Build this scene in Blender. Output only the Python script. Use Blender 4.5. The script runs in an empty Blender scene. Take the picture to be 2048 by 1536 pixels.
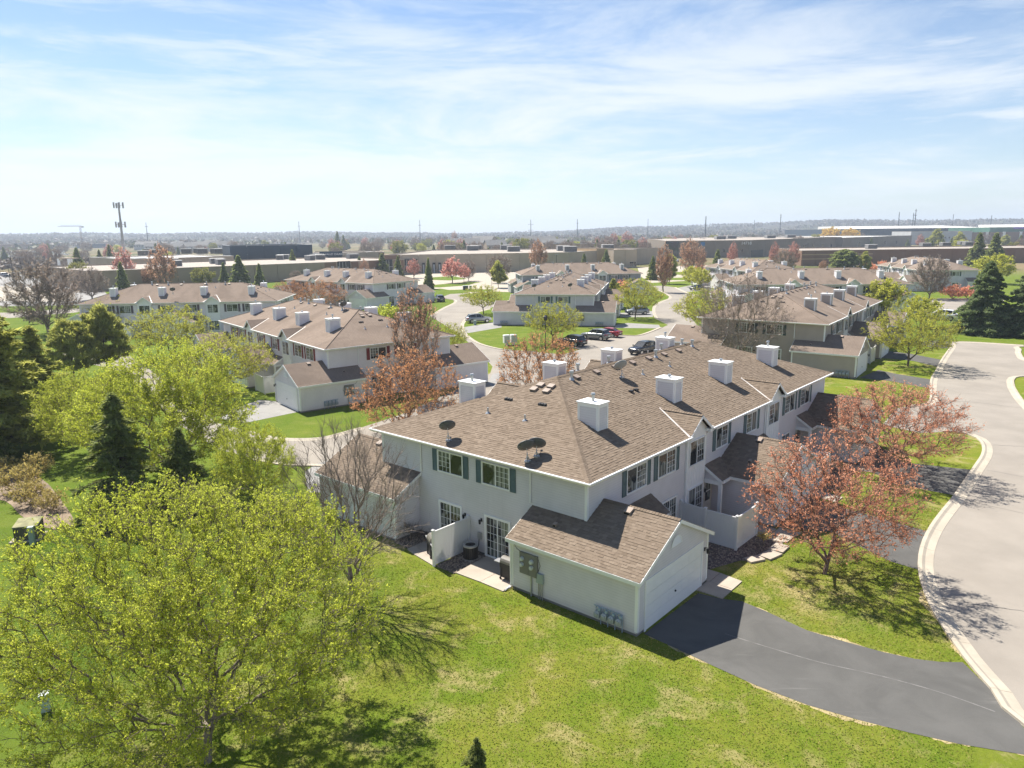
import bpy, bmesh, math, random
import numpy as np
from mathutils import Vector, Matrix
PI = math.pi
rad = math.radians
scene = bpy.context.scene
COL = scene.collection

# ---------------------------------------------------------------- camera
cam_data = bpy.data.cameras.new('camera')
cam = bpy.data.objects.new('camera', cam_data)
COL.objects.link(cam)
cam_data.sensor_width = 36.0
cam_data.lens = 36.0 * 1463.235 / 2048.0
cam_data.clip_start = 0.5
cam_data.clip_end = 30000.0
cam.matrix_world = (Matrix.Translation((0, 0, 16.152)) @ Matrix.Rotation(PI / 2 - 0.20331, 4, 'X')
                    @ Matrix.Rotation(-0.0105, 4, 'Z'))
scene.camera = cam

# ---------------------------------------------------------------- light
SUN_EL, SUN_AZ = 54.0, -38.0            # degrees; azimuth clockwise from +Y
sun_data = bpy.data.lights.new('sun', 'SUN')
sun_data.energy = 5.0
sun_data.angle = rad(0.53)
sun_data.color = (1.0, 0.94, 0.84)
sun = bpy.data.objects.new('sun', sun_data)
COL.objects.link(sun)
to_sun = Vector((math.sin(rad(SUN_AZ)) * math.cos(rad(SUN_EL)), math.cos(rad(SUN_AZ)) * math.cos(rad(SUN_EL)), math.sin(rad(SUN_EL))))
sun.rotation_euler = to_sun.to_track_quat('Z', 'Y').to_euler()
sun.location = (-60, 60, 120)

world = bpy.data.worlds.new('World')
scene.world = world
world.use_nodes = True
wn, wl = world.node_tree.nodes, world.node_tree.links
wn.clear()
def wnode(t, **k):
    n = wn.new(t)
    for a, b in k.items():
        setattr(n, a, b)
    return n
sky = wnode('ShaderNodeTexSky', sky_type='NISHITA')
sky.sun_disc = False
sky.sun_elevation = rad(SUN_EL)
sky.sun_rotation = rad(SUN_AZ)
sky.altitude = 250.0
sky.air_density = 1.0
sky.dust_density = 0.3
sky.ozone_density = 3.0
bg_sky = wnode('ShaderNodeBackground')
bg_sky.inputs['Strength'].default_value = 0.066
stint = wnode('ShaderNodeMix', data_type='RGBA', blend_type='MULTIPLY')   # clear spring air: a little less green
stint.inputs[0].default_value = 1.0
stint.inputs[7].default_value = (0.96, 1.0, 1.05, 1)
wl.new(sky.outputs[0], stint.inputs[6])
wl.new(stint.outputs[2], bg_sky.inputs[0])
bg_cloud = wnode('ShaderNodeBackground')
bg_cloud.inputs['Color'].default_value = (0.91, 0.96, 1.0, 1)
bg_cloud.inputs['Strength'].default_value = 0.53
wtc = wnode('ShaderNodeTexCoord')
wsep = wnode('ShaderNodeSeparateXYZ')
wl.new(wtc.outputs['Generated'], wsep.inputs[0])
def cloud_layer(scale, loc, nscale, detail, lo, hi, dist=0.0, rot=(0, 0, 0)):
    mp = wnode('ShaderNodeMapping')
    mp.inputs['Scale'].default_value = scale
    mp.inputs['Location'].default_value = loc
    mp.inputs['Rotation'].default_value = rot
    wl.new(wtc.outputs['Generated'], mp.inputs[0])
    nz = wnode('ShaderNodeTexNoise')
    nz.inputs['Scale'].default_value = nscale
    nz.inputs['Detail'].default_value = detail
    nz.inputs['Roughness'].default_value = 0.63
    nz.inputs['Distortion'].default_value = dist
    wl.new(mp.outputs[0], nz.inputs['Vector'])
    mr = wnode('ShaderNodeMapRange', interpolation_type='SMOOTHSTEP')
    mr.inputs['From Min'].default_value = lo
    mr.inputs['From Max'].default_value = hi
    wl.new(nz.outputs['Fac'], mr.inputs['Value'])
    return mr.outputs[0]
c1 = cloud_layer((1.3, 1.3, 7.5), (0.35, 0.1, 0.4), 1.7, 12.0, 0.405, 0.65, 0.4, (0, rad(5), 0))
c2 = cloud_layer((2.2, 2.2, 15.0), (2.3, 0.0, 1.1), 2.1, 12.0, 0.46, 0.72, 0.5, (0, rad(-7), 0))
def wmath(op, a, b=None, clamp=False):
    m = wnode('ShaderNodeMath', operation=op)
    m.use_clamp = clamp
    for i, v in enumerate((a, b)):
        if v is None:
            continue
        if isinstance(v, (int, float)):
            m.inputs[i].default_value = v
        else:
            wl.new(v, m.inputs[i])
    return m.outputs[0]
cmask = wmath('MAXIMUM', c1, wmath('MULTIPLY', c2, 0.8))
fade = wnode('ShaderNodeMapRange', interpolation_type='SMOOTHSTEP')   # cloud deck thins overhead, veils the horizon all the way round
fade.inputs['From Min'].default_value = 0.02
fade.inputs['From Max'].default_value = 0.58
fade.inputs['To Min'].default_value = 1.0
fade.inputs['To Max'].default_value = 0.06
wl.new(wsep.outputs['Z'], fade.inputs['Value'])
veil = wnode('ShaderNodeMapRange', interpolation_type='SMOOTHSTEP')
veil.inputs['From Min'].default_value = -0.02
veil.inputs['From Max'].default_value = 0.30
veil.inputs['To Min'].default_value = 0.22
veil.inputs['To Max'].default_value = 0.0
wl.new(wsep.outputs['Z'], veil.inputs['Value'])
cfac = wmath('ADD', wmath('MULTIPLY', cmask, fade.outputs[0]), veil.outputs[0], True)
cfac = wmath('MULTIPLY', cfac, 0.93)
wmix = wnode('ShaderNodeMixShader')
wl.new(cfac, wmix.inputs[0])
wl.new(bg_sky.outputs[0], wmix.inputs[1])
wl.new(bg_cloud.outputs[0], wmix.inputs[2])
wout = wnode('ShaderNodeOutputWorld')
wl.new(wmix.outputs[0], wout.inputs[0])

vs = scene.view_settings
vs.view_transform = 'Standard'
vs.look = 'None'
vs.gamma = 1.0
vs.use_curve_mapping = False
vs.exposure = 1.0
scene.render.engine = 'CYCLES'
cy = scene.cycles
cy.max_bounces = 6
cy.diffuse_bounces = 3
cy.glossy_bounces = 2
cy.transmission_bounces = 4
cy.transparent_max_bounces = 4
cy.volume_bounces = 0
cy.use_denoising = True
try:
    cy.denoiser = 'OPENIMAGEDENOISE'
    cy.denoising_input_passes = 'RGB_ALBEDO_NORMAL'
except Exception:
    pass
cy.sample_clamp_indirect = 6.0
cy.caustics_reflective = False
cy.caustics_refractive = False

# ---------------------------------------------------------------- helpers
def tag(o, label, cat, group=None, kind=None):
    if label:
        o['label'] = label
    if cat:
        o['category'] = cat
    if group:
        o['group'] = group
    if kind:
        o['kind'] = kind
    return o

def thing(name, label, cat, loc=(0, 0, 0), rz=0.0, group=None, sc=1.0):
    o = bpy.data.objects.new(name, None)
    COL.objects.link(o)
    o.empty_display_size = 0.3
    o.location = loc
    o.rotation_euler = (0, 0, rz)
    o.scale = (sc, sc, sc)
    return tag(o, label, cat, group)

class MB:
    """collects polygons; build() links them as one mesh object"""
    def __init__(s, T=None):
        s.v, s.f, s.m, s.t = [], [], [], []
        s.T = T
        s.mi = 0
        s.tone = 0.5
    def pts(s, ps):
        i = len(s.v)
        for p in ps:
            s.v.append(s.T(*p) if s.T else tuple(p))
            s.t.append(s.tone)
        return i
    def poly(s, *ps):
        i = s.pts(ps)
        s.f.append(tuple(range(i, i + len(ps))))
        s.m.append(s.mi)
    def box(s, x0, y0, z0, x1, y1, z1):
        i = s.pts([(x0, y0, z0), (x1, y0, z0), (x1, y1, z0), (x0, y1, z0), (x0, y0, z1), (x1, y0, z1), (x1, y1, z1), (x0, y1, z1)])
        for q in ((3, 2, 1, 0), (4, 5, 6, 7), (0, 1, 5, 4), (1, 2, 6, 5), (2, 3, 7, 6), (3, 0, 4, 7)):
            s.f.append(tuple(i + k for k in q))
            s.m.append(s.mi)
    def hexa(s, b, t):
        """b, t: four bottom and four top points"""
        i = s.pts(list(b) + list(t))
        for q in ((3, 2, 1, 0), (4, 5, 6, 7), (0, 1, 5, 4), (1, 2, 6, 5), (2, 3, 7, 6), (3, 0, 4, 7)):
            s.f.append(tuple(i + k for k in q))
            s.m.append(s.mi)
    def prism(s, pts2, z0, z1):
        n = len(pts2)
        i = s.pts([(x, y, z0) for x, y in pts2] + [(x, y, z1) for x, y in pts2])
        s.f.append(tuple(i + n + k for k in range(n)))
        s.m.append(s.mi)
        s.f.append(tuple(i + k for k in reversed(range(n))))
        s.m.append(s.mi)
        for k in range(n):
            j = (k + 1) % n
            s.f.append((i + k, i + j, i + n + j, i + n + k))
            s.m.append(s.mi)
    def rings(s, rings, cap=True, closed=True):
        n = len(rings[0])
        st = [s.pts(r) for r in rings]
        for a, b in zip(st, st[1:]):
            for k in range(n if closed else n - 1):
                j = (k + 1) % n
                s.f.append((a + k, a + j, b + j, b + k))
                s.m.append(s.mi)
        if cap:
            s.f.append(tuple(st[0] + k for k in reversed(range(n))))
            s.m.append(s.mi)
            s.f.append(tuple(st[-1] + k for k in range(n)))
            s.m.append(s.mi)
    def cyl(s, p0, p1, r0, r1=None, n=10):
        s.tube([p0, p1], [r0, r0 if r1 is None else r1], n)
    def tube(s, path, radii, n=6, cap=True):
        path = [Vector(p) for p in path]
        if not hasattr(radii, '__len__'):
            radii = [radii] * len(path)
        rs = []
        for i, p in enumerate(path):
            d = (path[min(i + 1, len(path) - 1)] - path[max(i - 1, 0)]).normalized()
            a = d.orthogonal().normalized() if abs(d.z) < 0.98 else Vector((1, 0, 0))
            if abs(d.z) < 0.98:
                a = d.cross(Vector((0, 0, 1))).normalized()
            b = d.cross(a)
            rs.append([tuple(p + (a * math.cos(2 * PI * k / n) + b * math.sin(2 * PI * k / n)) * radii[i]) for k in range(n)])
        s.rings(rs, cap)
    def build(s, name, mats, parent=None, smooth=False, mesh_only=False):
        me = bpy.data.meshes.new(name)
        me.from_pydata(s.v, [], s.f)
        if not isinstance(mats, (list, tuple)):
            mats = [mats]
        for m in mats:
            me.materials.append(m)
        if len(mats) > 1:
            me.polygons.foreach_set('material_index', s.m)
        if any(abs(t - 0.5) > 1e-6 for t in s.t):
            a = me.attributes.new('tone', 'FLOAT', 'POINT')
            a.data.foreach_set('value', s.t)
        if smooth:
            me.polygons.foreach_set('use_smooth', [True] * len(s.f))
        me.update()
        if mesh_only:
            return me
        return link(name, me, parent)

def link(name, me, parent=None, loc=None):
    o = bpy.data.objects.new(name, me)
    COL.objects.link(o)
    if parent:
        o.parent = parent
    if loc:
        o.location = loc
    return o

def np_mesh(name, verts, faces, mats, tone=None, midx=None, smooth=False):
    """verts (N,3) array, faces (M,k) array"""
    me = bpy.data.meshes.new(name)
    verts = np.asarray(verts, np.float32)
    faces = np.asarray(faces, np.int32)
    M, k = faces.shape
    me.vertices.add(len(verts))
    me.vertices.foreach_set('co', verts.ravel())
    me.loops.add(M * k)
    me.loops.foreach_set('vertex_index', faces.ravel())
    me.polygons.add(M)
    me.polygons.foreach_set('loop_start', np.arange(M, dtype=np.int32) * k)
    me.polygons.foreach_set('loop_total', np.full(M, k, np.int32))
    for m in (mats if isinstance(mats, (list, tuple)) else [mats]):
        me.materials.append(m)
    if midx is not None:
        me.polygons.foreach_set('material_index', np.asarray(midx, np.int32))
    if smooth:
        me.polygons.foreach_set('use_smooth', np.ones(M, bool))
    me.update(calc_edges=True)
    if tone is not None:
        a = me.attributes.new('tone', 'FLOAT', 'POINT')
        a.data.foreach_set('value', np.asarray(tone, np.float32))
    return me

KIDS = {}
def kids(o):
    return list(o.children)
def copy_tree(o, parent=None):
    c = o.copy()
    COL.objects.link(c)
    if parent:
        c.parent = parent
        c.matrix_parent_inverse = o.matrix_parent_inverse.copy()
    for ch in list(o.children):
        copy_tree(ch, c)
    return c

# ---------------------------------------------------------------- materials
def hexcol(r, g, b):
    return (r, g, b, 1.0)

class NT:
    def __init__(s, name):
        s.mat = bpy.data.materials.new(name)
        s.mat.use_nodes = True
        s.n, s.l = s.mat.node_tree.nodes, s.mat.node_tree.links
        s.p = s.n['Principled BSDF']
        s.out = s.n['Material Output']
    def node(s, t, ins=None, **k):
        n = s.n.new(t)
        for a, b in k.items():
            setattr(n, a, b)
        for a, b in (ins or {}).items():
            s.set(n.inputs[a], b)
        return n
    def set(s, sock, v):
        if isinstance(v, bpy.types.NodeSocket):
            s.l.new(v, sock)
        else:
            sock.default_value = v
    def coord(s, kind='Object'):
        return s.node('ShaderNodeTexCoord').outputs[kind]
    def pos(s):
        return s.node('ShaderNodeNewGeometry').outputs['Position']
    def mapv(s, v, scale=(1, 1, 1), rot=(0, 0, 0), loc=(0, 0, 0)):
        return s.node('ShaderNodeMapping', {'Vector': v, 'Scale': scale, 'Rotation': rot, 'Location': loc}).outputs[0]
    def noise(s, v, scale, detail=4.0, rough=0.55, dist=0.0):
        return s.node('ShaderNodeTexNoise', {'Vector': v, 'Scale': scale, 'Detail': detail, 'Roughness': rough, 'Distortion': dist}).outputs['Fac']
    def rng(s, v, lo, hi, a=0.0, b=1.0, smooth=True):
        return s.node('ShaderNodeMapRange', {'Value': v, 'From Min': lo, 'From Max': hi, 'To Min': a, 'To Max': b},
                      interpolation_type='SMOOTHSTEP' if smooth else 'LINEAR').outputs[0]
    def math(s, op, a, b=0.0, clamp=False):
        n = s.node('ShaderNodeMath', {0: a, 1: b}, operation=op)
        n.use_clamp = clamp
        return n.outputs[0]
    def mix(s, f, a, b, mode='MIX'):
        n = s.node('ShaderNodeMix', data_type='RGBA', blend_type=mode)
        s.set(n.inputs[0], f)
        s.set(n.inputs[6], a)
        s.set(n.inputs[7], b)
        return n.outputs[2]
    def attr(s, name):
        return s.node('ShaderNodeAttribute', attribute_name=name).outputs['Fac']
    def bump(s, h, strength, dist=0.02, normal=None):
        n = s.node('ShaderNodeBump', {'Height': h, 'Strength': strength, 'Distance': dist})
        if normal is not None:
            s.set(n.inputs['Normal'], normal)
        s.set(s.p.inputs['Normal'], n.outputs[0])
        return n.outputs[0]
    def base(s, c, rough=None, spec=None, metal=None):
        s.set(s.p.inputs['Base Color'], c)
        if rough is not None:
            s.set(s.p.inputs['Roughness'], rough)
        if spec is not None:
            s.set(s.p.inputs['Specular IOR Level'], spec)
        if metal is not None:
            s.set(s.p.inputs['Metallic'], metal)
        return s.mat

def paint(name, c, var=0.06, rough=0.6, spec=0.35, scale=1.3, metal=0.0, dirt=None, bump=0.0):
    """a painted or plain surface with faint unevenness"""
    m = NT(name)
    v = m.coord('Object')
    f = m.noise(v, scale, 5)
    f2 = m.noise(v, scale * 14, 3)
    k = m.math('ADD', m.math('MULTIPLY', f, 0.7), m.math('MULTIPLY', f2, 0.3))
    lo = tuple(max(0, x * (1 - var)) for x in c) + (1,)
    hi = tuple(min(1, x * (1 + var)) for x in c) + (1,)
    col = m.mix(m.rng(k, 0.35, 0.65), lo, hi)
    if dirt:
        col = m.mix(m.rng(m.noise(v, scale * 0.6, 6, 0.65), 0.52, 0.75, 0, dirt[1]), col, tuple(dirt[0]) + (1,))
    m.base(col, rough, spec, metal)
    if bump:
        m.bump(f2, bump, 0.01)
    return m.mat

def leafmat(name, c1, c2, trans=0.45, rough=0.6):
    m = NT(name)
    t = m.attr('tone')
    col = m.mix(t, c1 + (1,), c2 + (1,))
    m.base(col, rough, 0.25)
    tr = m.node('ShaderNodeBsdfTranslucent', {'Color': col})
    mx = m.node('ShaderNodeMixShader', {0: trans, 1: m.p.outputs[0], 2: tr.outputs[0]})
    m.l.new(mx.outputs[0], m.out.inputs['Surface'])
    return m.mat

def barkmat(name, c1, c2):
    m = NT(name)
    v = m.coord('Object')
    f = m.noise(m.mapv(v, (1, 1, 0.25)), 9, 6, 0.65)
    m.base(m.mix(m.rng(f, 0.35, 0.68), c1 + (1,), c2 + (1,)), 0.9, 0.15)
    m.bump(f, 0.6, 0.03)
    return m.mat
MAT = {}

_MC, _MS = math.cos(0.86078), math.sin(0.86078)
def MP(u, v):
    """plan point in the front townhouse's own frame"""
    return (3.2832 + _MC * u - _MS * v, 30.8538 + _MS * u + _MC * v)

# ================================================================ ground materials
def mat_lawn():
    m = NT('lawn')
    P = m.pos()
    big = m.noise(P, 0.055, 4, 0.6)
    mid = m.noise(P, 0.33, 6, 0.62, 0.4)
    dead = m.noise(P, 0.55, 7, 0.68, 0.6)
    fine = m.noise(P, 7.0, 6, 0.75)
    blade = m.noise(P, 42.0, 3, 0.7)
    sx = m.node('ShaderNodeSeparateXYZ', {0: P}).outputs
    clump = m.noise(P, 2.6, 5, 0.7, 0.3)
    green = m.mix(m.rng(mid, 0.3, 0.7), (0.080, 0.145, 0.014, 1), (0.138, 0.190, 0.026, 1))
    olive = m.mix(m.rng(mid, 0.3, 0.7), (0.122, 0.190, 0.014, 1), (0.218, 0.230, 0.032, 1))
    # lusher on the watered strip to the left of the trees, drier around the buildings
    dry = m.rng(m.math('ADD', m.math('MULTIPLY', sx[0], 0.035), m.math('MULTIPLY', big, 2.4)), 0.35, 1.25)
    farx = m.rng(sx[1], 75, 105, 0, 0.75)
    dry = m.math('MULTIPLY', dry, m.math('SUBTRACT', 1.0, farx))
    col = m.mix(dry, green, olive)
    dm = m.math('MULTIPLY', m.rng(m.math('ADD', dead, m.math('MULTIPLY', clump, .22)), 0.60, 0.80), m.rng(dry, 0.1, 0.8, 0.08, 0.8))
    near_tree = m.node('ShaderNodeVectorMath', {0: P, 1: (13.2, 31.0, 0)}, operation='DISTANCE').outputs['Value']   # thin turf round the crabapple
    dm = m.math('MAXIMUM', dm, m.math('MULTIPLY', m.rng(near_tree, 1.0, 4.6, .85, 0), m.rng(m.noise(P, .9, 6, .7, .5), .42, .62)))
    col = m.mix(dm, col, (0.46, 0.36, 0.185, 1))
    col = m.mix(m.rng(clump, 0.32, 0.68, 0.0, 0.6), col, m.mix(0.5, col, (0.055, 0.095, 0.004, 1)))
    col = m.mix(m.rng(fine, 0.30, 0.70, 0.0, 0.6), col, m.mix(0.5, col, (0.05, 0.08, 0.006, 1)))
    col = m.mix(m.rng(blade, 0.35, 0.75, 0.0, 0.5), col, m.mix(0.35, col, (0.40, 0.37, 0.12, 1)))
    # beyond the estate: rough tan fields and verges
    dist = m.node('ShaderNodeVectorMath', {0: P}, operation='LENGTH').outputs['Value']
    ffar = m.noise(P, 0.012, 6, 0.6)
    field = m.mix(m.rng(ffar, 0.4, 0.62), (0.21, 0.165, 0.095, 1), (0.10, 0.105, 0.045, 1))
    col = m.mix(m.rng(dist, 290, 380), col, field)
    m.base(col, 0.9, 0.03)
    h = m.math('ADD', fine, m.math('MULTIPLY', blade, 0.6))
    m.bump(h, 0.9, 0.05)
    return m.mat

def mat_road():
    m = NT('road_surface')
    P = m.pos()
    a = m.noise(P, 0.25, 5, 0.6)
    g = m.noise(P, 60, 2, 0.8)
    st = m.noise(m.mapv(P, (0.5, 0.12, 1), (0, 0, 0.5)), 1.1, 5, 0.65)
    col = m.mix(m.rng(a, 0.3, 0.7), (0.262, 0.236, 0.203, 1), (0.322, 0.290, 0.250, 1))
    col = m.mix(m.rng(g, 0.3, 0.75, 0, 0.35), col, (0.19, 0.168, 0.146, 1))
    col = m.mix(m.rng(st, 0.55, 0.78, 0, 0.28), col, (0.22, 0.195, 0.17, 1))
    m.base(col, 0.9, 0.2)
    m.bump(g, 0.25, 0.01)
    return m.mat

def mat_asphalt():
    m = NT('driveway_asphalt')
    P = m.pos()
    a = m.noise(P, 0.45, 6, 0.65, 0.5)
    g = m.noise(P, 55, 2, 0.8)
    st = m.noise(m.mapv(P, (0.16, 1.5, 1), (0, 0, 0.55)), 0.9, 6, 0.7, 0.8)
    col = m.mix(m.rng(a, 0.3, 0.72), (0.100, 0.098, 0.093, 1), (0.132, 0.129, 0.122, 1))
    col = m.mix(m.rng(st, 0.60, 0.76, 0, 0.42), col, (0.25, 0.243, 0.23, 1))
    col = m.mix(m.rng(g, 0.35, 0.75, 0, 0.3), col, (0.075, 0.077, 0.08, 1))
    m.base(col, 0.95, 0.06)
    m.bump(g, 0.2, 0.01)
    return m.mat

def mat_concrete(name, c, var=0.12):
    m = NT(name)
    P = m.pos()
    a = m.noise(P, 0.7, 6, 0.66, 0.3)
    g = m.noise(P, 40, 3, 0.7)
    col = m.mix(m.rng(a, 0.3, 0.7), tuple(x * (1 - var) for x in c) + (1,), tuple(x * (1 + var) for x in c) + (1,))
    col = m.mix(m.rng(g, 0.45, 0.8, 0, 0.25), col, tuple(x * 0.6 for x in c) + (1,))
    m.base(col, 0.85, 0.25)
    m.bump(g, 0.15, 0.008)
    return m.mat

MAT['lawn'] = mat_lawn()
MAT['road'] = mat_road()
MAT['asphalt'] = mat_asphalt()
MAT['concrete'] = mat_concrete('concrete_slab', (0.40, 0.345, 0.285))
MAT['curb'] = mat_concrete('concrete_curb', (0.42, 0.372, 0.30), 0.10)
MAT['lot'] = mat_concrete('pale_lot', (0.40, 0.355, 0.29), 0.1)
MAT['lot_grey'] = mat_concrete('grey_lot', (0.27, 0.262, 0.25), 0.1)
MAT['mulch'] = mat_concrete('mulch', (0.22, 0.165, 0.115), 0.35)
MAT['gravelbase'] = mat_concrete('gravel_base', (0.13, 0.105, 0.09), 0.3)
MAT['crack'] = paint('crack_seal', (0.10, 0.092, 0.085), 0.2)

# ================================================================ ground sheets
def catmull(pts, closed=True, n=6):
    pts = [Vector((p[0], p[1], 0)) for p in pts]
    N = len(pts)
    out = []
    for i in range(N if closed else N - 1):
        p0 = pts[(i - 1) % N] if closed or i > 0 else pts[i]
        p1, p2 = pts[i], pts[(i + 1) % N]
        p3 = pts[(i + 2) % N] if closed or i + 2 < N else p2
        for k in range(n):
            t = k / n
            q = 0.5 * ((2 * p1) + (p2 - p0) * t + (2 * p0 - 5 * p1 + 4 * p2 - p3) * t * t + (3 * p1 - p0 - 3 * p2 + p3) * t ** 3)
            out.append((q.x, q.y))
    if not closed:
        out.append((pts[-1].x, pts[-1].y))
    return out

def sheet(name, pts, z, mat, parent=None, kind='structure', smooth=0):
    if smooth:
        pts = catmull(pts, True, smooth)
    b = MB()
    b.poly(*[(x, y, z) for x, y in pts])
    o = b.build(name, mat, parent)
    if kind and parent is None:
        o['kind'] = kind
    return o

def ground_mesh():
    # one sheet out to 6 km, finer near the estate
    rs = [0, 40, 80, 130, 200, 300, 450, 700, 1100, 1700, 2600, 4000, 6500]
    n = 48
    v = [(0, 0, 0)]
    f = []
    for r in rs[1:]:
        for k in range(n):
            a = 2 * PI * k / n
            v.append((r * math.sin(a), r * math.cos(a), 0))
    for k in range(n):
        f.append((0, 1 + (k + 1) % n, 1 + k))
    for i in range(len(rs) - 2):
        for k in range(n):
            a, b2 = 1 + i * n + k, 1 + i * n + (k + 1) % n
            f.append((a, b2, b2 + n, a + n))
    me = bpy.data.meshes.new('ground')
    me.from_pydata(v, [], f)
    me.materials.append(MAT['lawn'])
    o = link('ground', me)
    o['kind'] = 'structure'
ground_mesh()

# --- the street on the right, its left kerb line runs far to near
kerb_a = [(84.22, 95.24), (71.74, 101.37), (64.74, 105.24), (60.55, 99.85), (54.18, 90.85), (49.11, 83.28), (46.16, 78.97), (43.25, 74.06), (40.97, 69.92), (39.48, 67.61), (38.37, 66.63), (37.17, 66.48)]  # coordinates here and in later tables come from image pixels unprojected to ground
kerb_b = [(34.88, 57.26), (35.83, 57.30), (36.33, 56.45), (36.35, 55.15), (35.55, 53.25), (33.99, 50.89), (31.93, 48.40), (27.18, 42.74), (24.61, 39.85), (22.59, 37.44), (20.93, 35.16), (19.60, 32.90), (18.67, 30.79), (17.97, 28.74), (17.49, 26.69), (17.13, 24.86), (17.05, 23.64), (16.80, 21.35), (16.23, 17.45), (15.54, 13.69)]
kerb_b = kerb_b[:-2] + [(kerb_b[-3][0] + 2.6, kerb_b[-3][1] - 2.6), (kerb_b[-3][0] + 8.0, kerb_b[-3][1] - 7.0)]
right_edge = [(60, 8), (78, 30), (92, 60), (100, 88)]
street_pts = catmull(kerb_a, False, 4) + [(35.10, 65.18), (31.19, 59.62), (32.93, 57.04)] + catmull(kerb_b, False, 4) + right_edge
street = sheet('street', street_pts, 0.006, MAT['road'])

def ribbon_kerb(name, line, side, seg, parent, prof=None, dens=5):
    """kerb and gutter along a line in lengths of about seg metres; side +1 puts the gutter to the right of travel"""
    prof = prof or [(-0.02, -0.05), (-0.02, 0.10), (0.16, 0.115), (0.30, 0.045), (0.66, 0.018), (0.66, -0.05)]
    ln = catmull(line, False, dens)
    P = [Vector((x, y, 0)) for x, y in ln]
    cum = [0.0]
    for a, b2 in zip(P, P[1:]):
        cum.append(cum[-1] + (b2 - a).length)
    def at(d):
        d = max(0, min(cum[-1], d))
        for i in range(len(cum) - 1):
            if d <= cum[i + 1]:
                t = (d - cum[i]) / max(1e-6, cum[i + 1] - cum[i])
                p = P[i].lerp(P[i + 1], t)
                return p
        return P[-1]
    def tang(d):
        return (at(d + 0.4) - at(d - 0.4)).normalized()
    ns = max(1, int(cum[-1] / seg))
    for k in range(ns):
        a, b2 = cum[-1] * k / ns + 0.008, cum[-1] * (k + 1) / ns - 0.008
        m = MB()
        rs = []
        nn = max(2, int((b2 - a) / 0.8))
        for j in range(nn + 1):
            d = a + (b2 - a) * j / nn
            p, t = at(d), tang(d)
            nr = Vector((t.y, -t.x, 0)) * side
            rs.append([tuple(p + nr * w + Vector((0, 0, z))) for w, z in prof])
        m.rings(rs, True, True)
        m.build('kerb_section', MAT['curb'], parent)

kerb_root = thing('kerb', None, None)
kerb_root['kind'] = 'structure'
ribbon_kerb('kerb', kerb_a[1:], -1, 3.0, kerb_root)
ribbon_kerb('kerb', kerb_b, -1, 3.0, kerb_root)
isl = [(60.76, 78.75), (56.50, 79.26), (54.59, 77.82), (52.42, 74.61), (50.90, 71.97), (48.41, 67.20), (45.42, 60.37), (43.98, 54.58)]
sheet('lawn_verge', [(p[0], p[1]) for p in catmull(isl, False, 5)] + [(90, 66), (90, 84)], 0.012, MAT['lawn'])
ribbon_kerb('kerb', isl, 1, 3.0, kerb_root)
isl2 = [(76.35, 97.03), (70.77, 100.06), (68.84, 97.53), (66.38, 93.95), (64.15, 89.14), (66.24, 84.54)]
sheet('lawn_verge', [(p[0], p[1]) for p in catmull(isl2, False, 5)], 0.0125, MAT['lawn'])
ribbon_kerb('kerb', isl2, 1, 3.0, kerb_root)

# cracks across the street
def crack(px, w=0.035, z=0.012):
    ln = catmull(px, False, 5)
    rng = random.Random(hash(tuple(px[0])) & 999)
    ln = [(x + rng.uniform(-.04, .04), y + rng.uniform(-.04, .04)) for x, y in ln]
    b = MB()
    for (x0, y0), (x1, y1) in zip(ln, ln[1:]):
        d = Vector((x1 - x0, y1 - y0, 0)).normalized()
        nx, ny = -d.y * w / 2 * rng.uniform(.6, 1.3), d.x * w / 2
        b.poly((x0 - nx, y0 - ny, z), (x1 - nx, y1 - ny, z), (x1 + nx, y1 + ny, z), (x0 + nx, y0 + ny, z))
    b.build('crack', MAT['crack'], street)
crack([(19.01, 30.03), (19.79, 29.65), (20.74, 29.24), (21.91, 28.78), (22.74, 28.39)])
crack([(27.29, 42.04), (28.30, 41.02), (29.48, 39.80)], 0.03)
crack([(32.24, 47.52), (32.96, 46.97), (33.82, 46.11)], 0.03)
crack([(36.53, 53.48), (37.62, 53.18), (38.56, 53.01)], 0.04)
crack([(41.12, 68.81), (43.82, 67.41), (46.71, 64.86)], 0.04)

# driveways (asphalt)
def driveway(name, pts, z=0.0105, mat='asphalt', smooth=0):
    return sheet(name, pts, z, MAT[mat], smooth=smooth)
driveway('driveway', [(5.31, 27.30), (8.38, 30.70), (9.23, 30.19), (10.13, 29.90), (10.89, 29.01), (12.04, 27.44), (13.23, 26.55), (14.39, 25.78), (15.33, 25.32), (16.18, 25.10), (17.01, 25.06),
                      (16.99, 23.41), (16.76, 21.30), (16.72, 19.63), (15.90, 20.04), (14.21, 20.55), (12.89, 21.12), (11.52, 21.79), (10.13, 22.61), (8.73, 23.75), (7.64, 24.86), (6.47, 26.10)])
driveway('driveway', [MP(12.9, -3.80), MP(18.75, -3.80), (18.63, 42.04), (20.15, 40.29), (21.50, 38.60), (22.58, 37.37), (20.93, 35.16), (19.56, 32.79), (18.69, 33.75), (18.04, 35.48), (17.33, 37.44)], 0.0108)
driveway('driveway', [MP(27.4, -3.80), MP(33.3, -3.80), (27.57, 49.45), (29.34, 48.60), (31.33, 47.66), (27.27, 42.82), (26.12, 43.75), (24.82, 45.21)], 0.0111)
driveway('driveway', [(42.99, 84.26), (43.61, 82.04), (45.80, 78.42), (43.16, 73.82), (42.25, 75.38), (41.02, 77.85), (38.56, 79.66)], 0.0114)
driveway('driveway', [(46.89, 92.44), (51.05, 97.60), (52.66, 95.44), (54.03, 90.49), (50.83, 85.77), (50.12, 89.99), (48.50, 91.58)], 0.0117)
driveway('driveway', [(58.16, 105.71), (63.20, 106.87), (64.03, 104.30), (60.29, 99.42), (58.38, 100.91)], 0.012)
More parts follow.
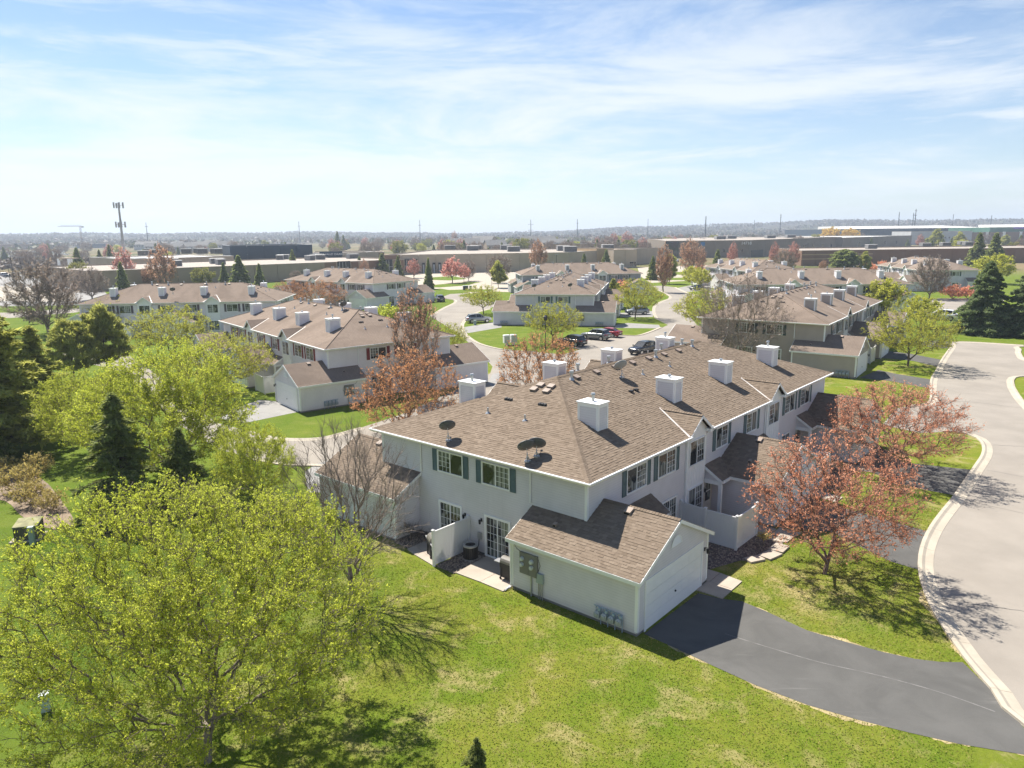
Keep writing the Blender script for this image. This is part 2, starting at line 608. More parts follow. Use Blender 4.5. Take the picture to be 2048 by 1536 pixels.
driveway('driveway', [(-25.38, 71.71), (-23.43, 70.95), (-20.01, 66.44), (-24.01, 62.04), (-26.52, 64.45), (-26.57, 68.12)], 0.0123, 'lot_grey')
driveway('driveway', [(-2.71, 79.32), (-2.27, 84.28), (-0.82, 85.46), (0.34, 80.56), (-1.24, 72.86)], 0.0126, 'lot_grey')
driveway('driveway', [(-8.60, 128.00), (-1.85, 137.13), (-1.73, 127.43), (-7.97, 119.49)], 0.0129, 'lot_grey')
driveway('driveway', [(18.39, 129.28), (21.04, 132.01), (26.08, 128.63), (25.46, 123.84), (17.81, 125.14)], 0.0132, 'lot_grey')
driveway('driveway', [(20.98, 140.84), (22.15, 148.86), (29.48, 152.03), (27.40, 141.10)], 0.0135, 'lot_grey')
driveway('driveway', [(47.43, 212.70), (54.49, 224.04), (62.37, 225.04), (57.07, 205.67), (52.12, 202.72), (47.84, 199.79)], 0.0138, 'lot_grey')
driveway('driveway', [(-14.49, 48.73), (-14.19, 50.52), (-12.51, 52.40), (-10.76, 44.50), (-13.19, 44.57)], 0.0141, 'lot_grey')

def worn_edge(line, w, seed, z=0.0045):
    """strip of bleached grass along a pavement edge"""
    r = random.Random(seed)
    ln = catmull(line, False, 8)
    b = MB()
    prev = None
    for i, (x, y) in enumerate(ln):
        x1, y1 = ln[min(i + 1, len(ln) - 1)]
        x0, y0 = ln[max(i - 1, 0)]
        d = Vector((x1 - x0, y1 - y0, 0)).normalized()
        ww = w * max(0.0, .15 + .55 * math.sin(i * .31 + seed) * math.sin(i * .13 + 2) + .35 * r.random()) - .12
        q = ((x - d.y * -.16, y + d.x * -.16, z), (x - d.y * ww, y + d.x * ww, z))
        if prev:
            b.poly(prev[0], q[0], q[1], prev[1])
        prev = q
    b.build('bleached_verge', MAT['straw'])['kind'] = 'structure'
MAT['seam'] = paint('pale_seam', (0.145, 0.141, 0.135), .25, .9, scale=3)
MAT['straw'] = mat_concrete('bleached_grass', (0.37, 0.30, 0.155), .25)
worn_edge([(15.87, 20.00), (14.20, 20.52), (12.88, 21.09), (11.50, 21.77), (10.12, 22.59), (8.72, 23.73), (7.63, 24.83), (6.46, 26.07), (5.52, 27.15)], .42, 3)
worn_edge([(10.14, 29.95), (10.91, 29.05), (12.06, 27.48), (13.25, 26.59), (14.40, 25.82), (15.34, 25.35), (16.95, 25.09)], .35, 4)
worn_edge([(17.06, 25.49), (17.48, 26.76), (17.90, 28.74), (18.60, 30.79)], .4, 5)
for k_, ln_ in enumerate([[(8.61, 27.24), (9.92, 26.29), (11.63, 25.15), (13.47, 24.25), (15.10, 23.23), (16.35, 22.13)]]):
    ln_ = catmull(ln_, False, 6)
    b_ = MB()
    for (x0, y0), (x1, y1) in zip(ln_, ln_[1:]):
        d_ = Vector((x1 - x0, y1 - y0, 0)).normalized() * .03
        b_.poly((x0 + d_.y, y0 - d_.x, .0135), (x1 + d_.y, y1 - d_.x, .0135), (x1 - d_.y, y1 + d_.x, .0135), (x0 - d_.y, y0 + d_.x, .0135))
    b_.build('seam', MAT['seam'], bpy.data.objects['driveway'])

# estate road through the middle, and the lots beyond (each sheet a few millimetres apart)
sheet('estate_road', [(-64.81, 105.07), (-52.97, 100.35), (-33.95, 74.44), (-26.34, 62.83), (-22.13, 59.66), (-19.90, 57.95), (-18.04, 57.21), (-15.64, 57.34), (-14.33, 58.73), (-13.01, 60.43), (-10.25, 64.87), (-6.45, 74.31), (-2.30, 85.23),
                     (-0.71, 70.55), (-6.25, 61.15), (-10.04, 53.20), (-11.93, 49.76), (-14.46, 50.07), (-16.67, 50.37), (-22.58, 54.30), (-29.11, 62.08), (-47.16, 87.74), (-63.08, 100.99)], 0.0065, MAT['road'])
sheet('estate_road', [(-2.57, 84.30), (-2.39, 89.22), (-5.30, 104.80), (-10.10, 124.73), (-16.36, 146.97), (-15.30, 161.83), (-13.62, 174.66), (-7.20, 153.69), (-8.57, 144.45), (-9.35, 135.42), (-8.64, 124.61), (-7.49, 117.06), (-5.89, 110.83), (-3.97, 106.15), (-1.65, 102.70), (0.47, 101.20), (3.23, 100.14),
                     (7.01, 97.77), (9.63, 101.94), (6.84, 107.86), (7.26, 110.94), (11.23, 115.64), (17.45, 115.75), (19.88, 114.98), (22.40, 118.34), (25.98, 125.14), (33.19, 131.70), (29.44, 104.79), (17.00, 79.68), (6.93, 78.81), (-0.80, 69.90)], 0.0075, MAT['road'])
sheet('estate_road', [(-15.30, 161.83), (-13.62, 174.66), (-14.35, 182.74), (-18.30, 188.95), (-16.73, 201.40), (-10.98, 204.07), (-14.36, 196.98), (-7.47, 181.93), (-2.64, 173.43), (-4.85, 159.67), (-7.20, 153.69)], 0.0085, MAT['road'])
sheet('estate_road', [(25.98, 125.14), (27.64, 128.50), (27.29, 138.57), (28.83, 149.16), (31.59, 162.48), (35.37, 172.97), (38.36, 179.31), (40.09, 186.31), (40.94, 197.29), (41.13, 207.86), (42.84, 223.61), (46.30, 224.17), (48.56, 216.52), (47.45, 196.44), (48.33, 186.79), (43.82, 178.66), (40.08, 167.43), (36.75, 153.32), (34.71, 142.16), (33.19, 131.70)], 0.0095, MAT['road'])
def kerb_line(pts, side, seg=5.0):
    ribbon_kerb('kerb', pts, side, seg, kerb_root, [(-0.02, -0.05), (-0.02, 0.08), (0.15, 0.09), (0.3, 0.04), (0.6, 0.015), (0.6, -0.05)], 3)
kerb_line([(-22.13, 59.66), (-19.90, 57.95), (-18.04, 57.21), (-15.64, 57.34), (-14.33, 58.73), (-13.01, 60.43)], 1)
kerb_line([(-11.88, 49.53), (-14.43, 49.95), (-16.63, 50.26), (-19.34, 51.65)], 1)
kerb_line([(-16.36, 146.97), (-15.30, 161.83), (-13.74, 174.67), (-14.23, 182.72), (-16.87, 187.31)], 1)
kerb_line([(-4.85, 159.67), (-7.20, 153.69), (-8.57, 144.45), (-9.20, 133.12), (-8.13, 120.73), (-5.89, 110.83), (-3.97, 106.15), (-1.65, 102.70), (0.47, 101.20), (3.23, 100.14)], -1)
kerb_line([(11.23, 115.64), (17.45, 115.75), (19.88, 114.98), (22.40, 118.34), (25.98, 125.14)], -1)
kerb_line([(27.29, 138.57), (28.83, 149.16), (31.59, 162.48), (35.37, 172.97), (38.36, 179.31), (40.09, 186.31), (40.94, 197.29), (41.13, 207.86), (42.84, 223.61)], 1)
kerb_line([(48.56, 216.52), (47.45, 196.44), (48.33, 186.79)], 1)
# pale concrete yards and lots beyond
sheet('service_yard', [(-58.80, 269.65), (-38.17, 353.99), (-13.74, 329.73), (4.88, 309.08), (4.41, 280.31), (-0.32, 259.89), (2.49, 204.05), (-5.26, 208.64), (-10.89, 202.34), (-21.46, 222.43), (-29.10, 211.83)], 0.0048, MAT['lot'])
sheet('service_yard', [(58.64, 342.38), (96.94, 360.15), (116.05, 344.52), (91.06, 281.11), (63.91, 249.18), (44.73, 236.98), (48.22, 275.64)], 0.0052, MAT['lot'])
for pts in ([(-30.69, 280.10), (-22.81, 288.59), (-15.78, 268.28), (-21.52, 260.61), (-28.66, 264.62)], [(-25.87, 238.34), (-17.89, 246.80), (-11.93, 244.62), (-13.82, 234.23), (-21.85, 226.64), (-24.67, 227.04)], [(-17.89, 246.80), (-14.10, 253.95), (-10.08, 248.09), (-12.20, 243.43)],
            [(56.58, 295.02), (73.53, 303.25), (78.40, 290.74), (75.68, 280.58), (54.87, 281.07)], [(50.17, 261.37), (62.24, 263.72), (69.28, 256.62), (63.26, 246.62), (49.18, 251.64)], [(-22.92, 214.75), (-12.16, 218.11), (-5.44, 216.20), (-5.26, 208.64), (-19.84, 205.23)]):
    sheet('lawn_verge', pts, 0.0085, MAT['lawn'])
sheet('parking_lot', [(-272.81, 330.29), (-230.99, 334.45), (-220.61, 336.58), (-183.14, 303.50), (-135.51, 242.98), (-101.01, 187.16), (-106.95, 179.85), (-118.37, 178.56), (-151.05, 178.32)], 0.0045, MAT['lot_grey'])
sheet('service_yard', [(-206.98, 260.54), (-159.27, 199.67), (-134.93, 193.87), (-118.84, 189.18), (-114.61, 192.98), (-131.33, 221.66), (-168.05, 252.36)], 0.0088, MAT['lot'])
sheet('estate_path', [(-135.44, 162.20), (-111.59, 162.98), (-101.67, 170.79), (-94.50, 176.00), (-96.24, 161.47), (-103.89, 151.49), (-125.35, 149.85)], 0.0056, MAT['road'])
sheet('pond', [(-242.37, 358.19), (-243.71, 375.31), (-222.67, 363.61), (-212.44, 345.59), (-227.95, 350.82), (-230.04, 342.54)], 0.009, paint('pond_water', (0.25, 0.34, 0.42), 0.1, 0.08, 0.6))

sheet('side_street', [(98.90, 173.47), (107.78, 173.08), (113.16, 167.83), (102.46, 154.88), (92.32, 148.66), (85.40, 145.47), (89.68, 156.25)], 0.0072, MAT['road'])
# planting bed at the far left
bed = sheet('mulch_bed', [(-41.89, 54.33), (-37.01, 51.65), (-32.07, 47.60), (-29.68, 45.07), (-25.39, 39.94), (-25.61, 38.85), (-27.36, 39.62), (-29.41, 41.20), (-31.93, 43.60), (-35.31, 45.24)], 0.02, MAT['mulch'], smooth=3)

# main house: patios, walks, gravel beds (slabs are pieces of their patio)
def slab_group(name, slabs, z0=-0.05, z1=0.05):
    r = thing(name, None, None)
    r['kind'] = 'structure'
    for s in slabs:
        b = MB()
        b.prism([MP(u, v) for u, v in s], z0, z1)
        b.build('slab', MAT['concrete'], r)
    return r
slab_group('patio', [[(-2.36, 2.98), (-0.02, 2.98), (-0.02, 4.42), (-2.34, 4.42)], [(-2.34, 4.44), (-0.02, 4.44), (-0.02, 6.1), (-2.40, 5.98)]])
slab_group('patio', [[(-2.55, 7.5), (-0.6, 7.5), (-0.6, 9.0), (-2.3, 9.0)], [(-2.3, 9.02), (-0.6, 9.02), (-0.6, 9.9), (-2.05, 9.9)]])
slab_group('front_walk', [[(3.4, -3.78), (4.5, -3.78), (4.45, -5.05), (3.4, -5.05)], [(4.52, -3.9), (5.66, -3.9), (5.5, -5.05), (4.47, -5.05)], [(4.52, -2.6), (5.66, -2.6), (5.66, -3.88), (4.52, -3.88)], [(4.52, -1.3), (5.66, -1.3), (5.66, -2.58), (4.52, -2.58)]])
slab_group('front_walk', [[(10.9, -3.95), (12.1, -3.95), (12.0, -5.05), (11.2, -5.05)], [(11.0, -2.5), (12.6, -2.5), (12.6, -3.93), (11.0, -3.93)], [(12.12, -4.0), (13.0, -4.0), (12.9, -5.2), (12.02, -5.05)]])
slab_group('front_walk', [[(19.1, -2.5), (20.3, -2.5), (20.3, -3.9), (19.1, -3.9)], [(19.1, -3.92), (20.3, -3.92), (20.0, -5.2), (18.8, -5.2)], [(25.9, -2.5), (27.1, -2.5), (27.1, -3.9), (25.9, -3.9)], [(25.9, -3.92), (27.1, -3.92), (27.4, -5.2), (26.2, -5.2)]])
beds = {'front': [(4.6, 0.0), (11.4, 0.0), (11.4, -3.9), (10.9, -4.0), (11.1, -4.9), (9.3, -5.05), (8.25, -4.75), (7.6, -4.05), (5.7, -3.3), (5.7, -1.2), (4.6, -1.2)],
        'patio': [(-2.5, 6.02), (-0.02, 6.14), (-0.02, 7.4), (-2.5, 7.3)], 'patio2': [(-2.0, 9.92), (-0.6, 9.92), (-0.02, 7.45), (-0.02, 11.1), (-1.9, 11.1)],
        'mid': [(20.35, 0.0), (25.8, 0.0), (25.8, -4.2), (22.5, -4.8), (20.4, -4.2)]}
def rockbed(poly, n, seed, cols):
    rng = np.random.default_rng(seed)
    P = [MP(u, v) for u, v in poly]
    b = MB()
    b.poly(*[(x, y, 0.03) for x, y in P])
    base = b.build('gravel_bed', MAT['gravelbase'])
    base['kind'] = 'structure'
    A = np.array(P)
    lo, hi = A.min(0), A.max(0)
    pts = rng.uniform(lo, hi, (n * 4, 2))
    ins = np.zeros(len(pts), bool)
    j = len(A) - 1
    for i in range(len(A)):
        c = ((A[i, 1] > pts[:, 1]) != (A[j, 1] > pts[:, 1])) & (pts[:, 0] < (A[j, 0] - A[i, 0]) * (pts[:, 1] - A[i, 1]) / (A[j, 1] - A[i, 1] + 1e-9) + A[i, 0])
        ins ^= c
        j = i
    pts = pts[ins][:n]
    N = len(pts)
    octa = np.array([(1, 0, 0), (0, 1, 0), (-1, 0, 0), (0, -1, 0), (0, 0, 1)], float)
    tri = np.array([(0, 1, 4), (1, 2, 4), (2, 3, 4), (3, 0, 4)])
    r = rng.uniform(0.03, 0.075, (N, 1, 1))
    V = octa[None] * r * rng.uniform(0.6, 1.3, (N, 5, 3))
    a = rng.uniform(0, PI, N)
    ca, sa = np.cos(a)[:, None], np.sin(a)[:, None]
    x = V[..., 0] * ca - V[..., 1] * sa + pts[:, :1]
    y = V[..., 0] * sa + V[..., 1] * ca + pts[:, 1:]
    V = np.stack([x, y, V[..., 2] * 0.9 + 0.03], -1).reshape(-1, 3)
    F = (tri[None] + (np.arange(N) * 5)[:, None, None]).reshape(-1, 3)
    me = np_mesh('rocks', V, F, cols, tone=np.repeat(rng.uniform(0, 1, N), 5))
    o = link('rock_mulch', me)
    o['kind'] = 'stuff'
    tag(o, None, None)
def mat_tone(name, c1, c2, rough=0.9, mid=None):
    m = NT(name)
    col = m.mix(m.attr('tone'), c1 + (1,), c2 + (1,))
    return m.base(col, rough, 0.25)
MAT['rock'] = mat_tone('river_rock', (0.09, 0.07, 0.06), (0.36, 0.29, 0.23))
for k, (nm, poly) in enumerate(beds.items()):
    rockbed(poly, {'front': 3600, 'patio': 900, 'patio2': 700, 'mid': 900}[nm], k + 1, MAT['rock'])
# flagstones edging the front bed
for k, (u0, v0, u1, v1, w) in enumerate([(7.75, -4.35, 8.5, -4.75, .55), (8.6, -4.85, 9.6, -5.05, .7), (9.7, -5.0, 10.7, -4.95, .75)]):
    d = Vector((u1 - u0, v1 - v0, 0)).normalized()
    n = Vector((-d.y, d.x, 0)) * w / 2
    b = MB()
    b.prism([MP(u0 - n.x, v0 - n.y), MP(u1 - n.x * 0.8, v1 - n.y * 1.1), MP(u1 + n.x, v1 + n.y * .9), MP(u0 + n.x * .7, v0 + n.y)], 0.0, 0.1)
    o = b.build('flagstone', MAT['concrete'])
    tag(o, ['flat stone slab at the left corner of the rock bed under the red tree', 'flat stone slab in the middle of the rock bed edge facing the lawn', 'flat stone slab of the rock bed edge nearest the driveway walk'][k], 'flagstone', 'flat stones edging the front rock bed')

# blades on the near lawn: small tufts, far too many to count
def grass(n, seed, r0, r1, a0, a1, h, mats):
    rg = np.random.default_rng(seed)
    d = np.sqrt(rg.uniform(r0 ** 2, r1 ** 2, n))
    a = rg.uniform(a0, a1, n)
    x, y = d * np.sin(a), d * np.cos(a)
    keep = np.ones(n, bool)
    def inside(poly, grow=0.0):
        A = np.array(poly)
        c_ = A.mean(0)
        A = c_ + (A - c_) * (1 + grow)
        ins = np.zeros(len(x), bool)
        j = len(A) - 1
        for i in range(len(A)):
            c = ((A[i, 1] > y) != (A[j, 1] > y)) & (x < (A[j, 0] - A[i, 0]) * (y - A[i, 1]) / (A[j, 1] - A[i, 1] + 1e-9) + A[i, 0])
            ins ^= c
            j = i
        return ins
    holes = [street_pts, [MP(*q) for q in ((-2.6, 2.9), (-2.6, 11.2), (-1.8, 18.2), (33.5, 18.2), (33.5, -3.8), (-1.85, -3.9), (-1.85, 2.9))], [MP(*q) for q in beds['front']],
             [MP(*q) for q in ((3.3, -3.7), (3.3, -5.1), (5.6, -5.1), (5.7, -3.7))]]
    for o in list(COL.objects):
        if o.name.startswith('driveway') or o.name.startswith('mulch_bed'):
            holes.append([(v.co.x, v.co.y) for v in o.data.vertices])
    for hp in holes:
        keep &= ~inside(hp)
    x, y = x[keep], y[keep]
    n = len(x)
    hh = h * rg.uniform(.5, 1.3, (n, 1))
    yaw = rg.uniform(0, 2 * PI, n)
    lean = rg.normal(0, .9, (n, 2))
    w = rg.uniform(.014, .034, (n, 1))
    B = np.stack([x, y, np.zeros(n)], 1)
    sd = np.stack([np.cos(yaw), np.sin(yaw), np.zeros(n)], 1) * w
    tip = B + np.concatenate([lean * hh, hh], 1)
    V = np.stack([B - sd, B + sd, tip], 1).reshape(-1, 3)
    F = np.arange(n * 3).reshape(-1, 3)
    o = link('grass', np_mesh('grass', V, F, mats, tone=np.repeat(rg.uniform(0, 1, n), 3)))
    o['kind'] = 'stuff'
m_ = NT('grass_blade')
gm_ = m_.noise(m_.pos(), .33, 6, .62, .4)
gt_ = m_.attr('tone')
gx_ = m_.node('ShaderNodeSeparateXYZ', {0: m_.pos()}).outputs[0]
gd_ = m_.rng(m_.math('ADD', m_.math('MULTIPLY', gx_, 0.035), m_.math('MULTIPLY', m_.noise(m_.pos(), .055, 4, .6), 2.4)), .35, 1.25)
gc_ = m_.mix(m_.math('MULTIPLY', gd_, m_.rng(m_.math('ADD', gt_, gm_), .6, 1.5)), (0.125, 0.215, 0.011, 1), (0.45, 0.385, 0.125, 1))
m_.base(gc_, .7, .2)
tr_ = m_.node('ShaderNodeBsdfTranslucent', {'Color': gc_})
mx_ = m_.node('ShaderNodeMixShader', {0: .5, 1: m_.p.outputs[0], 2: tr_.outputs[0]})
m_.l.new(mx_.outputs[0], m_.out.inputs['Surface'])
grass(300000, 31, 15, 48, -.62, .62, .035, m_.mat)

# ================================================================ townhouses
W_, L_, ZE, ROOF_M, EAVE = 14.05, 31.64, 5.44, 0.364, 0.40
GU0, GU1, GV0, GV1, GZE, GRM = -1.77, 4.43, -3.74, 2.93, 2.50, 0.5   # garage footprint, wall height, pitch
GE = 0.2

def mat_shingle_tone(name, c1, c2, c3):
    """shingle tabs: each tab carries its own tone"""
    m = NT(name)
    v = m.coord('Object')
    t = m.attr('tone')
    rnd = m.node('ShaderNodeObjectInfo').outputs['Random']
    g = m.noise(v, 45, 3, 0.8)
    big = m.noise(v, 0.5, 5, 0.6)
    ramp = m.node('ShaderNodeValToRGB', {0: t})
    e = ramp.color_ramp.elements
    e[0].position, e[0].color = 0.0, c1 + (1,)
    e[1].position, e[1].color = 1.0, c3 + (1,)
    x = e.new(0.5)
    x.color = c2 + (1,)
    col = m.mix(m.rng(g, 0.3, 0.75, 0, 0.4), ramp.outputs[0], tuple(a * 0.55 for a in c1) + (1,))
    col = m.mix(m.rng(big, 0.4, 0.7, 0, 0.14), col, tuple(a * 0.8 for a in c1) + (1,))
    m.base(col, 1.0, 0.02)
    m.bump(g, 0.4, 0.008)
    return m.mat

def mat_shingle_far(name, c1, c2, c3):
    """the same roofing where single tabs can no longer be made out"""
    m = NT(name)
    v = m.coord('Object')
    rnd = m.node('ShaderNodeObjectInfo').outputs['Random']
    brick = m.node('ShaderNodeTexBrick', {'Vector': m.mapv(v, (1, 1, 1)), 'Scale': 1.0, 'Color1': c1 + (1,), 'Color2': c3 + (1,), 'Mortar': tuple(a * .6 for a in c1) + (1,),
                                         'Mortar Size': 0.012, 'Brick Width': 0.35, 'Row Height': 0.16, 'Bias': 0.0})
    g = m.noise(v, 9, 4, 0.75)
    st = m.noise(m.node('ShaderNodeVectorMath', {0: m.mapv(v, (1.0, .45, .45)), 1: m.node('ShaderNodeCombineXYZ', {0: m.math('MULTIPLY', rnd, 40.0)}).outputs[0]}, operation='ADD').outputs[0], 0.42, 5, 0.62, 0.6)
    col = m.mix(m.rng(g, 0.25, 0.75), brick.outputs[0], c2 + (1,))
    col = m.mix(m.math('MULTIPLY', rnd, .3), col, tuple(a * .78 for a in c1) + (1,))
    col = m.mix(m.rng(st, 0.42, 0.68, 0, 0.5), col, tuple(a * 0.62 for a in c1) + (1,))
    m.base(col, 1.0, 0.02)
    m.bump(g, 0.4, 0.03)
    return m.mat

SC = ((0.182, 0.141, 0.106), (0.240, 0.188, 0.143), (0.295, 0.235, 0.181))
MAT['shingle'] = mat_shingle_tone('shingle', *SC)
MAT['shingle_far'] = mat_shingle_far('shingle_far', (0.225, 0.177, 0.142), (0.262, 0.208, 0.168), (0.295, 0.236, 0.194))
MAT['deck'] = paint('roof_deck', (0.07, 0.055, 0.045), 0.15, 0.9)
def siding_paint(name, c, var=.03, dirt=.2):
    m = NT(name)
    v = m.coord('Object')
    f = m.noise(v, 1.1, 5)
    col = m.mix(m.rng(f, .35, .65), tuple(x * (1 - var) for x in c) + (1,), tuple(min(1, x * (1 + var)) for x in c) + (1,))
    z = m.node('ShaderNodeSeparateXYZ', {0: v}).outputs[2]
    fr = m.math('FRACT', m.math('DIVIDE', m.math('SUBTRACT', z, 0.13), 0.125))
    lap_shade = m.math('ADD', m.rng(fr, .0, .16, 1.0, 0.0), m.rng(fr, .93, 1.0, 0, .8))       # shadow line at the lap of every course, painted into the colour
    col = m.mix(m.math('MULTIPLY', lap_shade, m.rng(m.noise(v, 2.5, 3), .2, .7, .18, .42)), col, tuple(x * .45 for x in c) + (1,))
    st = m.noise(m.mapv(v, (1.3, 1.3, .12)), 1.5, 5, .65)
    col = m.mix(m.rng(st, .55, .8, 0, dirt), col, tuple(x * .72 for x in c) + (1,))
    col = m.mix(m.rng(z, .1, .55, .35, 0), col, tuple(x * y for x, y in zip(c, (.72, .68, .58))) + (1,))   # splash-back near the soil
    m.base(col, .5, .3)
    return m.mat
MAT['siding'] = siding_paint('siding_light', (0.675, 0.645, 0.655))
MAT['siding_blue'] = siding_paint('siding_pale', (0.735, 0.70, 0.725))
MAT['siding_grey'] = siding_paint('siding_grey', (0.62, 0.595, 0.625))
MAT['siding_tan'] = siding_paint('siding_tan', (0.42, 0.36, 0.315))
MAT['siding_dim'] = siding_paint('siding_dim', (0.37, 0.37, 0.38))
MAT['white'] = paint('white_trim', (0.84, 0.84, 0.83), 0.02, 0.45)
MAT['door_white'] = paint('garage_white', (0.83, 0.83, 0.83), 0.02, 0.45)
def vinyl():
    m = NT('white_vinyl')
    m.base((0.86, 0.85, 0.85, 1), .4, .4)
    t = m.node('ShaderNodeBsdfTranslucent', {'Color': (0.86, 0.86, 0.84, 1)})
    x = m.node('ShaderNodeMixShader', {0: .28, 1: m.p.outputs[0], 2: t.outputs[0]})   # thin hollow vinyl lets some sun through
    m.l.new(x.outputs[0], m.out.inputs['Surface'])
    return m.mat
MAT['vinyl'] = vinyl()
MAT['shutter_teal'] = paint('shutter_slate', (0.095, 0.145, 0.152), 0.08, 0.55)
MAT['shutter_red'] = paint('shutter_red', (0.20, 0.028, 0.025), 0.08, 0.55)
MAT['shutter_green'] = paint('shutter_green', (0.035, 0.070, 0.060), 0.08, 0.55)
MAT['shutter_brown'] = paint('shutter_plum', (0.10, 0.075, 0.08), 0.08, 0.55)
MAT['metal'] = paint('galvanised', (0.46, 0.47, 0.48), 0.1, 0.42, 0.5, metal=0.6)
MAT['black'] = paint('black_metal', (0.022, 0.022, 0.024), 0.15, 0.5)
MAT['ventbox'] = paint('vent_brown', (0.30, 0.235, 0.19), 0.08, 0.6)
MAT['door_beige'] = paint('front_door', (0.62, 0.585, 0.52), 0.04, 0.5)
MAT['foundation'] = paint('foundation', (0.20, 0.19, 0.175), 0.12, 0.9)
MAT['copper'] = paint('valley_metal', (0.62, 0.575, 0.53), 0.1, 0.5, dirt=((0.33, 0.16, 0.08), 0.8), scale=2.2)

def mat_glass():
    m = NT('window_glass')
    v = m.coord('Object')
    # blinds and dark rooms behind the glass: broad panels with vertical slats
    a = m.noise(v, 0.9, 2, 0.5)
    wv = m.node('ShaderNodeTexWave', {'Vector': m.mapv(v, (1, 1, 0.02)), 'Scale': 2.2, 'Distortion': 0.4, 'Detail': 1.0}, bands_direction='DIAGONAL').outputs['Fac']
    blind = m.mix(m.rng(wv, 0.2, 0.8), (0.10, 0.11, 0.10, 1), (0.28, 0.29, 0.27, 1))
    col = m.mix(m.rng(a, 0.47, 0.53), (0.018, 0.022, 0.024, 1), blind)
    m.base(col, 0.06, 0.7)
    return m.mat
MAT['glass'] = mat_glass()

M_O, M_A = (3.2832, 30.8538), 0.86078

class Plane:
    """flat roof piece: origin o on the eave, unit a along the eave, unit b up the slope"""
    def __init__(s, o, a, b):
        s.o, s.a, s.b = Vector(o), Vector(a).normalized(), Vector(b).normalized()
        s.n = s.a.cross(s.b).normalized()
        if s.n.z < 0:
            s.n = -s.n
    def at(s, x, y, h=0.0):
        return tuple(s.o + s.a * x + s.b * y + s.n * h)
    def inv(s, p):
        d = Vector(p) - s.o
        return (d.dot(s.a), d.dot(s.b))

def scan(poly, y):
    xs = []
    n = len(poly)
    for i in range(n):
        (x0, y0), (x1, y1) = poly[i], poly[(i + 1) % n]
        if (y0 <= y) != (y1 <= y):
            xs.append(x0 + (x1 - x0) * (y - y0) / (y1 - y0))
    xs.sort()
    return list(zip(xs[::2], xs[1::2]))

class Shingler:
    def __init__(s, seed):
        s.r = random.Random(seed)
        s.v, s.f, s.t = [], [], []
        s.single = []
    def cover(s, pl, pts, want=0, exp=0.15):
        poly = [pl.inv(p) for p in pts]
        y0, y1 = min(p[1] for p in poly), max(p[1] for p in poly)
        r = s.r
        k = 0
        y = y0
        while y < y1 - 0.01:
            yt = min(y + exp, y1)
            for xa, xb in scan(poly, min(y + exp * 0.5, y1 - 0.004)):
                x = xa - r.uniform(0, 0.3)
                course = r.uniform(-0.05, 0.05)
                while x < xb:
                    w = r.choice((0.15, 0.19, 0.23, 0.30))
                    x0, x1 = max(x, xa), min(x + w, xb)
                    x += w
                    if x1 - x0 < 0.03:
                        continue
                    h = r.choice((0.010, 0.012, 0.020, 0.022))
                    tone = min(1, max(0, r.gauss(0.5, 0.19) + course))
                    if want and k < want and x1 - x0 > w - 0.001:
                        s.single.append((pl, x0, y, w, yt - y, h, tone))
                        k += 1
                        continue
                    i = len(s.v)
                    s.v += [pl.at(x0, y, 0.001), pl.at(x1, y, 0.001), pl.at(x1, y, h), pl.at(x0, y, h), pl.at(x1, yt + 0.03, 0.004), pl.at(x0, yt + 0.03, 0.004)]
                    s.f += [(i, i + 1, i + 2, i + 3), (i + 3, i + 2, i + 4, i + 5)]
                    s.t += [tone] * 6
            y += exp
    def caps(s, p0, p1, w=0.17, exp=0.15):
        """ridge or hip caps: folded pieces lapped along a line"""
        p0, p1 = Vector(p0), Vector(p1)
        d = p1 - p0
        n = max(1, int(d.length / exp))
        u = d.normalized()
        side = u.cross(Vector((0, 0, 1))).normalized()
        for k in range(n):
            a, b2 = p0 + d * (k / n), p0 + d * ((k + 1.15) / n)
            tone = min(1, max(0, s.r.gauss(0.5, 0.2)))
            i = len(s.v)
            up = Vector((0, 0, 1))
            s.v += [tuple(a + side * w + up * -0.02), tuple(a + up * 0.045), tuple(a - side * w + up * -0.02), tuple(b2 + side * w + up * -0.035), tuple(b2 + up * 0.03), tuple(b2 - side * w + up * -0.035)]
            s.f += [(i, i + 1, i + 4, i + 3), (i + 1, i + 2, i + 5, i + 4)]
            s.t += [tone] * 6
    def build(s, name, parent):
        me = bpy.data.meshes.new(name)
        me.from_pydata(s.v, [], s.f)
        me.materials.append(MAT['shingle'])
        a = me.attributes.new('tone', 'FLOAT', 'POINT')
        a.data.foreach_set('value', s.t)
        o = link(name, me, parent)
        o['kind'] = 'stuff'
        return o
    def build_single(s, parent):
        cache = {}
        for pl, x, y, w, e, h, tone in s.single:
            q = (w, round(h, 3), round(tone * 7))
            if q not in cache:
                m = MB()
                m.tone = q[2] / 7 + 0.003
                m.hexa([(0, 0, .001), (w, 0, .001), (w, e + .03, .001), (0, e + .03, .001)], [(0, 0, h), (w, 0, h), (w, e + .03, .004), (0, e + .03, .004)])
                cache[q] = m.build('shingle', MAT['shingle'], mesh_only=True)
            o = link('shingle', cache[q], parent)
            R = Matrix((pl.a, pl.b, pl.n)).transposed().to_4x4()
            o.matrix_local = Matrix.Translation(pl.at(x, y)) @ R

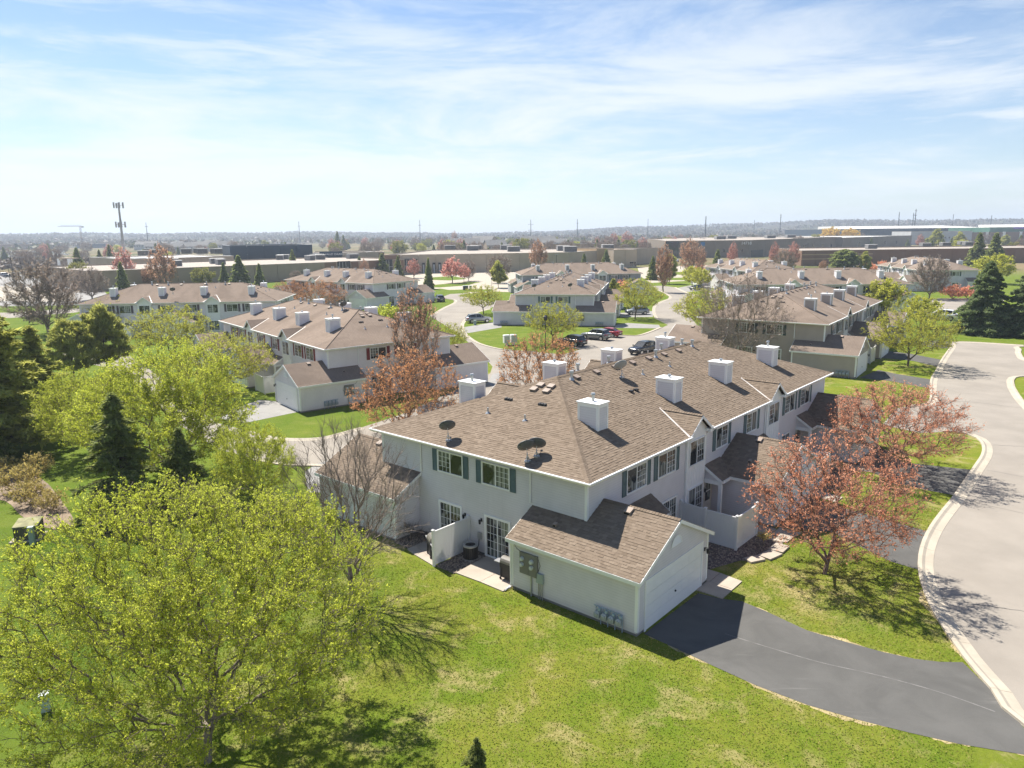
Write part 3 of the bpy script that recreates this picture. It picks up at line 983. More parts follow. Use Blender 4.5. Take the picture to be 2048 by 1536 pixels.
def lap_wall(b, p0, p1, z0, z1, top=None, out=(0, 0), exp=0.125):
    """lap siding between plan points p0 and p1; top(t)->z gives a sloping top; out = outward normal"""
    z = z0
    lp = 0.024
    ox, oy = out
    while z < z1 - 1e-4:
        zt = min(z + exp, z1)
        segs = [(0.0, 1.0, 0.0, 1.0)]
        if top:
            N = 40
            okb = [i / N for i in range(N + 1) if top(i / N) >= z]
            okt = [i / N for i in range(N + 1) if top(i / N) >= zt]
            if not okb:
                break
            b0, b1 = okb[0], okb[-1]
            t0, t1 = (okt[0], okt[-1]) if okt else ((b0 + b1) / 2, (b0 + b1) / 2)
            segs = [(b0, b1, t0, t1)]
        for b0, b1, t0, t1 in segs:
            def P(t, zz, o):
                return (p0[0] + (p1[0] - p0[0]) * t + ox * o, p0[1] + (p1[1] - p0[1]) * t + oy * o, zz)
            b.poly(P(b0, z, lp), P(b1, z, lp), P(t1, zt, 0.002), P(t0, zt, 0.002))
            b.poly(P(b0, z, 0), P(b1, z, 0), P(b1, z, lp), P(b0, z, lp))
        z = zt

def window(parent, T, axis, a0, a1, z0, z1, n_sash=2, grid=(3, 4), shutters=None, shut_mat=None, trim=0.07, name='window', grids=(0, 1)):
    """window in a wall; axis 'u' runs in the wall v=0 (outward -v), axis 'v' in the wall u=0 (outward -u)"""
    def Q(a, o, z):                      # o = distance out of the wall
        return (a, -o, z) if axis == 'u' else (-o, a, z)
    def bar(b, aa0, aa1, zz0, zz1, o0, o1):
        b.hexa([Q(aa0, o0, zz0), Q(aa1, o0, zz0), Q(aa1, o1, zz0), Q(aa0, o1, zz0)], [Q(aa0, o0, zz1), Q(aa1, o0, zz1), Q(aa1, o1, zz1), Q(aa0, o1, zz1)])
    fr = MB(T)
    t = trim
    bar(fr, a0 - t, a1 + t, z1, z1 + t, 0.0, 0.06)
    bar(fr, a0 - t, a1 + t, z0 - t, z0, 0.0, 0.07)
    bar(fr, a0 - t, a0, z0, z1, 0.0, 0.06)
    bar(fr, a1, a1 + t, z0, z1, 0.0, 0.06)
    sw = (a1 - a0) / n_sash
    for k in range(1, n_sash):
        bar(fr, a0 + sw * k - 0.03, a0 + sw * k + 0.03, z0, z1, 0.0, 0.05)
    f = fr.build(name, MAT['white'], parent)
    for k in range(n_sash):
        p = MB(T)
        x0, x1 = a0 + sw * k + 0.02, a0 + sw * (k + 1) - 0.02
        bar(p, x0, x1, z0, z1, 0.003, 0.024)
        p.build('pane', MAT['glass'], f)
        if k in grids and grid:
            g = MB(T)
            for i in range(1, grid[0]):
                x = x0 + (x1 - x0) * i / grid[0]
                bar(g, x - 0.008, x + 0.008, z0, z1, 0.024, 0.034)
            for j in range(1, grid[1]):
                z = z0 + (z1 - z0) * j / grid[1]
                bar(g, x0, x1, z - 0.008, z + 0.008, 0.024, 0.035)
            g.build('muntin', MAT['white'], f)
    for s0, s1 in (shutters or []):
        sh = MB(T)
        za, zb = z0 - 0.08, z1 + 0.06
        bar(sh, s0, s0 + 0.05, za, zb, 0.018, 0.055)
        bar(sh, s1 - 0.05, s1, za, zb, 0.018, 0.055)
        for zz in (za, (za + zb) / 2 - 0.03, zb - 0.06):
            bar(sh, s0 + 0.05, s1 - 0.05, zz, zz + 0.06, 0.018, 0.055)
        n = 11
        for j in range(n):
            z = za + 0.06 + (zb - za - 0.12) * j / n
            sh.poly(Q(s0 + .05, .045, z), Q(s1 - .05, .045, z), Q(s1 - .05, .02, z + (zb - za) / n), Q(s0 + .05, .02, z + (zb - za) / n))
        sh.build('shutter', MAT[shut_mat], parent)
    return f

def lantern(parent, T, axis, a, z):
    def Q(a, o, z):
        return (a, -o, z) if axis == 'u' else (-o, a, z)
    b = MB(T)
    b.hexa([Q(a - .05, 0.0, z - .05), Q(a + .05, 0.0, z - .05), Q(a + .05, .03, z - .05), Q(a - .05, .03, z - .05)], [Q(a - .05, 0.0, z + .12), Q(a + .05, 0.0, z + .12), Q(a + .05, .03, z + .12), Q(a - .05, .03, z + .12)])
    b.tube([Q(a, .03, z + .08), Q(a, .12, z + .14), Q(a, .16, z + .08)], .012, 5)
    b.rings([[Q(a + .075 * math.cos(k * PI / 3), .16 + .075 * math.sin(k * PI / 3), z + .07) for k in range(6)], [Q(a + .05 * math.cos(k * PI / 3), .16 + .05 * math.sin(k * PI / 3), z - .14) for k in range(6)]])
    b.build('wall_lamp', MAT['black'], parent)

def townhouse(label, loc, rz, sc=1.0, near=False, siding='siding', shut='shutter_teal'):
    H = thing('townhouse', label, 'townhouse', (loc[0], loc[1], 0.0), rz, 'eight unit townhouse blocks', sc)
    zr = ZE + ROOF_M * (W_ / 2 + EAVE)
    e = EAVE
    A1, A2 = (W_ / 2, W_ / 2, zr), (L_ - W_ / 2, W_ / 2, zr)
    C = [(-e, -e, ZE), (L_ + e, -e, ZE), (L_ + e, W_ + e, ZE), (-e, W_ + e, ZE)]
    sh = Shingler(5) if near else None
    um_, hw_, rzb = 10.32, 1.34, 6.40                 # bay gables: centre, half width, ridge height
    vr_ = (rzb - ZE) / ROOF_M - e
    def notched(o, a1, a2, flip):
        vv = (lambda v: W_ - v) if flip else (lambda v: v)
        pts = [(-e, vv(-e), ZE)]
        for c_ in (um_, L_ - um_):
            pts += [(c_ - hw_, vv(-e), ZE), (c_, vv(vr_), rzb), (c_ + hw_, vv(-e), ZE)]
        pts += [(L_ + e, vv(-e), ZE), A2, A1]
        return pts
    S0, S1 = notched(0, 0, 0, False), notched(0, 0, 0, True)
    roof = MB()
    roof.poly(*S0)
    roof.poly(C[1], C[2], A2)
    roof.poly(*reversed(S1))
    roof.poly(C[3], C[0], A1)
    segs_u = [(-e, um_ - hw_), (um_ + hw_, L_ - um_ - hw_), (L_ - um_ + hw_, L_ + e)]
    for x0, x1 in segs_u:
        roof.poly((x0, -e, ZE - .02), (x0, .02, ZE - .02), (x1, .02, ZE - .02), (x1, -e, ZE - .02))
        roof.poly((x0, W_ + e, ZE - .02), (x0, W_ - .02, ZE - .02), (x1, W_ - .02, ZE - .02), (x1, W_ + e, ZE - .02))
    for x0, x1 in ((-e, .02), (L_ - .02, L_ + e)):
        roof.poly((x0, .02, ZE - .022), (x1, .02, ZE - .022), (x1, W_ - .02, ZE - .022), (x0, W_ - .02, ZE - .022))
    rmat = MAT['deck'] if near else MAT['shingle_far']
    ro = roof.build('roof', [rmat], H)
    if near:
        cs = 1 / math.hypot(1, ROOF_M)
        pls = [Plane(C[0], (1, 0, 0), (0, 1, ROOF_M)), Plane(C[1], (0, 1, 0), (-1, 0, ROOF_M)), Plane(C[2], (-1, 0, 0), (0, -1, ROOF_M)), Plane(C[3], (0, -1, 0), (1, 0, ROOF_M))]
        for pl, pts in zip(pls, [S0, [C[1], C[2], A2], S1, [C[3], C[0], A1]]):
            sh.cover(pl, pts)
    # hips and ridge
    if near:
        sh.caps(A1, A2)
        for c, a in ((C[0], A1), (C[3], A1), (C[1], A2), (C[2], A2)):
            sh.caps(c, a)
    else:
        b = MB()
        for p, q in ((A1, A2), (C[0], A1), (C[3], A1), (C[1], A2), (C[2], A2)):
            b.tube([(p[0], p[1], p[2] + .0), (q[0], q[1], q[2] + .0)], 0.06, 5)
        b.build('ridge_cap', rmat, ro)
    # fascia and gutters round the eaves
    g = MB()
    prof = lambda s: [(s - .02, -0.16), (s - .02, 0.0), (s + .11, 0.015), (s + .13, -.02), (s + .06, -.13)]
    runs = [((L_ + e, -e), (L_ + e, W_ + e), (1, 0)), ((-e, W_ + e), (-e, -e), (-1, 0))]
    for x0, x1 in segs_u:
        runs += [((x0, -e), (x1, -e), (0, -1)), ((x1, W_ + e), (x0, W_ + e), (0, 1))]
    for (x0, y0), (x1, y1), (nx, ny) in runs:
        rs = []
        tx, ty = (x1 - x0), (y1 - y0)
        ln = math.hypot(tx, ty)
        tx, ty = tx / ln, ty / ln
        for (x, y, sg) in ((x0, y0, -1), (x1, y1, 1)):
            rs.append([(x + nx * w + tx * sg * max(w, 0), y + ny * w + ty * sg * max(w, 0), ZE + z) for w, z in prof(0)])
        g.rings(rs)
    g.build('gutter', MAT['white'], H)

    # walls with real laps
    wb = MB()
    zt = ZE - 0.02
    lap_wall(wb, (0, 0), (0, W_), 0.13, zt, out=(-1, 0))
    lap_wall(wb, (L_, 0), (L_, W_), 0.13, zt, out=(1, 0))
    lap_wall(wb, (0, 0), (L_, 0), 0.13, zt, out=(0, -1))
    lap_wall(wb, (0, W_), (L_, W_), 0.13, zt, out=(0, 1))
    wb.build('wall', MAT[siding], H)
    fb = MB()
    fb.box(0.02, 0.02, -0.3, L_ - 0.02, W_ - 0.02, 0.15)
    fb.build('foundation', MAT['foundation'], H)
    for x, y, sx, sy in ((0, 0, -1, -1), (L_, 0, 1, -1), (0, W_, -1, 1), (L_, W_, 1, 1)):
        cb = MB()
        cb.box(min(x + sx * .03, x - sx * .11), min(y + sy * .03, y - sy * .11), 0.2, max(x + sx * .03, x - sx * .11), max(y + sy * .03, y - sy * .11), zt)
        cb.build('corner_board', MAT['white'], H)

    T0 = {}
    for su in (0, 1):
        for sv in (0, 1):
            def T(u, v, z, su=su, sv=sv):
                return (L_ - u if su else u, W_ - v if sv else v, z)
            T0[(su, sv)] = T
            # ---- end wall, half
            window(H, T, 'v', 4.57, 6.31, 3.93, 4.98, grids=(0,), grid=(3, 4), shutters=[(4.13, 4.50), (6.38, 6.75)], shut_mat=shut)
            window(H, T, 'v', 4.62, 6.10, 0.12, 2.16, grids=(0, 1), grid=(3, 5), trim=0.13, name='patio_door')
            lantern(H, T, 'v', 6.45, 1.85)
            d = MB(T)
            d.tube([(-.05, 3.22, ZE - .12), (-.06, 3.22, 3.6 if sv == 0 or True else 0.3)], .045, 4)
            d.build('downspout', MAT['white'], H)
            # ---- long wall, half
            window(H, T, 'u', 3.32, 5.06, 3.83, 4.98, grids=(1,), grid=(3, 4), shutters=[(2.88, 3.25), (5.13, 5.5)], shut_mat=shut)
            window(H, T, 'u', 6.30, 8.04, 3.83, 4.98, grids=(1,), grid=(3, 4), shutters=[(5.86, 6.23), (8.11, 8.48)], shut_mat=shut)
            window(H, T, 'u', 12.95, 14.42, 3.83, 4.98, grids=(1,), grid=(3, 4), shutters=[(12.5, 12.88), (14.49, 14.87)], shut_mat=shut)
            window(H, T, 'u', 6.9, 8.3, 0.95, 2.25, grids=(0, 1), grid=(3, 3), trim=0.1)
            # bay: white panelled box with its own gable
            by = MB(T)
            bu0, bu1, bo = 9.22, 11.42, 0.12
            by.hexa([(bu0, 0, 0.2), (bu1, 0, 0.2), (bu1, -bo, 0.2), (bu0, -bo, 0.2)], [(bu0, 0, 5.44), (bu1, 0, 5.44), (bu1, -bo, 5.44), (bu0, -bo, 5.44)])
            um = um_
            gz0 = 5.44
            gz1 = rzb - .08
            by.poly((bu0 - .1, -bo, gz0), (bu1 + .1, -bo, gz0), (um, -bo, gz1))
            for k in range(1, 7):                                  # vertical boards and battens
                x = bu0 + (bu1 - bu0) * k / 7
                by.hexa([(x - .012, -bo, 2.5), (x + .012, -bo, 2.5), (x + .012, -bo - .014, 2.5), (x - .012, -bo - .014, 2.5)], [(x - .012, -bo, 3.5), (x + .012, -bo, 3.5), (x + .012, -bo - .014, 3.5), (x - .012, -bo - .014, 3.5)])
            byo = by.build('bay', MAT['white'], H)
            Tb = lambda u, v, z, T=T: T(u, v - bo, z)
            window(byo, Tb, 'u', 9.50, 11.14, 3.66, 4.98, grids=(1,), grid=(3, 4), trim=0.06)
            window(byo, Tb, 'u', 9.50, 11.14, 0.75, 2.25, grids=(1,), grid=(3, 4), trim=0.06)
            # gable roof of the bay runs back into the main slope
            gu0, gu1 = um - hw_, um + hw_
            ez, rz_, vr, ve, fv = ZE, rzb, vr_, -e, -e - .02
            dr = MB(T)
            dr.poly((gu0, fv, ez), (um, fv, rz_), (um, vr, rz_), (gu0, ve, ez))
            dr.poly((gu1, fv, ez), (gu1, ve, ez), (um, vr, rz_), (um, fv, rz_))
            dro = dr.build('bay_roof', rmat, H)
            if near:
                for s0, (pa, pb) in ((-1, (gu0, um)), (1, (gu1, um))):
                    o_, r_, rb, eb = T(pa, fv, ez), T(um, fv, rz_), T(um, vr, rz_), T(pa, ve, ez)
                    pl = Plane(o_, Vector(eb) - Vector(o_), Vector(r_) - Vector(o_))
                    sh.cover(pl, [o_, eb, rb, r_])
                sh.caps(T(um, fv, rz_), T(um, vr, rz_), 0.13)
            tr = MB(T)                                              # rake boards and returns
            for pa in (gu0, gu1):
                s = 1 if pa < um else -1
                tr.hexa([(pa, fv - .02, ez - .16), (pa, fv + .03, ez - .16), (um, fv + .03, rz_ - .16), (um, fv - .02, rz_ - .16)], [(pa, fv - .02, ez), (pa, fv + .03, ez), (um, fv + .03, rz_), (um, fv - .02, rz_)])
                tr.box(min(pa, pa + s * .34), fv - .015, ez - .2, max(pa, pa + s * .34), -bo, ez - .02)
            tr.build('rake_board', MAT['white'], H)
            vl = MB(T)                                              # pale valley flashing
            q0, q1 = Vector((gu0, ve, ez)), Vector((um, vr, rz_))
            nn = Vector((-ROOF_M * 0, -ROOF_M, 1)).normalized()
            dd = (q1 - q0)
            wv = Vector((-1, 0, 0)) * 0.17
            vl.poly(tuple(q0 + wv + nn * .035), tuple(q0 + nn * .05), tuple(q1 + nn * .05), tuple(q1 + wv * .6 + nn * .035))
            q0b = Vector((gu1, ve, ez))
            vl.poly(tuple(q0b - wv + nn * .035), tuple(q0b + nn * .05), tuple(q1 + nn * .05), tuple(q1 - wv * .6 + nn * .035))
            vl.build('valley_flashing', MAT['copper'], H)
            d = MB(T)
            d.tube([(11.55, -.3, ZE - .15), (11.55, -.06, ZE - .4), (11.55, -.05, 3.2)], .045, 4)
            d.build('downspout', MAT['white'], H)
            # ---- chimneys
            for k, cu in enumerate((4.50, 12.38)):
                cz = 7.74
                cu0, cu1, cv0, cv1 = cu - .43, cu + .43, 2.2, 3.4
                ch = MB(T)
                zb = .13 + .125 * math.floor((ZE + ROOF_M * (cv0 + e) - .05 - .13) / .125)
                for pa, pb, o_ in (((cu0, cv0), (cu1, cv0), (0, -1)), ((cu0, cv1), (cu1, cv1), (0, 1)), ((cu0, cv0), (cu0, cv1), (-1, 0)), ((cu1, cv0), (cu1, cv1), (1, 0))):
                    lap_wall(ch, pa, pb, zb, cz, out=o_)
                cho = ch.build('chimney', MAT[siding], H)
                cbd = MB(T)
                for x, y, sx, sy in ((cu0, cv0, -1, -1), (cu1, cv0, 1, -1), (cu0, cv1, -1, 1), (cu1, cv1, 1, 1)):
                    cbd.box(min(x + sx * .03, x - sx * .10), min(y + sy * .03, y - sy * .10), zb, max(x + sx * .03, x - sx * .10), max(y + sy * .03, y - sy * .10), cz)
                cbd.box(cu0 - .032, cv0 - .032, cz - .17, cu1 + .032, cv1 + .032, cz - .002)
                cbd.build('chimney_trim', MAT['white'], cho)
                cp = MB(T)
                cp.box(cu0 - .09, cv0 - .09, cz, cu1 + .09, cv1 + .09, cz + .05)
                cp.build('chimney_cap', MAT['white'], cho)
                fl = MB(T)
                hgt = .34 if k == 0 else .1
                fl.cyl((cu, 2.8, cz + .05), (cu, 2.8, cz + .05 + hgt), .08, n=8)
                fl.cyl((cu, 2.8, cz + .05 + hgt), (cu, 2.8, cz + .13 + hgt), .13, .10, n=8)
                fl.build('flue_pipe', MAT['metal'], cho)
            # ---- end garage
            garage(H, T, GU0, GU1, GV0, GV1, siding, rmat, sh, near and su == 0 and sv == 0, near)
            porch(H, T, GU1, 1, siding, rmat, sh, near)
    for sv in (0, 1):
        T = T0[(0, sv)]
        garage(H, T, 12.72, 18.92, GV0, 0.0, siding, rmat, sh, False, near)
        porch(H, T, 12.72, -1, siding, rmat, sh, near)
        porch(H, T, 18.92, 1, siding, rmat, sh, near)
        porch(H, T, L_ - GU1, -1, siding, rmat, sh, near) if False else None
    # ---- roof vents, pipes
    def up(z_u=None, v=None, u=None):
        return 0
    def zroof(u, v):
        d = min(v + e, W_ + e - v, u + e, L_ + e - u)
        return ZE + ROOF_M * d
    def boxvent(u, v, ang=0.0):
        z = zroof(u, v)
        b = MB()
        b.box(-.2, -.17, -.05, .2, .17, .06)
        o = b.build('roof_vent', MAT['ventbox'], H)
        m = MB()
        m.box(-.17, -.2, .0, .17, -.172, .045)
        m.build('vent_throat', MAT['black'], o)
        o.location = (u, v, z + .08)
        o.rotation_euler = (math.atan(ROOF_M), 0, ang)
        return o
    for k in range(7):
        boxvent(8.2 + 2.03 * k, 6.47)
        if k % 2 == 0:
            boxvent(9.2 + 2.03 * k, W_ - 6.47, PI)
    for su in (0, 1):
        for u, v in ((5.46, 7.42), (5.94, 7.32), (5.48, 6.54), (5.96, 6.59)):
            boxvent(L_ - u if su else u, v, PI / 2 if su else -PI / 2)
        for u, v in ((4.21, 8.22), (4.28, 5.9)):
            for j in (-.18, 0, .18):
                uu = L_ - u if su else u
                b = MB()
                b.hexa([(-.09, -.07, -.05), (.09, -.07, -.05), (.09, .07, -.05), (-.09, .07, -.05)], [(-.06, -.06, .1), (.09, -.06, .13), (.09, .06, .13), (-.06, .06, .1)])
                o = b.build('slant_vent', MAT['black'], H)
                o.location = (uu, v + j, zroof(uu, v))
                o.rotation_euler = (0, 0, PI if su else 0)
        for u, v in ((2.84, 8.51), (2.84, 5.91)):
            pipe(H, L_ - u if su else u, v, zroof(u, v), .3, .05)
    for u, v, h in ((7.69, 6.46, .42), (17.23, 6.48, .42), (22.37, 7.26, .38), (22.66, 6.6, .42), (9.9, 7.6, .42), (13.1, 7.5, .42), (19.6, 7.4, .42)):
        bvent(H, u, v, zroof(u, v), h)
    for u, v in ((13.52, 5.26), (16.95, 5.28), (11.2, 8.9), (20.4, 8.9)):
        pipe(H, u, v, zroof(u, v), .3, .05)
    for u, v in ((10.27, 4.1), (10.8, 4.09)):
        b = MB()
        b.box(-.12, -.12, -.05, .12, .1, .12)
        o = b.build('slant_vent', MAT['black'], H)
        o.location = (u, v, zroof(u, v))
    if near:
        sh.build('shingle_courses', ro)
    return H, sh

def bvent(H, u, v, z, h):
    b = MB()
    b.cyl((u, v, z - .05), (u, v, z + h), .085, n=9)
    b.cyl((u, v, z + h - .02), (u, v, z + h + .1), .14, .13, n=9)
    b.cyl((u, v, z - .02), (u, v, z + .12), .19, .10, n=9)
    b.build('vent_stack', MAT['metal'], H)
def pipe(H, u, v, z, h, r):
    b = MB()
    b.cyl((u, v, z - .05), (u, v, z + h), r, n=8)
    b.cyl((u, v, z - .03), (u, v, z + .07), .15, .07, n=8)
    b.build('vent_pipe', MAT['metal'], H)

def garage(H, T, u0, u1, v0, v1, siding, rmat, sh, singles, near):
    um = (u0 + u1) / 2
    hw = (u1 - u0) / 2
    gr = GRM * hw
    zr = GZE + GRM * (hw + GE) + 0.0
    ext = v1 > 0.1
    ev0, ez = v0 - GE, GZE
    eu0, eu1 = u0 - GE, u1 + GE
    ridge = lambda u: zr - GRM * abs(u - um)
    rb = MB(T)
    if ext:       # the outer slope runs past the house corner
        z_c = ridge(0.0)
        rb.poly((eu0, ev0, ez), (0.0, ev0, z_c), (0.0, v1 + GE, z_c), (eu0, v1 + GE, ez))
        rb.poly((0.0, ev0, z_c), (um, ev0, zr), (um, 0.0, zr), (0.0, 0.0, z_c))
    else:
        rb.poly((eu0, ev0, ez), (um, ev0, zr), (um, 0, zr), (eu0, 0, ez))
    rb.poly((eu1, ev0, ez), (eu1, 0, ez), (um, 0, zr), (um, ev0, zr))
    ro = rb.build('garage_roof', rmat, H)
    if near:
        P = lambda u, v: T(u, v, ridge(u))
        def cov(pts, a, b2, o, want=0):
            pl = Plane(T(*o), Vector(T(*a)) - Vector(T(*o)), Vector(T(*b2)) - Vector(T(*o)))
            tgt = sh
            tgt.cover(pl, pts, want)
        o_ = (eu0, ev0, ez)
        if ext:
            mine = Shingler(11) if singles else None
            pl = Plane(T(*o_), Vector(T(eu0, v1, ez)) - Vector(T(*o_)), Vector(T(um, ev0, zr)) - Vector(T(*o_)))
            (mine or sh).cover(pl, [T(eu0, ev0, ez), P(0, ev0), P(0, v1 + GE), T(eu0, v1 + GE, ez)], 300 if singles else 0)
            if mine:
                mine.build_single(ro)
                sh.v, base = sh.v, len(sh.v)
                sh.v += mine.v
                sh.t += mine.t
                sh.f += [tuple(i + base for i in f) for f in mine.f]
            sh.cover(pl, [P(0, ev0), P(um, ev0), P(um, 0), P(0, 0)])
        else:
            cov([T(eu0, ev0, ez), P(um, ev0), P(um, 0), T(eu0, 0, ez)], (eu0, 0, ez), (um, ev0, zr), o_)
        cov([T(eu1, ev0, ez), P(um, ev0), P(um, 0), T(eu1, 0, ez)], (eu1, 0, ez), (um, ev0, zr), (eu1, ev0, ez))
        sh.caps(T(um, ev0, zr), T(um, 0, zr), 0.14)
    # walls
    w = MB(T)
    topf = lambda t: GZE + GRM * (hw - abs(t * 2 - 1) * hw) + 0.06
    lap_wall(w, (u0, v0), (u1, v0), 0.13, GZE + gr + 0.05, top=topf, out=(0, -1))
    lap_wall(w, (u0, v0), (u0, v1), 0.13, GZE + .02, out=(-1, 0))
    lap_wall(w, (u1, v0), (u1, 0), 0.13, GZE + .02, out=(1, 0))
    if ext:
        lap_wall(w, (u0, v1), (0, v1), 0.13, 3.4, top=lambda t: ridge(u0 * (1 - t)) - .04, out=(0, 1))
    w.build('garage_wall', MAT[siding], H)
    f = MB(T)
    f.box(u0 + .01, v0 + .01, -.3, u1 - .01, (v1 if ext else 0) - .01, .15)
    f.build('foundation', MAT['foundation'], H)
    tr = MB(T)
    # eave fascia, rake boards, corner boards
    tr.box(eu0 - .03, ev0 - .01, ez - .17, eu0 + .02, (v1 + GE if ext else -.02), ez - .004)
    tr.box(eu1 - .02, ev0 - .01, ez - .17, eu1 + .03, -.02, ez - .004)
    tr.box(eu0 + .02, v0 + .0, ez - .17, u0 - .0, (v1 + GE if ext else -.03), ez - .15)
    for s in (-1, 1):
        eu = eu0 if s < 0 else eu1
        tr.hexa([(eu, ev0 - .025, ez - .17), (eu, ev0 + .02, ez - .17), (um, ev0 + .02, zr - .17), (um, ev0 - .025, zr - .17)], [(eu, ev0 - .025, ez), (eu, ev0 + .02, ez), (um, ev0 + .02, zr), (um, ev0 - .025, zr)])
        tr.hexa([(eu, ev0 + .02, ez - .12), (eu, v0, ez - .12), (um, v0, zr - .12), (um, ev0 + .02, zr - .12)], [(eu, ev0 + .02, ez - .10), (eu, v0, ez - .10), (um, v0, zr - .10), (um, ev0 + .02, zr - .10)])
        if ext and s < 0:
            tr.hexa([(eu, v1 + GE - .02, ez - .16), (eu, v1 + GE + .02, ez - .16), (0, v1 + GE + .02, ridge(0) - .16), (0, v1 + GE - .02, ridge(0) - .16)], [(eu, v1 + GE - .02, ez), (eu, v1 + GE + .02, ez), (0, v1 + GE + .02, ridge(0)), (0, v1 + GE - .02, ridge(0))])
    tr.build('fascia', MAT['white'], H)
    bits = [(min(x + sx * .03, x - sx * .11), v0 - .03, max(x + sx * .03, x - sx * .11), v0 + .11) for x, sx in ((u0, -1), (u1, 1))]
    if ext:
        bits.append((u0 - .03, v1 - .11, u0 + .11, v1 + .03))
    for x0, y0, x1, y1 in bits:
        cb = MB(T)
        cb.box(x0, y0, .2, x1, y1, GZE - .02)
        cb.build('corner_board', MAT['white'], H)
    # door with four sections in a white frame
    d0, d1, dz = um - 2.44, um + 2.44, 2.13
    fr = MB(T)
    fr.box(d0 - .14, v0 - .05, .0, d0, v0 - .012, dz)
    fr.box(d1, v0 - .05, .0, d1 + .14, v0 - .012, dz)
    fr.box(d0 - .14, v0 - .05, dz, d1 + .14, v0 - .012, dz + .14)
    fo = fr.build('garage_door', MAT['white'], H)
    for k in range(4):
        s = MB(T)
        z0, z1 = .02 + k * .5275, .02 + (k + 1) * .5275 - .012
        s.box(d0, v0 - .030, z0, d1, v0 - .014, z1)
        for j in range(8):
            x0 = d0 + .09 + j * .59
            s.box(x0, v0 - .036, z0 + .1, x0 + .55, v0 - .030, z1 - .1)
        if k == 1:
            s.mi = 1
            s.cyl((um, v0 - .03, z0 + .28), (um, v0 - .08, z0 + .28), .045, n=8)
        s.build('door_section', [MAT['door_white'], MAT['black']], fo)
    lv = MB(T)                                                     # half-round louvre in the gable
    R = .42
    lz = GZE + .42
    n = 10
    lv.rings([[(um + (R + .07) * math.cos(PI * k / n), v0 - .045, lz + (R + .07) * math.sin(PI * k / n)) for k in range(n + 1)], [(um + R * math.cos(PI * k / n), v0 - .045, lz + R * math.sin(PI * k / n)) for k in range(n + 1)]], False, False)
    lv.poly(*[(um + R * math.cos(PI * k / n), v0 - .022, lz + R * math.sin(PI * k / n)) for k in range(n + 1)])
    for j in range(5):
        z = lz + .05 + j * .075
        x = math.sqrt(max(0.001, R * R - (z - lz) ** 2)) - .02
        lv.poly((um - x, v0 - .022, z + .06), (um + x, v0 - .022, z + .06), (um + x, v0 - .05, z), (um - x, v0 - .05, z))
    lv.build('gable_louvre', MAT['white'], H)
    lantern(H, T, 'u', 0, 0) if False else None
    Tl = lambda u, v, z: T(u, v + v0 - .02, z)
    lantern(H, Tl, 'u', d1 + .33, 1.75)
    # box vent and small cap on the slope
    for uu, vv, s in ((um - .32, v0 + 2.2, .17), (u0 + 1.1, v0 + 5.0 if ext else v0 + 2.0, .09)):
        b = MB(T)
        z = ridge(uu)
        b.hexa([(uu - s, vv - s, z - GRM * s - .05), (uu + s, vv - s, z + GRM * s - .05), (uu + s, vv + s, z + GRM * s - .05), (uu - s, vv + s, z - GRM * s - .05)],
               [(uu - s, vv - s, z - GRM * s + .14), (uu + s, vv - s, z + GRM * s + .1), (uu + s, vv + s, z + GRM * s + .1), (uu - s, vv + s, z - GRM * s + .14)])
        o = b.build('roof_vent', MAT['ventbox'], H)
        b = MB(T)
        b.hexa([(uu - s - .01, vv - s * .8, z - GRM * s + .02), (uu - s + .02, vv - s * .8, z - GRM * s + .02), (uu - s + .02, vv + s * .8, z - GRM * s + .02), (uu - s - .01, vv + s * .8, z - GRM * s + .02)],
               [(uu - s - .01, vv - s * .8, z - GRM * s + .11), (uu - s + .02, vv - s * .8, z - GRM * s + .11), (uu - s + .02, vv + s * .8, z - GRM * s + .11), (uu - s - .01, vv + s * .8, z - GRM * s + .11)])
        b.build('vent_throat', MAT['black'], o)

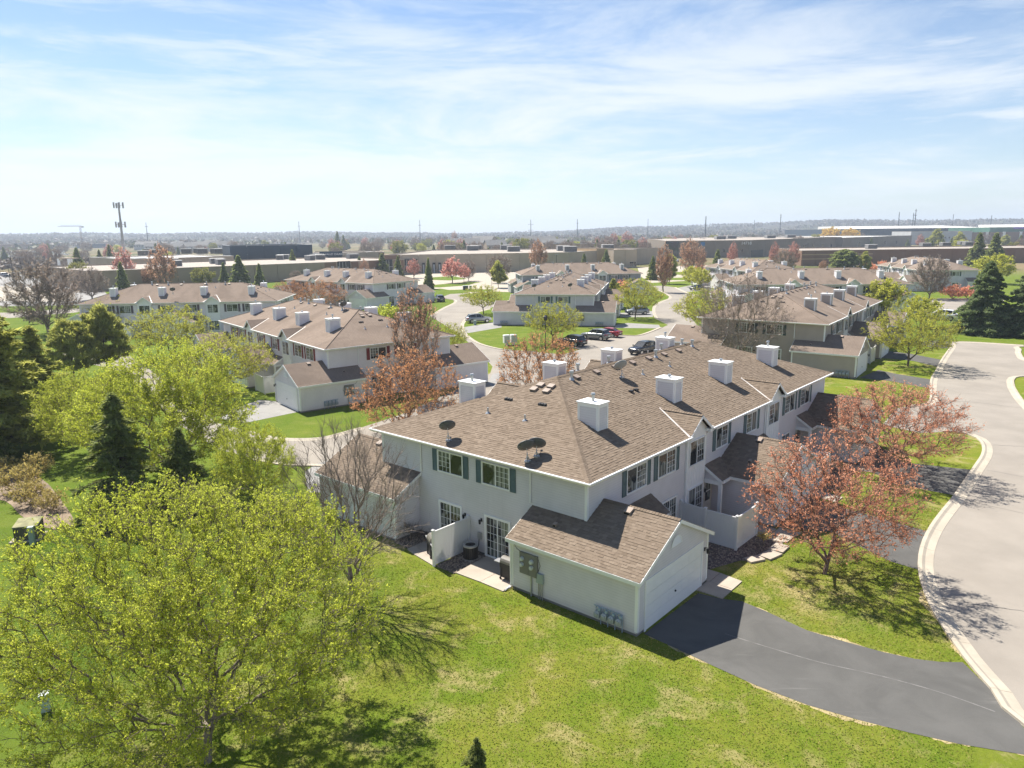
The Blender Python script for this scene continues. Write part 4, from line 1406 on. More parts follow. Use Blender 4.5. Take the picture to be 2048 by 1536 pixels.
def porch(H, T, ug, sg, siding, rmat, sh, near):
    """lean-to over the entrance beside a garage; ug = the garage wall, sg = +1 if the porch lies at larger u"""
    z1, z0, vo = 3.2, 2.48, -1.15
    ue = ug + sg * 1.2                    # open end
    ui = ug - sg * 0.9                    # runs in under the garage slope
    S = lambda a, b2: (min(a, b2), max(a, b2))
    r = MB(T)
    r.poly((ui, 0, z1), (ue, 0, z1), (ue, vo, z0), (ug - sg * 0.2, vo, z0), (ug - sg * .2, vo, z0))
    ro = r.build('porch_roof', rmat, H)
    if near:
        o_ = T(ug - sg * .2, vo, z0)
        pl = Plane(o_, Vector(T(ue, vo, z0)) - Vector(o_), Vector(T(ug - sg * .2, 0, z1)) - Vector(o_))
        sh.cover(pl, [o_, T(ue, vo, z0), T(ue, 0, z1), T(ui, 0, z1)])
    t = MB(T)
    a, b2 = S(ue, ue + sg * .03)
    t.hexa([(a, 0, z1 - .17), (b2, 0, z1 - .17), (b2, vo, z0 - .17), (a, vo, z0 - .17)], [(a, 0, z1), (b2, 0, z1), (b2, vo, z0), (a, vo, z0)])
    a, b2 = S(ue - sg * .16, ue - sg * .02)
    t.box(a, vo + .05, z0 - .3, b2, -.01, z0 - .08)
    a, b2 = S(ug, ue - sg * .16)
    t.box(a, vo - .02, z0 - .2, b2, vo + .1, z0 - .02)
    t.build('porch_beam', MAT['white'], H)
    w = MB(T)
    a = ue - sg * .1
    w.poly((a, -.01, z1 - .1), (a, vo + .05, z0 - .1), (a, -.01, z0 - .1))
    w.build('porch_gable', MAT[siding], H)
    c = MB(T)
    a, b2 = S(ue - sg * .2, ue - sg * .02)
    c.box(a, vo + .05, .05, b2, vo + .23, z0 - .3)
    c.build('porch_column', MAT['white'], H)
    # front door
    um = ug + sg * .62
    d = MB(T)
    d.box(um - .52, -.05, .1, um - .45, -.02, 2.2)
    d.box(um + .45, -.05, .1, um + .52, -.02, 2.2)
    d.box(um - .52, -.05, 2.2, um + .52, -.02, 2.28)
    d.box(um - .45, -.035, .1, um + .45, -.02, 2.2)
    do = d.build('front_door', MAT['door_beige'], H)
    g = MB(T)
    g.box(um - .3, -.045, .95, um + .3, -.035, 2.05)
    g.build('pane', MAT['glass'], do)
    g = MB(T)
    g.box(um - .33, -.05, 1.5, um + .33, -.045, 1.55)
    g.build('door_bar', MAT['white'], do)
    s = MB(T)
    a, b2 = S(ug, ue)
    s.box(a, vo, -.1, b2, -.02, .12)
    s.build('door_step', MAT['concrete'], H)
    lantern(H, T, 'u', ug + sg * 1.22, 1.75)

# ================================================================ trees
MAT['bark_grey'] = barkmat('bark_grey', (0.15, 0.12, 0.10), (0.29, 0.245, 0.205))
MAT['bark_dark'] = barkmat('bark_dark', (0.085, 0.065, 0.053), (0.19, 0.15, 0.125))
MAT['twig_grey'] = barkmat('twig_grey', (0.19, 0.15, 0.13), (0.31, 0.26, 0.225))
MAT['twig_red'] = barkmat('twig_red', (0.13, 0.085, 0.07), (0.24, 0.17, 0.14))
MAT['leaf_lime'] = leafmat('leaf_lime', (0.36, 0.42, 0.035), (0.615, 0.64, 0.105), .62)
MAT['leaf_lime_b'] = leafmat('leaf_lime_b', (0.385, 0.41, 0.04), (0.63, 0.615, 0.115), .6)
MAT['leaf_red'] = leafmat('leaf_red', (0.66, 0.27, 0.15), (0.92, 0.50, 0.33), .6)
MAT['leaf_orange'] = leafmat('leaf_orange', (0.52, 0.24, 0.105), (0.76, 0.42, 0.22), .55)
MAT['bud_orange'] = leafmat('bud_orange', (0.50, 0.27, 0.165), (0.70, 0.43, 0.28), 0.5)
MAT['bud_red'] = leafmat('bud_red', (0.56, 0.24, 0.19), (0.78, 0.43, 0.36), 0.5)
MAT['bud_brown'] = leafmat('bud_brown', (0.24, 0.185, 0.15), (0.40, 0.32, 0.26), 0.4)
MAT['needle_spruce'] = leafmat('needle_spruce', (0.12, 0.165, 0.050), (0.40, 0.43, 0.14), 0.6, 0.6)
MAT['needle_blue'] = leafmat('needle_blue', (0.09, 0.145, 0.058), (0.31, 0.37, 0.155), 0.55, 0.6)
MAT['needle_pine'] = leafmat('needle_pine', (0.24, 0.265, 0.055), (0.58, 0.57, 0.15), 0.6, 0.6)
MAT['leaf_yellow'] = leafmat('leaf_yellow', (0.62, 0.42, 0.05), (0.82, 0.60, 0.11))
MAT['leaf_straw'] = leafmat('leaf_straw', (0.38, 0.29, 0.075), (0.60, 0.50, 0.18))
MAT['leaf_olive'] = leafmat('leaf_olive', (0.19, 0.20, 0.035), (0.38, 0.37, 0.09))

def tubes_np(p0, p1, r0, r1, k):
    """many tapered tubes at once"""
    d = p1 - p0
    L = np.linalg.norm(d, axis=1, keepdims=True)
    d = d / np.maximum(L, 1e-6)
    ref = np.where(np.abs(d[:, 2:3]) > 0.9, np.array([[1.0, 0, 0]]), np.array([[0, 0, 1.0]]))
    a = np.cross(d, ref)
    a /= np.linalg.norm(a, axis=1, keepdims=True)
    b = np.cross(d, a)
    ang = np.arange(k) * 2 * PI / k
    off = a[:, None, :] * np.cos(ang)[None, :, None] + b[:, None, :] * np.sin(ang)[None, :, None]
    v0 = p0[:, None, :] + off * r0[:, None, None]
    v1 = p1[:, None, :] + off * r1[:, None, None]
    V = np.concatenate([v0, v1], 1).reshape(-1, 3)
    i = np.arange(k)
    j = (i + 1) % k
    F = np.stack([i, j, j + k, i + k], 1)
    F = (F[None] + (np.arange(len(p0)) * 2 * k)[:, None, None]).reshape(-1, 4)
    return V, F

def skeleton(rng, pts, base, trunk_h, lean, alpha=0.55, sub=2, wob=0.12, droop=0.0, multi=1):
    """joins crown points to the trunk by shortest natural paths; returns node positions and parents"""
    nodes = [np.array(base, float)]
    par = [-1]
    plen = [0.0]
    for m in range(multi):
        a = rng.uniform(0, 2 * PI)
        last = 0
        n = max(2, int(trunk_h / 0.7))
        for i in range(1, n + 1):
            t = i / n
            sp = (0.0 if multi == 1 else 0.35 * trunk_h * t)
            p = np.array(base) + np.array([lean[0] * t + math.cos(a) * sp + rng.normal(0, .03), lean[1] * t + math.sin(a) * sp + rng.normal(0, .03), trunk_h * t])
            nodes.append(p)
            par.append(last)
            plen.append(plen[last] + trunk_h / n)
            last = len(nodes) - 1
    top = nodes[-1]
    order = np.argsort(np.linalg.norm(pts - top, axis=1))
    cap = len(pts) * (sub + 1) + len(nodes) + 5
    A = np.zeros((cap, 3))
    PL = np.zeros(cap)
    n0 = len(nodes)
    A[:n0] = nodes
    PL[:n0] = plen
    lo = max(1, n0 // 2) if multi == 1 else 2
    N = n0
    tips = []
    for idx in order:
        p = pts[idx]
        d = np.linalg.norm(A[lo:N] - p, axis=1)
        up = A[lo:N, 2] - p[2]
        c = d + alpha * PL[lo:N] + np.where(up > 0, up * 0.7, 0)
        b = lo + int(np.argmin(c))
        dist = d[b - lo]
        last = b
        for s in range(1, sub + 1):
            t = s / sub
            q = A[b] * (1 - t) + p * t
            if s < sub:
                q = q + rng.normal(0, wob * dist, 3) * np.array([1, 1, .7]) + np.array([0, 0, 0.10 * dist * (1 - droop * 2)])
            A[N] = q
            PL[N] = PL[last] + dist / sub
            par.append(last)
            last = N
            N += 1
        tips.append(last)
    return A[:N], np.array(par), np.array(tips)

def radii(par, tip_r, ex=2.35):
    n = len(par)
    acc = np.zeros(n)
    has = np.zeros(n, bool)
    has[par[par >= 0]] = True
    acc[~has] = tip_r ** ex
    for i in range(n - 1, 0, -1):
        acc[par[i]] += acc[i]
    return acc ** (1 / ex)

def quads_np(c, rng, size, aspect=1.0, up=0.0, dirs=None):
    """small leaf faces centred on c; a pair of triangles folded a little"""
    n = len(c)
    nrm = rng.normal(0, 1, (n, 3))
    nrm[:, 2] += up
    nrm /= np.linalg.norm(nrm, axis=1, keepdims=True)
    if dirs is None:
        t = rng.normal(0, 1, (n, 3))
    else:
        t = dirs + rng.normal(0, .35, (n, 3))
    t -= nrm * np.sum(t * nrm, 1, keepdims=True)
    t /= np.maximum(np.linalg.norm(t, axis=1, keepdims=True), 1e-6)
    b = np.cross(nrm, t)
    s = size * rng.uniform(0.5, 1.5, (n, 1))
    t = t * s * aspect
    b = b * s
    V = np.stack([c - t, c - b * 0.9 + t * .1, c + t, c + b * 0.9 + t * .1], 1).reshape(-1, 3)
    F = np.arange(n * 4).reshape(-1, 4)
    return V, F

def crown_pts(rng, n, R, zc, rz_up, rz_dn, shell=0.55, gaps=7, squash=None):
    """points through a lumpy dome, denser towards the outside, with a few bites taken out"""
    d = rng.normal(0, 1, (n * 3, 3))
    d /= np.linalg.norm(d, axis=1, keepdims=True)
    r = rng.uniform(0, 1, n * 3) ** (1 / (2 + 3 * shell))
    lump = np.ones(n * 3)
    for _ in range(gaps):
        g = rng.normal(0, 1, 3)
        g[2] = abs(g[2]) * .6
        g /= np.linalg.norm(g)
        c = d @ g
        lump -= rng.uniform(.12, .34) * np.exp(-((1 - c) / .09))
        g2 = rng.normal(0, 1, 3)
        g2 /= np.linalg.norm(g2)
        lump += rng.uniform(.05, .2) * np.exp(-((1 - d @ g2) / .05))
    P = d * (r * np.clip(lump, .25, 1.3))[:, None]
    P[:, 0] *= R
    P[:, 1] *= R
    P[:, 2] = np.where(P[:, 2] > 0, P[:, 2] * rz_up, P[:, 2] * rz_dn) + zc
    P = P[P[:, 2] > 0.5]
    return P[:n]

def broadleaf(seed, H=8.0, R=4.0, trunk=2.0, n=420, zc=.58, up=.42, dn=.36, tip=.012, leaves=9000, leaf=.07, spread=.35, aspect=1.0, lean=(0, 0), multi=1, twigs=3, twig_len=.6,
              shell=.55, droop=0.0, leafm='leaf_lime', bark='bark_grey', up_bias=0.25, tuft=1, alpha=.5, gaps=7, low=0.0, k_thin=3, wob=.10):
    rng = np.random.default_rng(seed)
    pts = crown_pts(rng, n, R, H * zc, H * up, H * dn, shell, gaps)
    if lean != (0, 0):
        pts[:, 0] += lean[0] * 1.3
        pts[:, 1] += lean[1] * 1.3
    A, par, tips = skeleton(rng, pts, (0, 0, -0.1), trunk, lean, alpha, 3, wob, droop, multi)
    rad_ = radii(par, tip)
    # side twigs
    T0, T1 = [], []
    cen = np.array([lean[0], lean[1], trunk])
    fine = np.where(rad_ < tip * 4.5)[0]
    if twigs:
        reps = np.repeat(fine[fine > 0], twigs)
        f = rng.uniform(0, 1, (len(reps), 1))
        s = A[reps] * f + A[par[reps]] * (1 - f)
        out = A[reps] - cen
        out /= np.maximum(np.linalg.norm(out, axis=1, keepdims=True), .1)
        dv = out * .8 + rng.normal(0, .65, (len(reps), 3)) + np.array([0, 0, up_bias - droop])
        dv /= np.linalg.norm(dv, axis=1, keepdims=True)
        ln = twig_len * rng.uniform(.35, 1.25, (len(reps), 1))
        T0, T1 = s, s + dv * ln
    e = np.arange(1, len(A))
    thick = rad_[e] > tip * 3
    Vs, Fs, off = [], [], 0
    for sel, k in ((e[thick], 6), (e[~thick], k_thin)):
        if len(sel):
            V, F = tubes_np(A[par[sel]], A[sel], np.minimum(rad_[par[sel]], rad_[sel] * 1.5), rad_[sel], k)
            Vs.append(V)
            Fs.append(F + off)
            off += len(V)
    if twigs:
        r = np.full(len(T0), tip * .75)
        V, F = tubes_np(T0, T1, r, r * .35, 3)
        Vs.append(V)
        Fs.append(F + off)
    trunk_me = np_mesh('trunk', np.concatenate(Vs), np.concatenate(Fs), MAT[bark])
    crown_me = None
    if leaves:
        if twigs:
            k = np.repeat(rng.integers(0, len(T0), leaves // tuft + 1), tuft)[:leaves]
            f = np.repeat(rng.uniform(.1, 1.05, (leaves // tuft + 1, 1)), tuft, 0)[:leaves]
            c = T0[k] * (1 - f) + T1[k] * f
            dirs = (T1 - T0)[k]
            dirs = dirs / np.linalg.norm(dirs, axis=1, keepdims=True)
        else:
            k = rng.integers(0, len(tips), leaves)
            c = A[tips[k]]
            dirs = None
        if tuft > 1 and twigs:
            c = c + np.repeat(rng.normal(0, spread * .2, (leaves // tuft + 1, 3)), tuft, 0)[:leaves] + rng.normal(0, leaf * 1.25, (leaves, 3))
        else:
            c = c + rng.normal(0, spread * .33, (leaves, 3))
        V, F = quads_np(c, rng, leaf, aspect, .5, dirs if aspect > 1.3 else None)
        clump = rng.uniform(0, 1, 4096)[k % 4096]
        tone = np.clip(.55 * clump + .45 * rng.uniform(0, 1, leaves), 0, 1)
        crown_me = np_mesh('crown', V, F, MAT[leafm], tone=np.repeat(tone, 4))
    return trunk_me, crown_me

def conifer(seed, H=9.0, R=2.4, leafm='needle_spruce', n_br=150, tufts=26, leaf=.16, bare=.06, power=.85, droop=.25, aspect=2.2, ragged=.22, bark='bark_dark', round_top=False, upturn=0.0):
    """whorled boughs, each a drooping spray of needle tufts"""
    rng = np.random.default_rng(seed)
    P0, P1, R0, R1 = [], [], [], []
    zs = np.linspace(0, H * .97, 10)
    for a, b in zip(zs, zs[1:]):
        P0.append((0, 0, a)); P1.append((0, 0, b))
        R0.append(.022 * H * (1 - a / H) + .012); R1.append(.022 * H * (1 - b / H) + .012)
    C, D = [], []
    for i in range(n_br):
        t = bare + (1 - bare) * ((i + rng.uniform(0, 1)) / n_br) ** 1.25
        z = H * t
        prof = (1 - t) ** power if not round_top else math.sqrt(max(0, 1 - ((t - .35) / .65) ** 2)) if t > .35 else (.65 + .35 * t / .35)
        ln = R * prof * rng.uniform(1 - ragged * 1.6, 1 + ragged) + .10
        az = i * 2.39996 + rng.normal(0, .35)
        dz = -droop * ln * rng.uniform(.5, 1.3) + upturn * ln
        ca, sa = math.cos(az), math.sin(az)
        tipp = np.array([ca * ln, sa * ln, z + dz])
        root = np.array([0, 0, z + .08 * ln])
        mid = (root + tipp) / 2 + np.array([0, 0, .06 * ln])
        for q0, q1, ra in ((root, mid, .018 + .006 * ln), (mid, tipp, .010 + .003 * ln)):
            P0.append(q0); P1.append(q1); R0.append(ra); R1.append(ra * .6)
        m = max(5, int(tufts * (ln / R + .25)))
        s = rng.uniform(.12, 1.0, m) ** .7
        base = np.where(s[:, None] < .5, root + (mid - root) * (s[:, None] * 2), mid + (tipp - mid) * (s[:, None] * 2 - 1))
        wid = ln * .34 * (1 - s * .72) + .06
        lat = rng.uniform(-1, 1, m)
        side = np.array([-sa, ca, 0])
        base = base + side[None] * (lat * wid)[:, None] + np.array([0, 0, 1.0])[None] * (-np.abs(lat) * wid * .25 + rng.normal(0, .05, m))[:, None]
        C.append(base)
        D.append(np.array([ca, sa, -droop * .6])[None] + side[None] * (lat * .8)[:, None])
    # leader
    m = 26
    C.append(np.stack([rng.normal(0, .06, m), rng.normal(0, .06, m), rng.uniform(H * .88, H, m)], 1))
    D.append(np.tile([[0, 0, 1.0]], (m, 1)))
    C, D = np.concatenate(C), np.concatenate(D)
    V, F = tubes_np(np.array(P0, float), np.array(P1, float), np.array(R0), np.array(R1), 4)
    tm = np_mesh('trunk', V, F, MAT[bark])
    n = len(C)
    Vs, Fs, Ts = [], [], []
    clump = rng.uniform(0, 1, n)
    for r_ in range(2):
        V, F = quads_np(C + rng.normal(0, .03, C.shape), rng, leaf, aspect, 1.2, D)
        Vs.append(V)
        Fs.append(F + r_ * 4 * n)
        Ts.append(np.repeat(np.clip(.6 * clump + .4 * rng.uniform(0, 1, n), 0, 1), 4))
    cm = np_mesh('crown', np.concatenate(Vs), np.concatenate(Fs), MAT[leafm], tone=np.concatenate(Ts))
    return tm, cm

def pine(seed, H=10.0, R=3.6, n_cl=110, per=240, leaf=.22, trunk_open=.25, leafm='needle_pine'):
    """open pine: separate round needle clouds on crooked limbs"""
    rng = np.random.default_rng(seed)
    pts = crown_pts(rng, n_cl, R, H * .58, H * .42, H * .40, .35, 9)
    k = 1.05 - .55 * np.clip((pts[:, 2] / H - .3) / .7, 0, 1)
    pts[:, 0] *= k
    pts[:, 1] *= k
    A, par, tips = skeleton(rng, pts, (0, 0, -.1), H * .8, (rng.normal(0, .3), rng.normal(0, .3)), .15, 2, .08, 0, 1)
    rad_ = radii(par, .022)
    e = np.arange(1, len(A))
    V, F = tubes_np(A[par[e]], A[e], np.minimum(rad_[par[e]], rad_[e] * 1.5), rad_[e], 5)
    tm = np_mesh('trunk', V, F, MAT['bark_dark'])
    k = np.repeat(np.arange(len(tips)), per)
    rr = rng.uniform(.4, 1.0, len(tips))[k]
    d = rng.normal(0, 1, (len(k), 3))
    d /= np.linalg.norm(d, axis=1, keepdims=True)
    rad2 = rng.uniform(0, 1, (len(k), 1)) ** .7
    c = A[tips[k]] + d * rad2 * rr[:, None] * np.array([1, 1, .62])
    out = d * .8 + np.array([0, 0, .9])
    V, F = quads_np(c, rng, leaf * .26, 5.5, .2, out)
    tone = np.clip(.5 * rng.uniform(0, 1, len(tips))[k] + .5 * rng.uniform(0, 1, len(k)), 0, 1)
    cm = np_mesh('crown', V, F, MAT[leafm], tone=np.repeat(tone, 4))
    return tm, cm

def plant(name, label, cat, x, y, meshes, sc=1.0, rz=0.0, group=None, scz=None, z=0.0):
    t = thing(name, label, cat, (x, y, z), rz, group)
    t.scale = (sc, sc, scz or sc)
    link('trunk', meshes[0], t)
    if meshes[1] is not None:
        link('crown', meshes[1], t)
    return t

# ================================================================ the townhouses
MAIN, _ = townhouse('large light grey townhouse block with slate green shutters in the foreground', M_O, M_A, 1.0, True)

PROTO, _ = townhouse('white townhouse block with red shutters and metre box on its garage, left of centre', (-6.72, 78.39), 2.2358, 1.0, False, 'siding_blue', 'shutter_red')
def house_copy(label, loc, rz, sc, siding, shut):
    c = copy_tree(PROTO)
    c['label'] = label
    c.location = (loc[0], loc[1], 0)
    c.rotation_euler = (0, 0, rz)
    c.scale = (sc, sc, sc)
    def walk(o):
        for ch in o.children:
            if ch.type == 'MESH':
                for s in ch.material_slots:
                    if s.material == MAT['siding_blue'] and siding != 'siding_blue':
                        s.link = 'OBJECT'
                        s.material = MAT[siding]
                    elif s.material == MAT['shutter_red'] and shut != 'shutter_red':
                        s.link = 'OBJECT'
                        s.material = MAT[shut]
            walk(ch)
    walk(c)
    return c
house_copy('white townhouse block far left, long side on, behind the lime trees', (-40.74, 137.36), -3.0596, 1.0, 'siding_blue', 'shutter_brown')
house_copy('white townhouse block with plum shutters behind the red shuttered one, near the church sign', (-22.27, 175.89), 2.4859, 1.0, 'siding_blue', 'shutter_brown')
house_copy('pale grey townhouse block in the centre, end wall towards the green island', (14.56, 129.22), 1.3737, 1.0, 'siding_grey', 'shutter_teal')
house_copy('dim grey townhouse block long side on, just behind the central block', (32.78, 209.29), -3.0281, 1.0, 'siding_dim', 'shutter_teal')
house_copy('tan townhouse block with dark green shutters beside the street on the right', (35.81, 82.97), 0.9485, 1.04, 'siding_tan', 'shutter_green')
house_copy('white townhouse block with long brown roof directly behind the tan one', (79.11, 158.4), 3.0683, 1.042, 'siding_blue', 'shutter_green')
house_copy('grey white townhouse block at the far right behind the big spruce and bare tree', (122.5, 193.5), 1.446, 1.0, 'siding_grey', 'shutter_green')
house_copy('white townhouse block with twin bay gables far back below the numbered warehouse', (78.4, 199.0), 1.7104, 1.0, 'siding_blue', 'shutter_brown')

# ================================================================ things round the front townhouse
ROT = 0.86078
def main_thing(name, label, cat, u, v, z=0.0, rz=0.0, group=None):
    x, y = MP(u, v)
    return thing(name, label, cat, (x, y, z), ROT + rz, group)

MAT['dish'] = paint('dish_grey', (0.085, 0.09, 0.095), 0.08, 0.45)
MAT['dish_light'] = paint('dish_light', (0.28, 0.29, 0.29), 0.08, 0.45)
def dish(label, parent_xy, z, yaw, tilt=35, lift=.62, mat='dish', sc=1.0):
    t = thing('satellite_dish', label, 'satellite dish', (parent_xy[0], parent_xy[1], z), yaw, 'satellite dishes on the roofs', sc)
    b = MB()
    b.cyl((0, 0, -.02), (0, 0, .04), .14, n=10)
    b.tube([(0, 0, .02), (0, .02, lift * .55), (0, -.06, lift)], .028, 7)
    b.tube([(-.16, .12, 0), (0, .02, lift * .5)], .015, 5)
    b.tube([(.16, .12, 0), (0, .02, lift * .5)], .015, 5)
    b.build('mast', MAT['metal'], t)
    d = MB()
    ce, se = math.cos(rad(tilt)), math.sin(rad(tilt))
    def D(x, y, w):       # dish frame: faces -Y tilted up
        return (x, -.10 - w * ce + y * se * 1.0 - 0.0, lift + .10 + y * ce + w * se)
    rings = []
    n = 18
    for r, w in ((.40, .055), (.405, .075), (.30, .028), (.18, .008), (.02, 0.0)):
        rings.append([D(r * 1.08 * math.cos(2 * PI * k / n), r * .95 * math.sin(2 * PI * k / n), w) for k in range(n)])
    rings = [[D(r * 1.08 * math.cos(2 * PI * k / n), r * .95 * math.sin(2 * PI * k / n), w - .02) for k in range(n)] for r, w in ((.02, 0.0), (.2, .012), (.40, .06))] + rings[1:]
    d.rings(rings)
    d.build('reflector', MAT[mat], t, True)
    a = MB()
    a.tube([D(0, -.36, .03), D(0, -.40, .34)], .013, 5)
    a.rings([[D(.06 * math.cos(k * PI / 3), -.38 + .06 * math.sin(k * PI / 3), w) for k in range(6)] for w in (.30, .40)])
    a.build('feed_arm', MAT['black'], t)
    return t
def zr(u, v):
    return ZE + ROOF_M * min(v + EAVE, W_ + EAVE - v, u + EAVE, L_ + EAVE - u) + .02
dish('dark satellite dish standing alone near the left eave of the foreground roof', MP(.07, 8.8), zr(.07, 8.8), rad(195), lift=.66)
dish('front dish of the pair above the sliding door at the foreground eave', MP(-.02, 3.42), zr(-.02, 3.42), rad(200), lift=.62)
dish('rear dish of the pair above the sliding door at the foreground eave', MP(.45, 3.22), zr(.45, 3.22), rad(170), lift=.5)
dish('grey satellite dish near the ridge of the foreground roof between the chimneys', MP(11.43, 5.47), zr(11.43, 5.47), rad(205), lift=.62, mat='dish_light')

# gas and electricity on the near garage wall (u = GU0)
def on_gwall(o, v, z):
    return MP(GU0 - o, v) + (z,)
t = main_thing('electric_meter_bank', 'grey cabinet with four round electric meters on the near garage wall', 'electric meters', GU0, 1.86)
b = MB()
b.box(-.13, -.50, 1.0, -.015, .50, 2.02)
b.box(-.14, -.02, 1.0, -.13, .02, 2.02)
b.build('cabinet', paint('meter_grey', (0.20, 0.195, 0.18), .06, .5), t)
glassy = paint('meter_glass', (0.55, 0.58, 0.58), .1, .15, .6)
for y, z in ((.34, 1.72), (.34, 1.44), (-.22, 1.72), (-.22, 1.44)):
    m = MB()
    m.cyl((-.13, y, z), (-.19, y, z), .105, n=14)
    m.cyl((-.19, y, z), (-.25, y, z), .085, n=14)
    m.build('meter', glassy, t)
c = MB()
c.tube([(-.06, -.12, 1.0), (-.06, -.12, 0)], .04, 7)
c.build('conduit', MAT['metal'], t)
c = MB()
c.tube([(-.03, .55, 2.0), (-.02, .75, 2.05), (-.02, 1.0, 2.35)], .012, 4)
c.tube([(-.03, -.5, 1.9), (-.03, -.62, 1.6), (-.03, -.5, 1.3)], .012, 4)
c.build('cable', MAT['black'], t)
t = main_thing('telephone_box', 'small pale green box on conduits beside the electric meters', 'utility box', GU0, 1.22)
b = MB()
b.box(-.13, -.19, .80, -.015, .19, 1.25)
b.build('cover', paint('box_green', (0.33, 0.39, 0.37), .06, .5), t)
b = MB()
for y in (-.12, 0, .1):
    b.tube([(-.06, y, .8), (-.06, y, 0)], .022, 6)
b.build('conduit', MAT['metal'], t)
for k, v in enumerate((-1.92, -2.27, -2.62, -2.97)):
    t = main_thing('gas_meter', 'grey gas meter low on the near garage wall, ' + ('nearest the telephone box', 'second from the telephone box', 'second from the garage corner', 'nearest the garage corner')[k], 'gas meter', GU0, v, group='gas meters in a row on the near garage wall')
    b = MB()
    b.rings([[(-.05, -.11, .30), (-.05, .11, .30), (-.23, .11, .30), (-.23, -.11, .30)], [(-.05, -.13, .38), (-.05, .13, .38), (-.25, .13, .38), (-.25, -.13, .38)], [(-.05, -.13, .52), (-.05, .13, .52), (-.25, .13, .52), (-.25, -.13, .52)], [(-.05, -.08, .6), (-.05, .08, .6), (-.2, .08, .6), (-.2, -.08, .6)]])
    b.cyl((-.25, 0, .47), (-.28, 0, .47), .06, n=10)
    b.build('meter_body', paint('gas_grey', (0.36, 0.385, 0.40), .08, .45), t)
    b = MB()
    b.tube([(-.12, .09, .58), (-.12, .09, .74), (-.02, .09, .74)], .022, 6)
    b.tube([(-.12, -.09, .58), (-.12, -.09, .80), (-.12, .20, .80)], .022, 6)
    b.tube([(-.12, -.15, .02), (-.12, -.15, .80)], .02, 6)
    b.cyl((-.12, -.09, .70), (-.20, -.09, .70), .07, n=10)
    b.build('pipework', paint('pipe_blue', (0.30, 0.38, 0.46), .1, .45), t)

# white vinyl fences
def fence(label, segs, h=1.83, bays=1):
    """segs: list of plan points in the house frame; a post at every point, tongue and groove planks between"""
    x0, y0 = MP(*segs[0])
    t = thing('privacy_fence', label, 'fence', (x0, y0, 0), ROT)
    o = segs[0]
    for (u0, v0), (u1, v1) in zip(segs, segs[1:]):
        d = Vector((u1 - u0, v1 - v0, 0))
        L = d.length
        d.normalize()
        n = Vector((-d.y, d.x, 0))
        def R(a, w0, w1, a1, z0, z1, nm, mat='vinyl', hip=0):
            p = Vector((u0 - o[0], v0 - o[1], 0))
            b = MB()
            q = [p + d * a + n * w0, p + d * a1 + n * w0, p + d * a1 + n * w1, p + d * a + n * w1]
            b.hexa([(k.x, k.y, z0) for k in q], [(k.x, k.y, z1) for k in q])
            return b.build(nm, MAT[mat], t)
        R(.06, -.03, .03, L - .06, .08, .22, 'rail')
        R(.06, -.035, .035, L - .06, h - .10, h, 'rail')
        k = int(L / .19)
        for i in range(k):
            a = .07 + (L - .14) * i / k
            a1 = .07 + (L - .14) * (i + 1) / k - .006
            R(a, -.014, .014, a1, .22, h - .10, 'plank')
    for i, (u, v) in enumerate(segs):
        b = MB()
        x, y = u - o[0], v - o[1]
        b.box(x - .065, y - .065, -.1, x + .065, y + .065, h + .06)
        b.rings([[(x - .085, y - .085, h + .06), (x + .085, y - .085, h + .06), (x + .085, y + .085, h + .06), (x - .085, y + .085, h + .06)], [(x - .085, y - .085, h + .085), (x + .085, y - .085, h + .085), (x + .085, y + .085, h + .085), (x - .085, y + .085, h + .085)], [(x - .02, y - .02, h + .13), (x + .02, y - .02, h + .13), (x + .02, y + .02, h + .13), (x - .02, y + .02, h + .13)]])
        b.build('post', MAT['vinyl'], t)
    return t
fence('white vinyl privacy panel standing out from the end wall between the two patios', [(-.08, 7.33), (-2.52, 7.37)])
fence('white vinyl fence with a corner post in the rock bed beside the red tree', [(8.83, -.08), (8.62, -1.6), (8.58, -3.37), (11.05, -3.40)])
fence('white vinyl fence by the second entrance, half hidden by the red crabapple', [(22.9, -.08), (22.9, -1.7), (22.9, -3.4), (20.5, -3.4)])

# air conditioner between panel and patio door
t = main_thing('air_conditioner', 'round black air conditioner with pale rim on the gravel by the privacy panel', 'air conditioner', -.72, 6.6)
b = MB()
b.cyl((0, 0, .06), (0, 0, .70), .36, n=20)
b.build('casing', MAT['black'], t)
b = MB()
for k in range(20):
    a = 2 * PI * k / 20
    b.tube([(.37 * math.cos(a), .37 * math.sin(a), .08), (.37 * math.cos(a), .37 * math.sin(a), .69)], .014, 4)
b.build('grille', paint('ac_bronze', (0.06, 0.05, 0.042), .1, .5), t)
b = MB()
b.rings([[(r * math.cos(2 * PI * k / 20), r * math.sin(2 * PI * k / 20), z) for k in range(20)] for r, z in ((.39, .70), (.39, .76), (.27, .78), (.26, .75))], False)
b.build('rim', MAT['metal'], t)
b = MB()
b.cyl((0, 0, .72), (0, 0, .755), .25, n=16)
b.cyl((0, 0, .755), (0, 0, .80), .07, n=10)
b.build('fan_guard', MAT['black'], t)
b = MB()
b.box(-.45, -.45, 0, .45, .45, .065)
b.build('pad', MAT['concrete'], t)
t = main_thing('disconnect_box', 'small grey switch box on the end wall behind the air conditioner', 'switch box', -.02, 6.55)
b = MB()
b.box(-.1, -.12, .85, -.005, .12, 1.2)
b.build('box', MAT['metal'], t)
b = MB()
b.tube([(-.05, .05, .85), (-.06, .08, .5), (-.25, .08, .25)], .02, 5)
b.build('cable', MAT['black'], t)

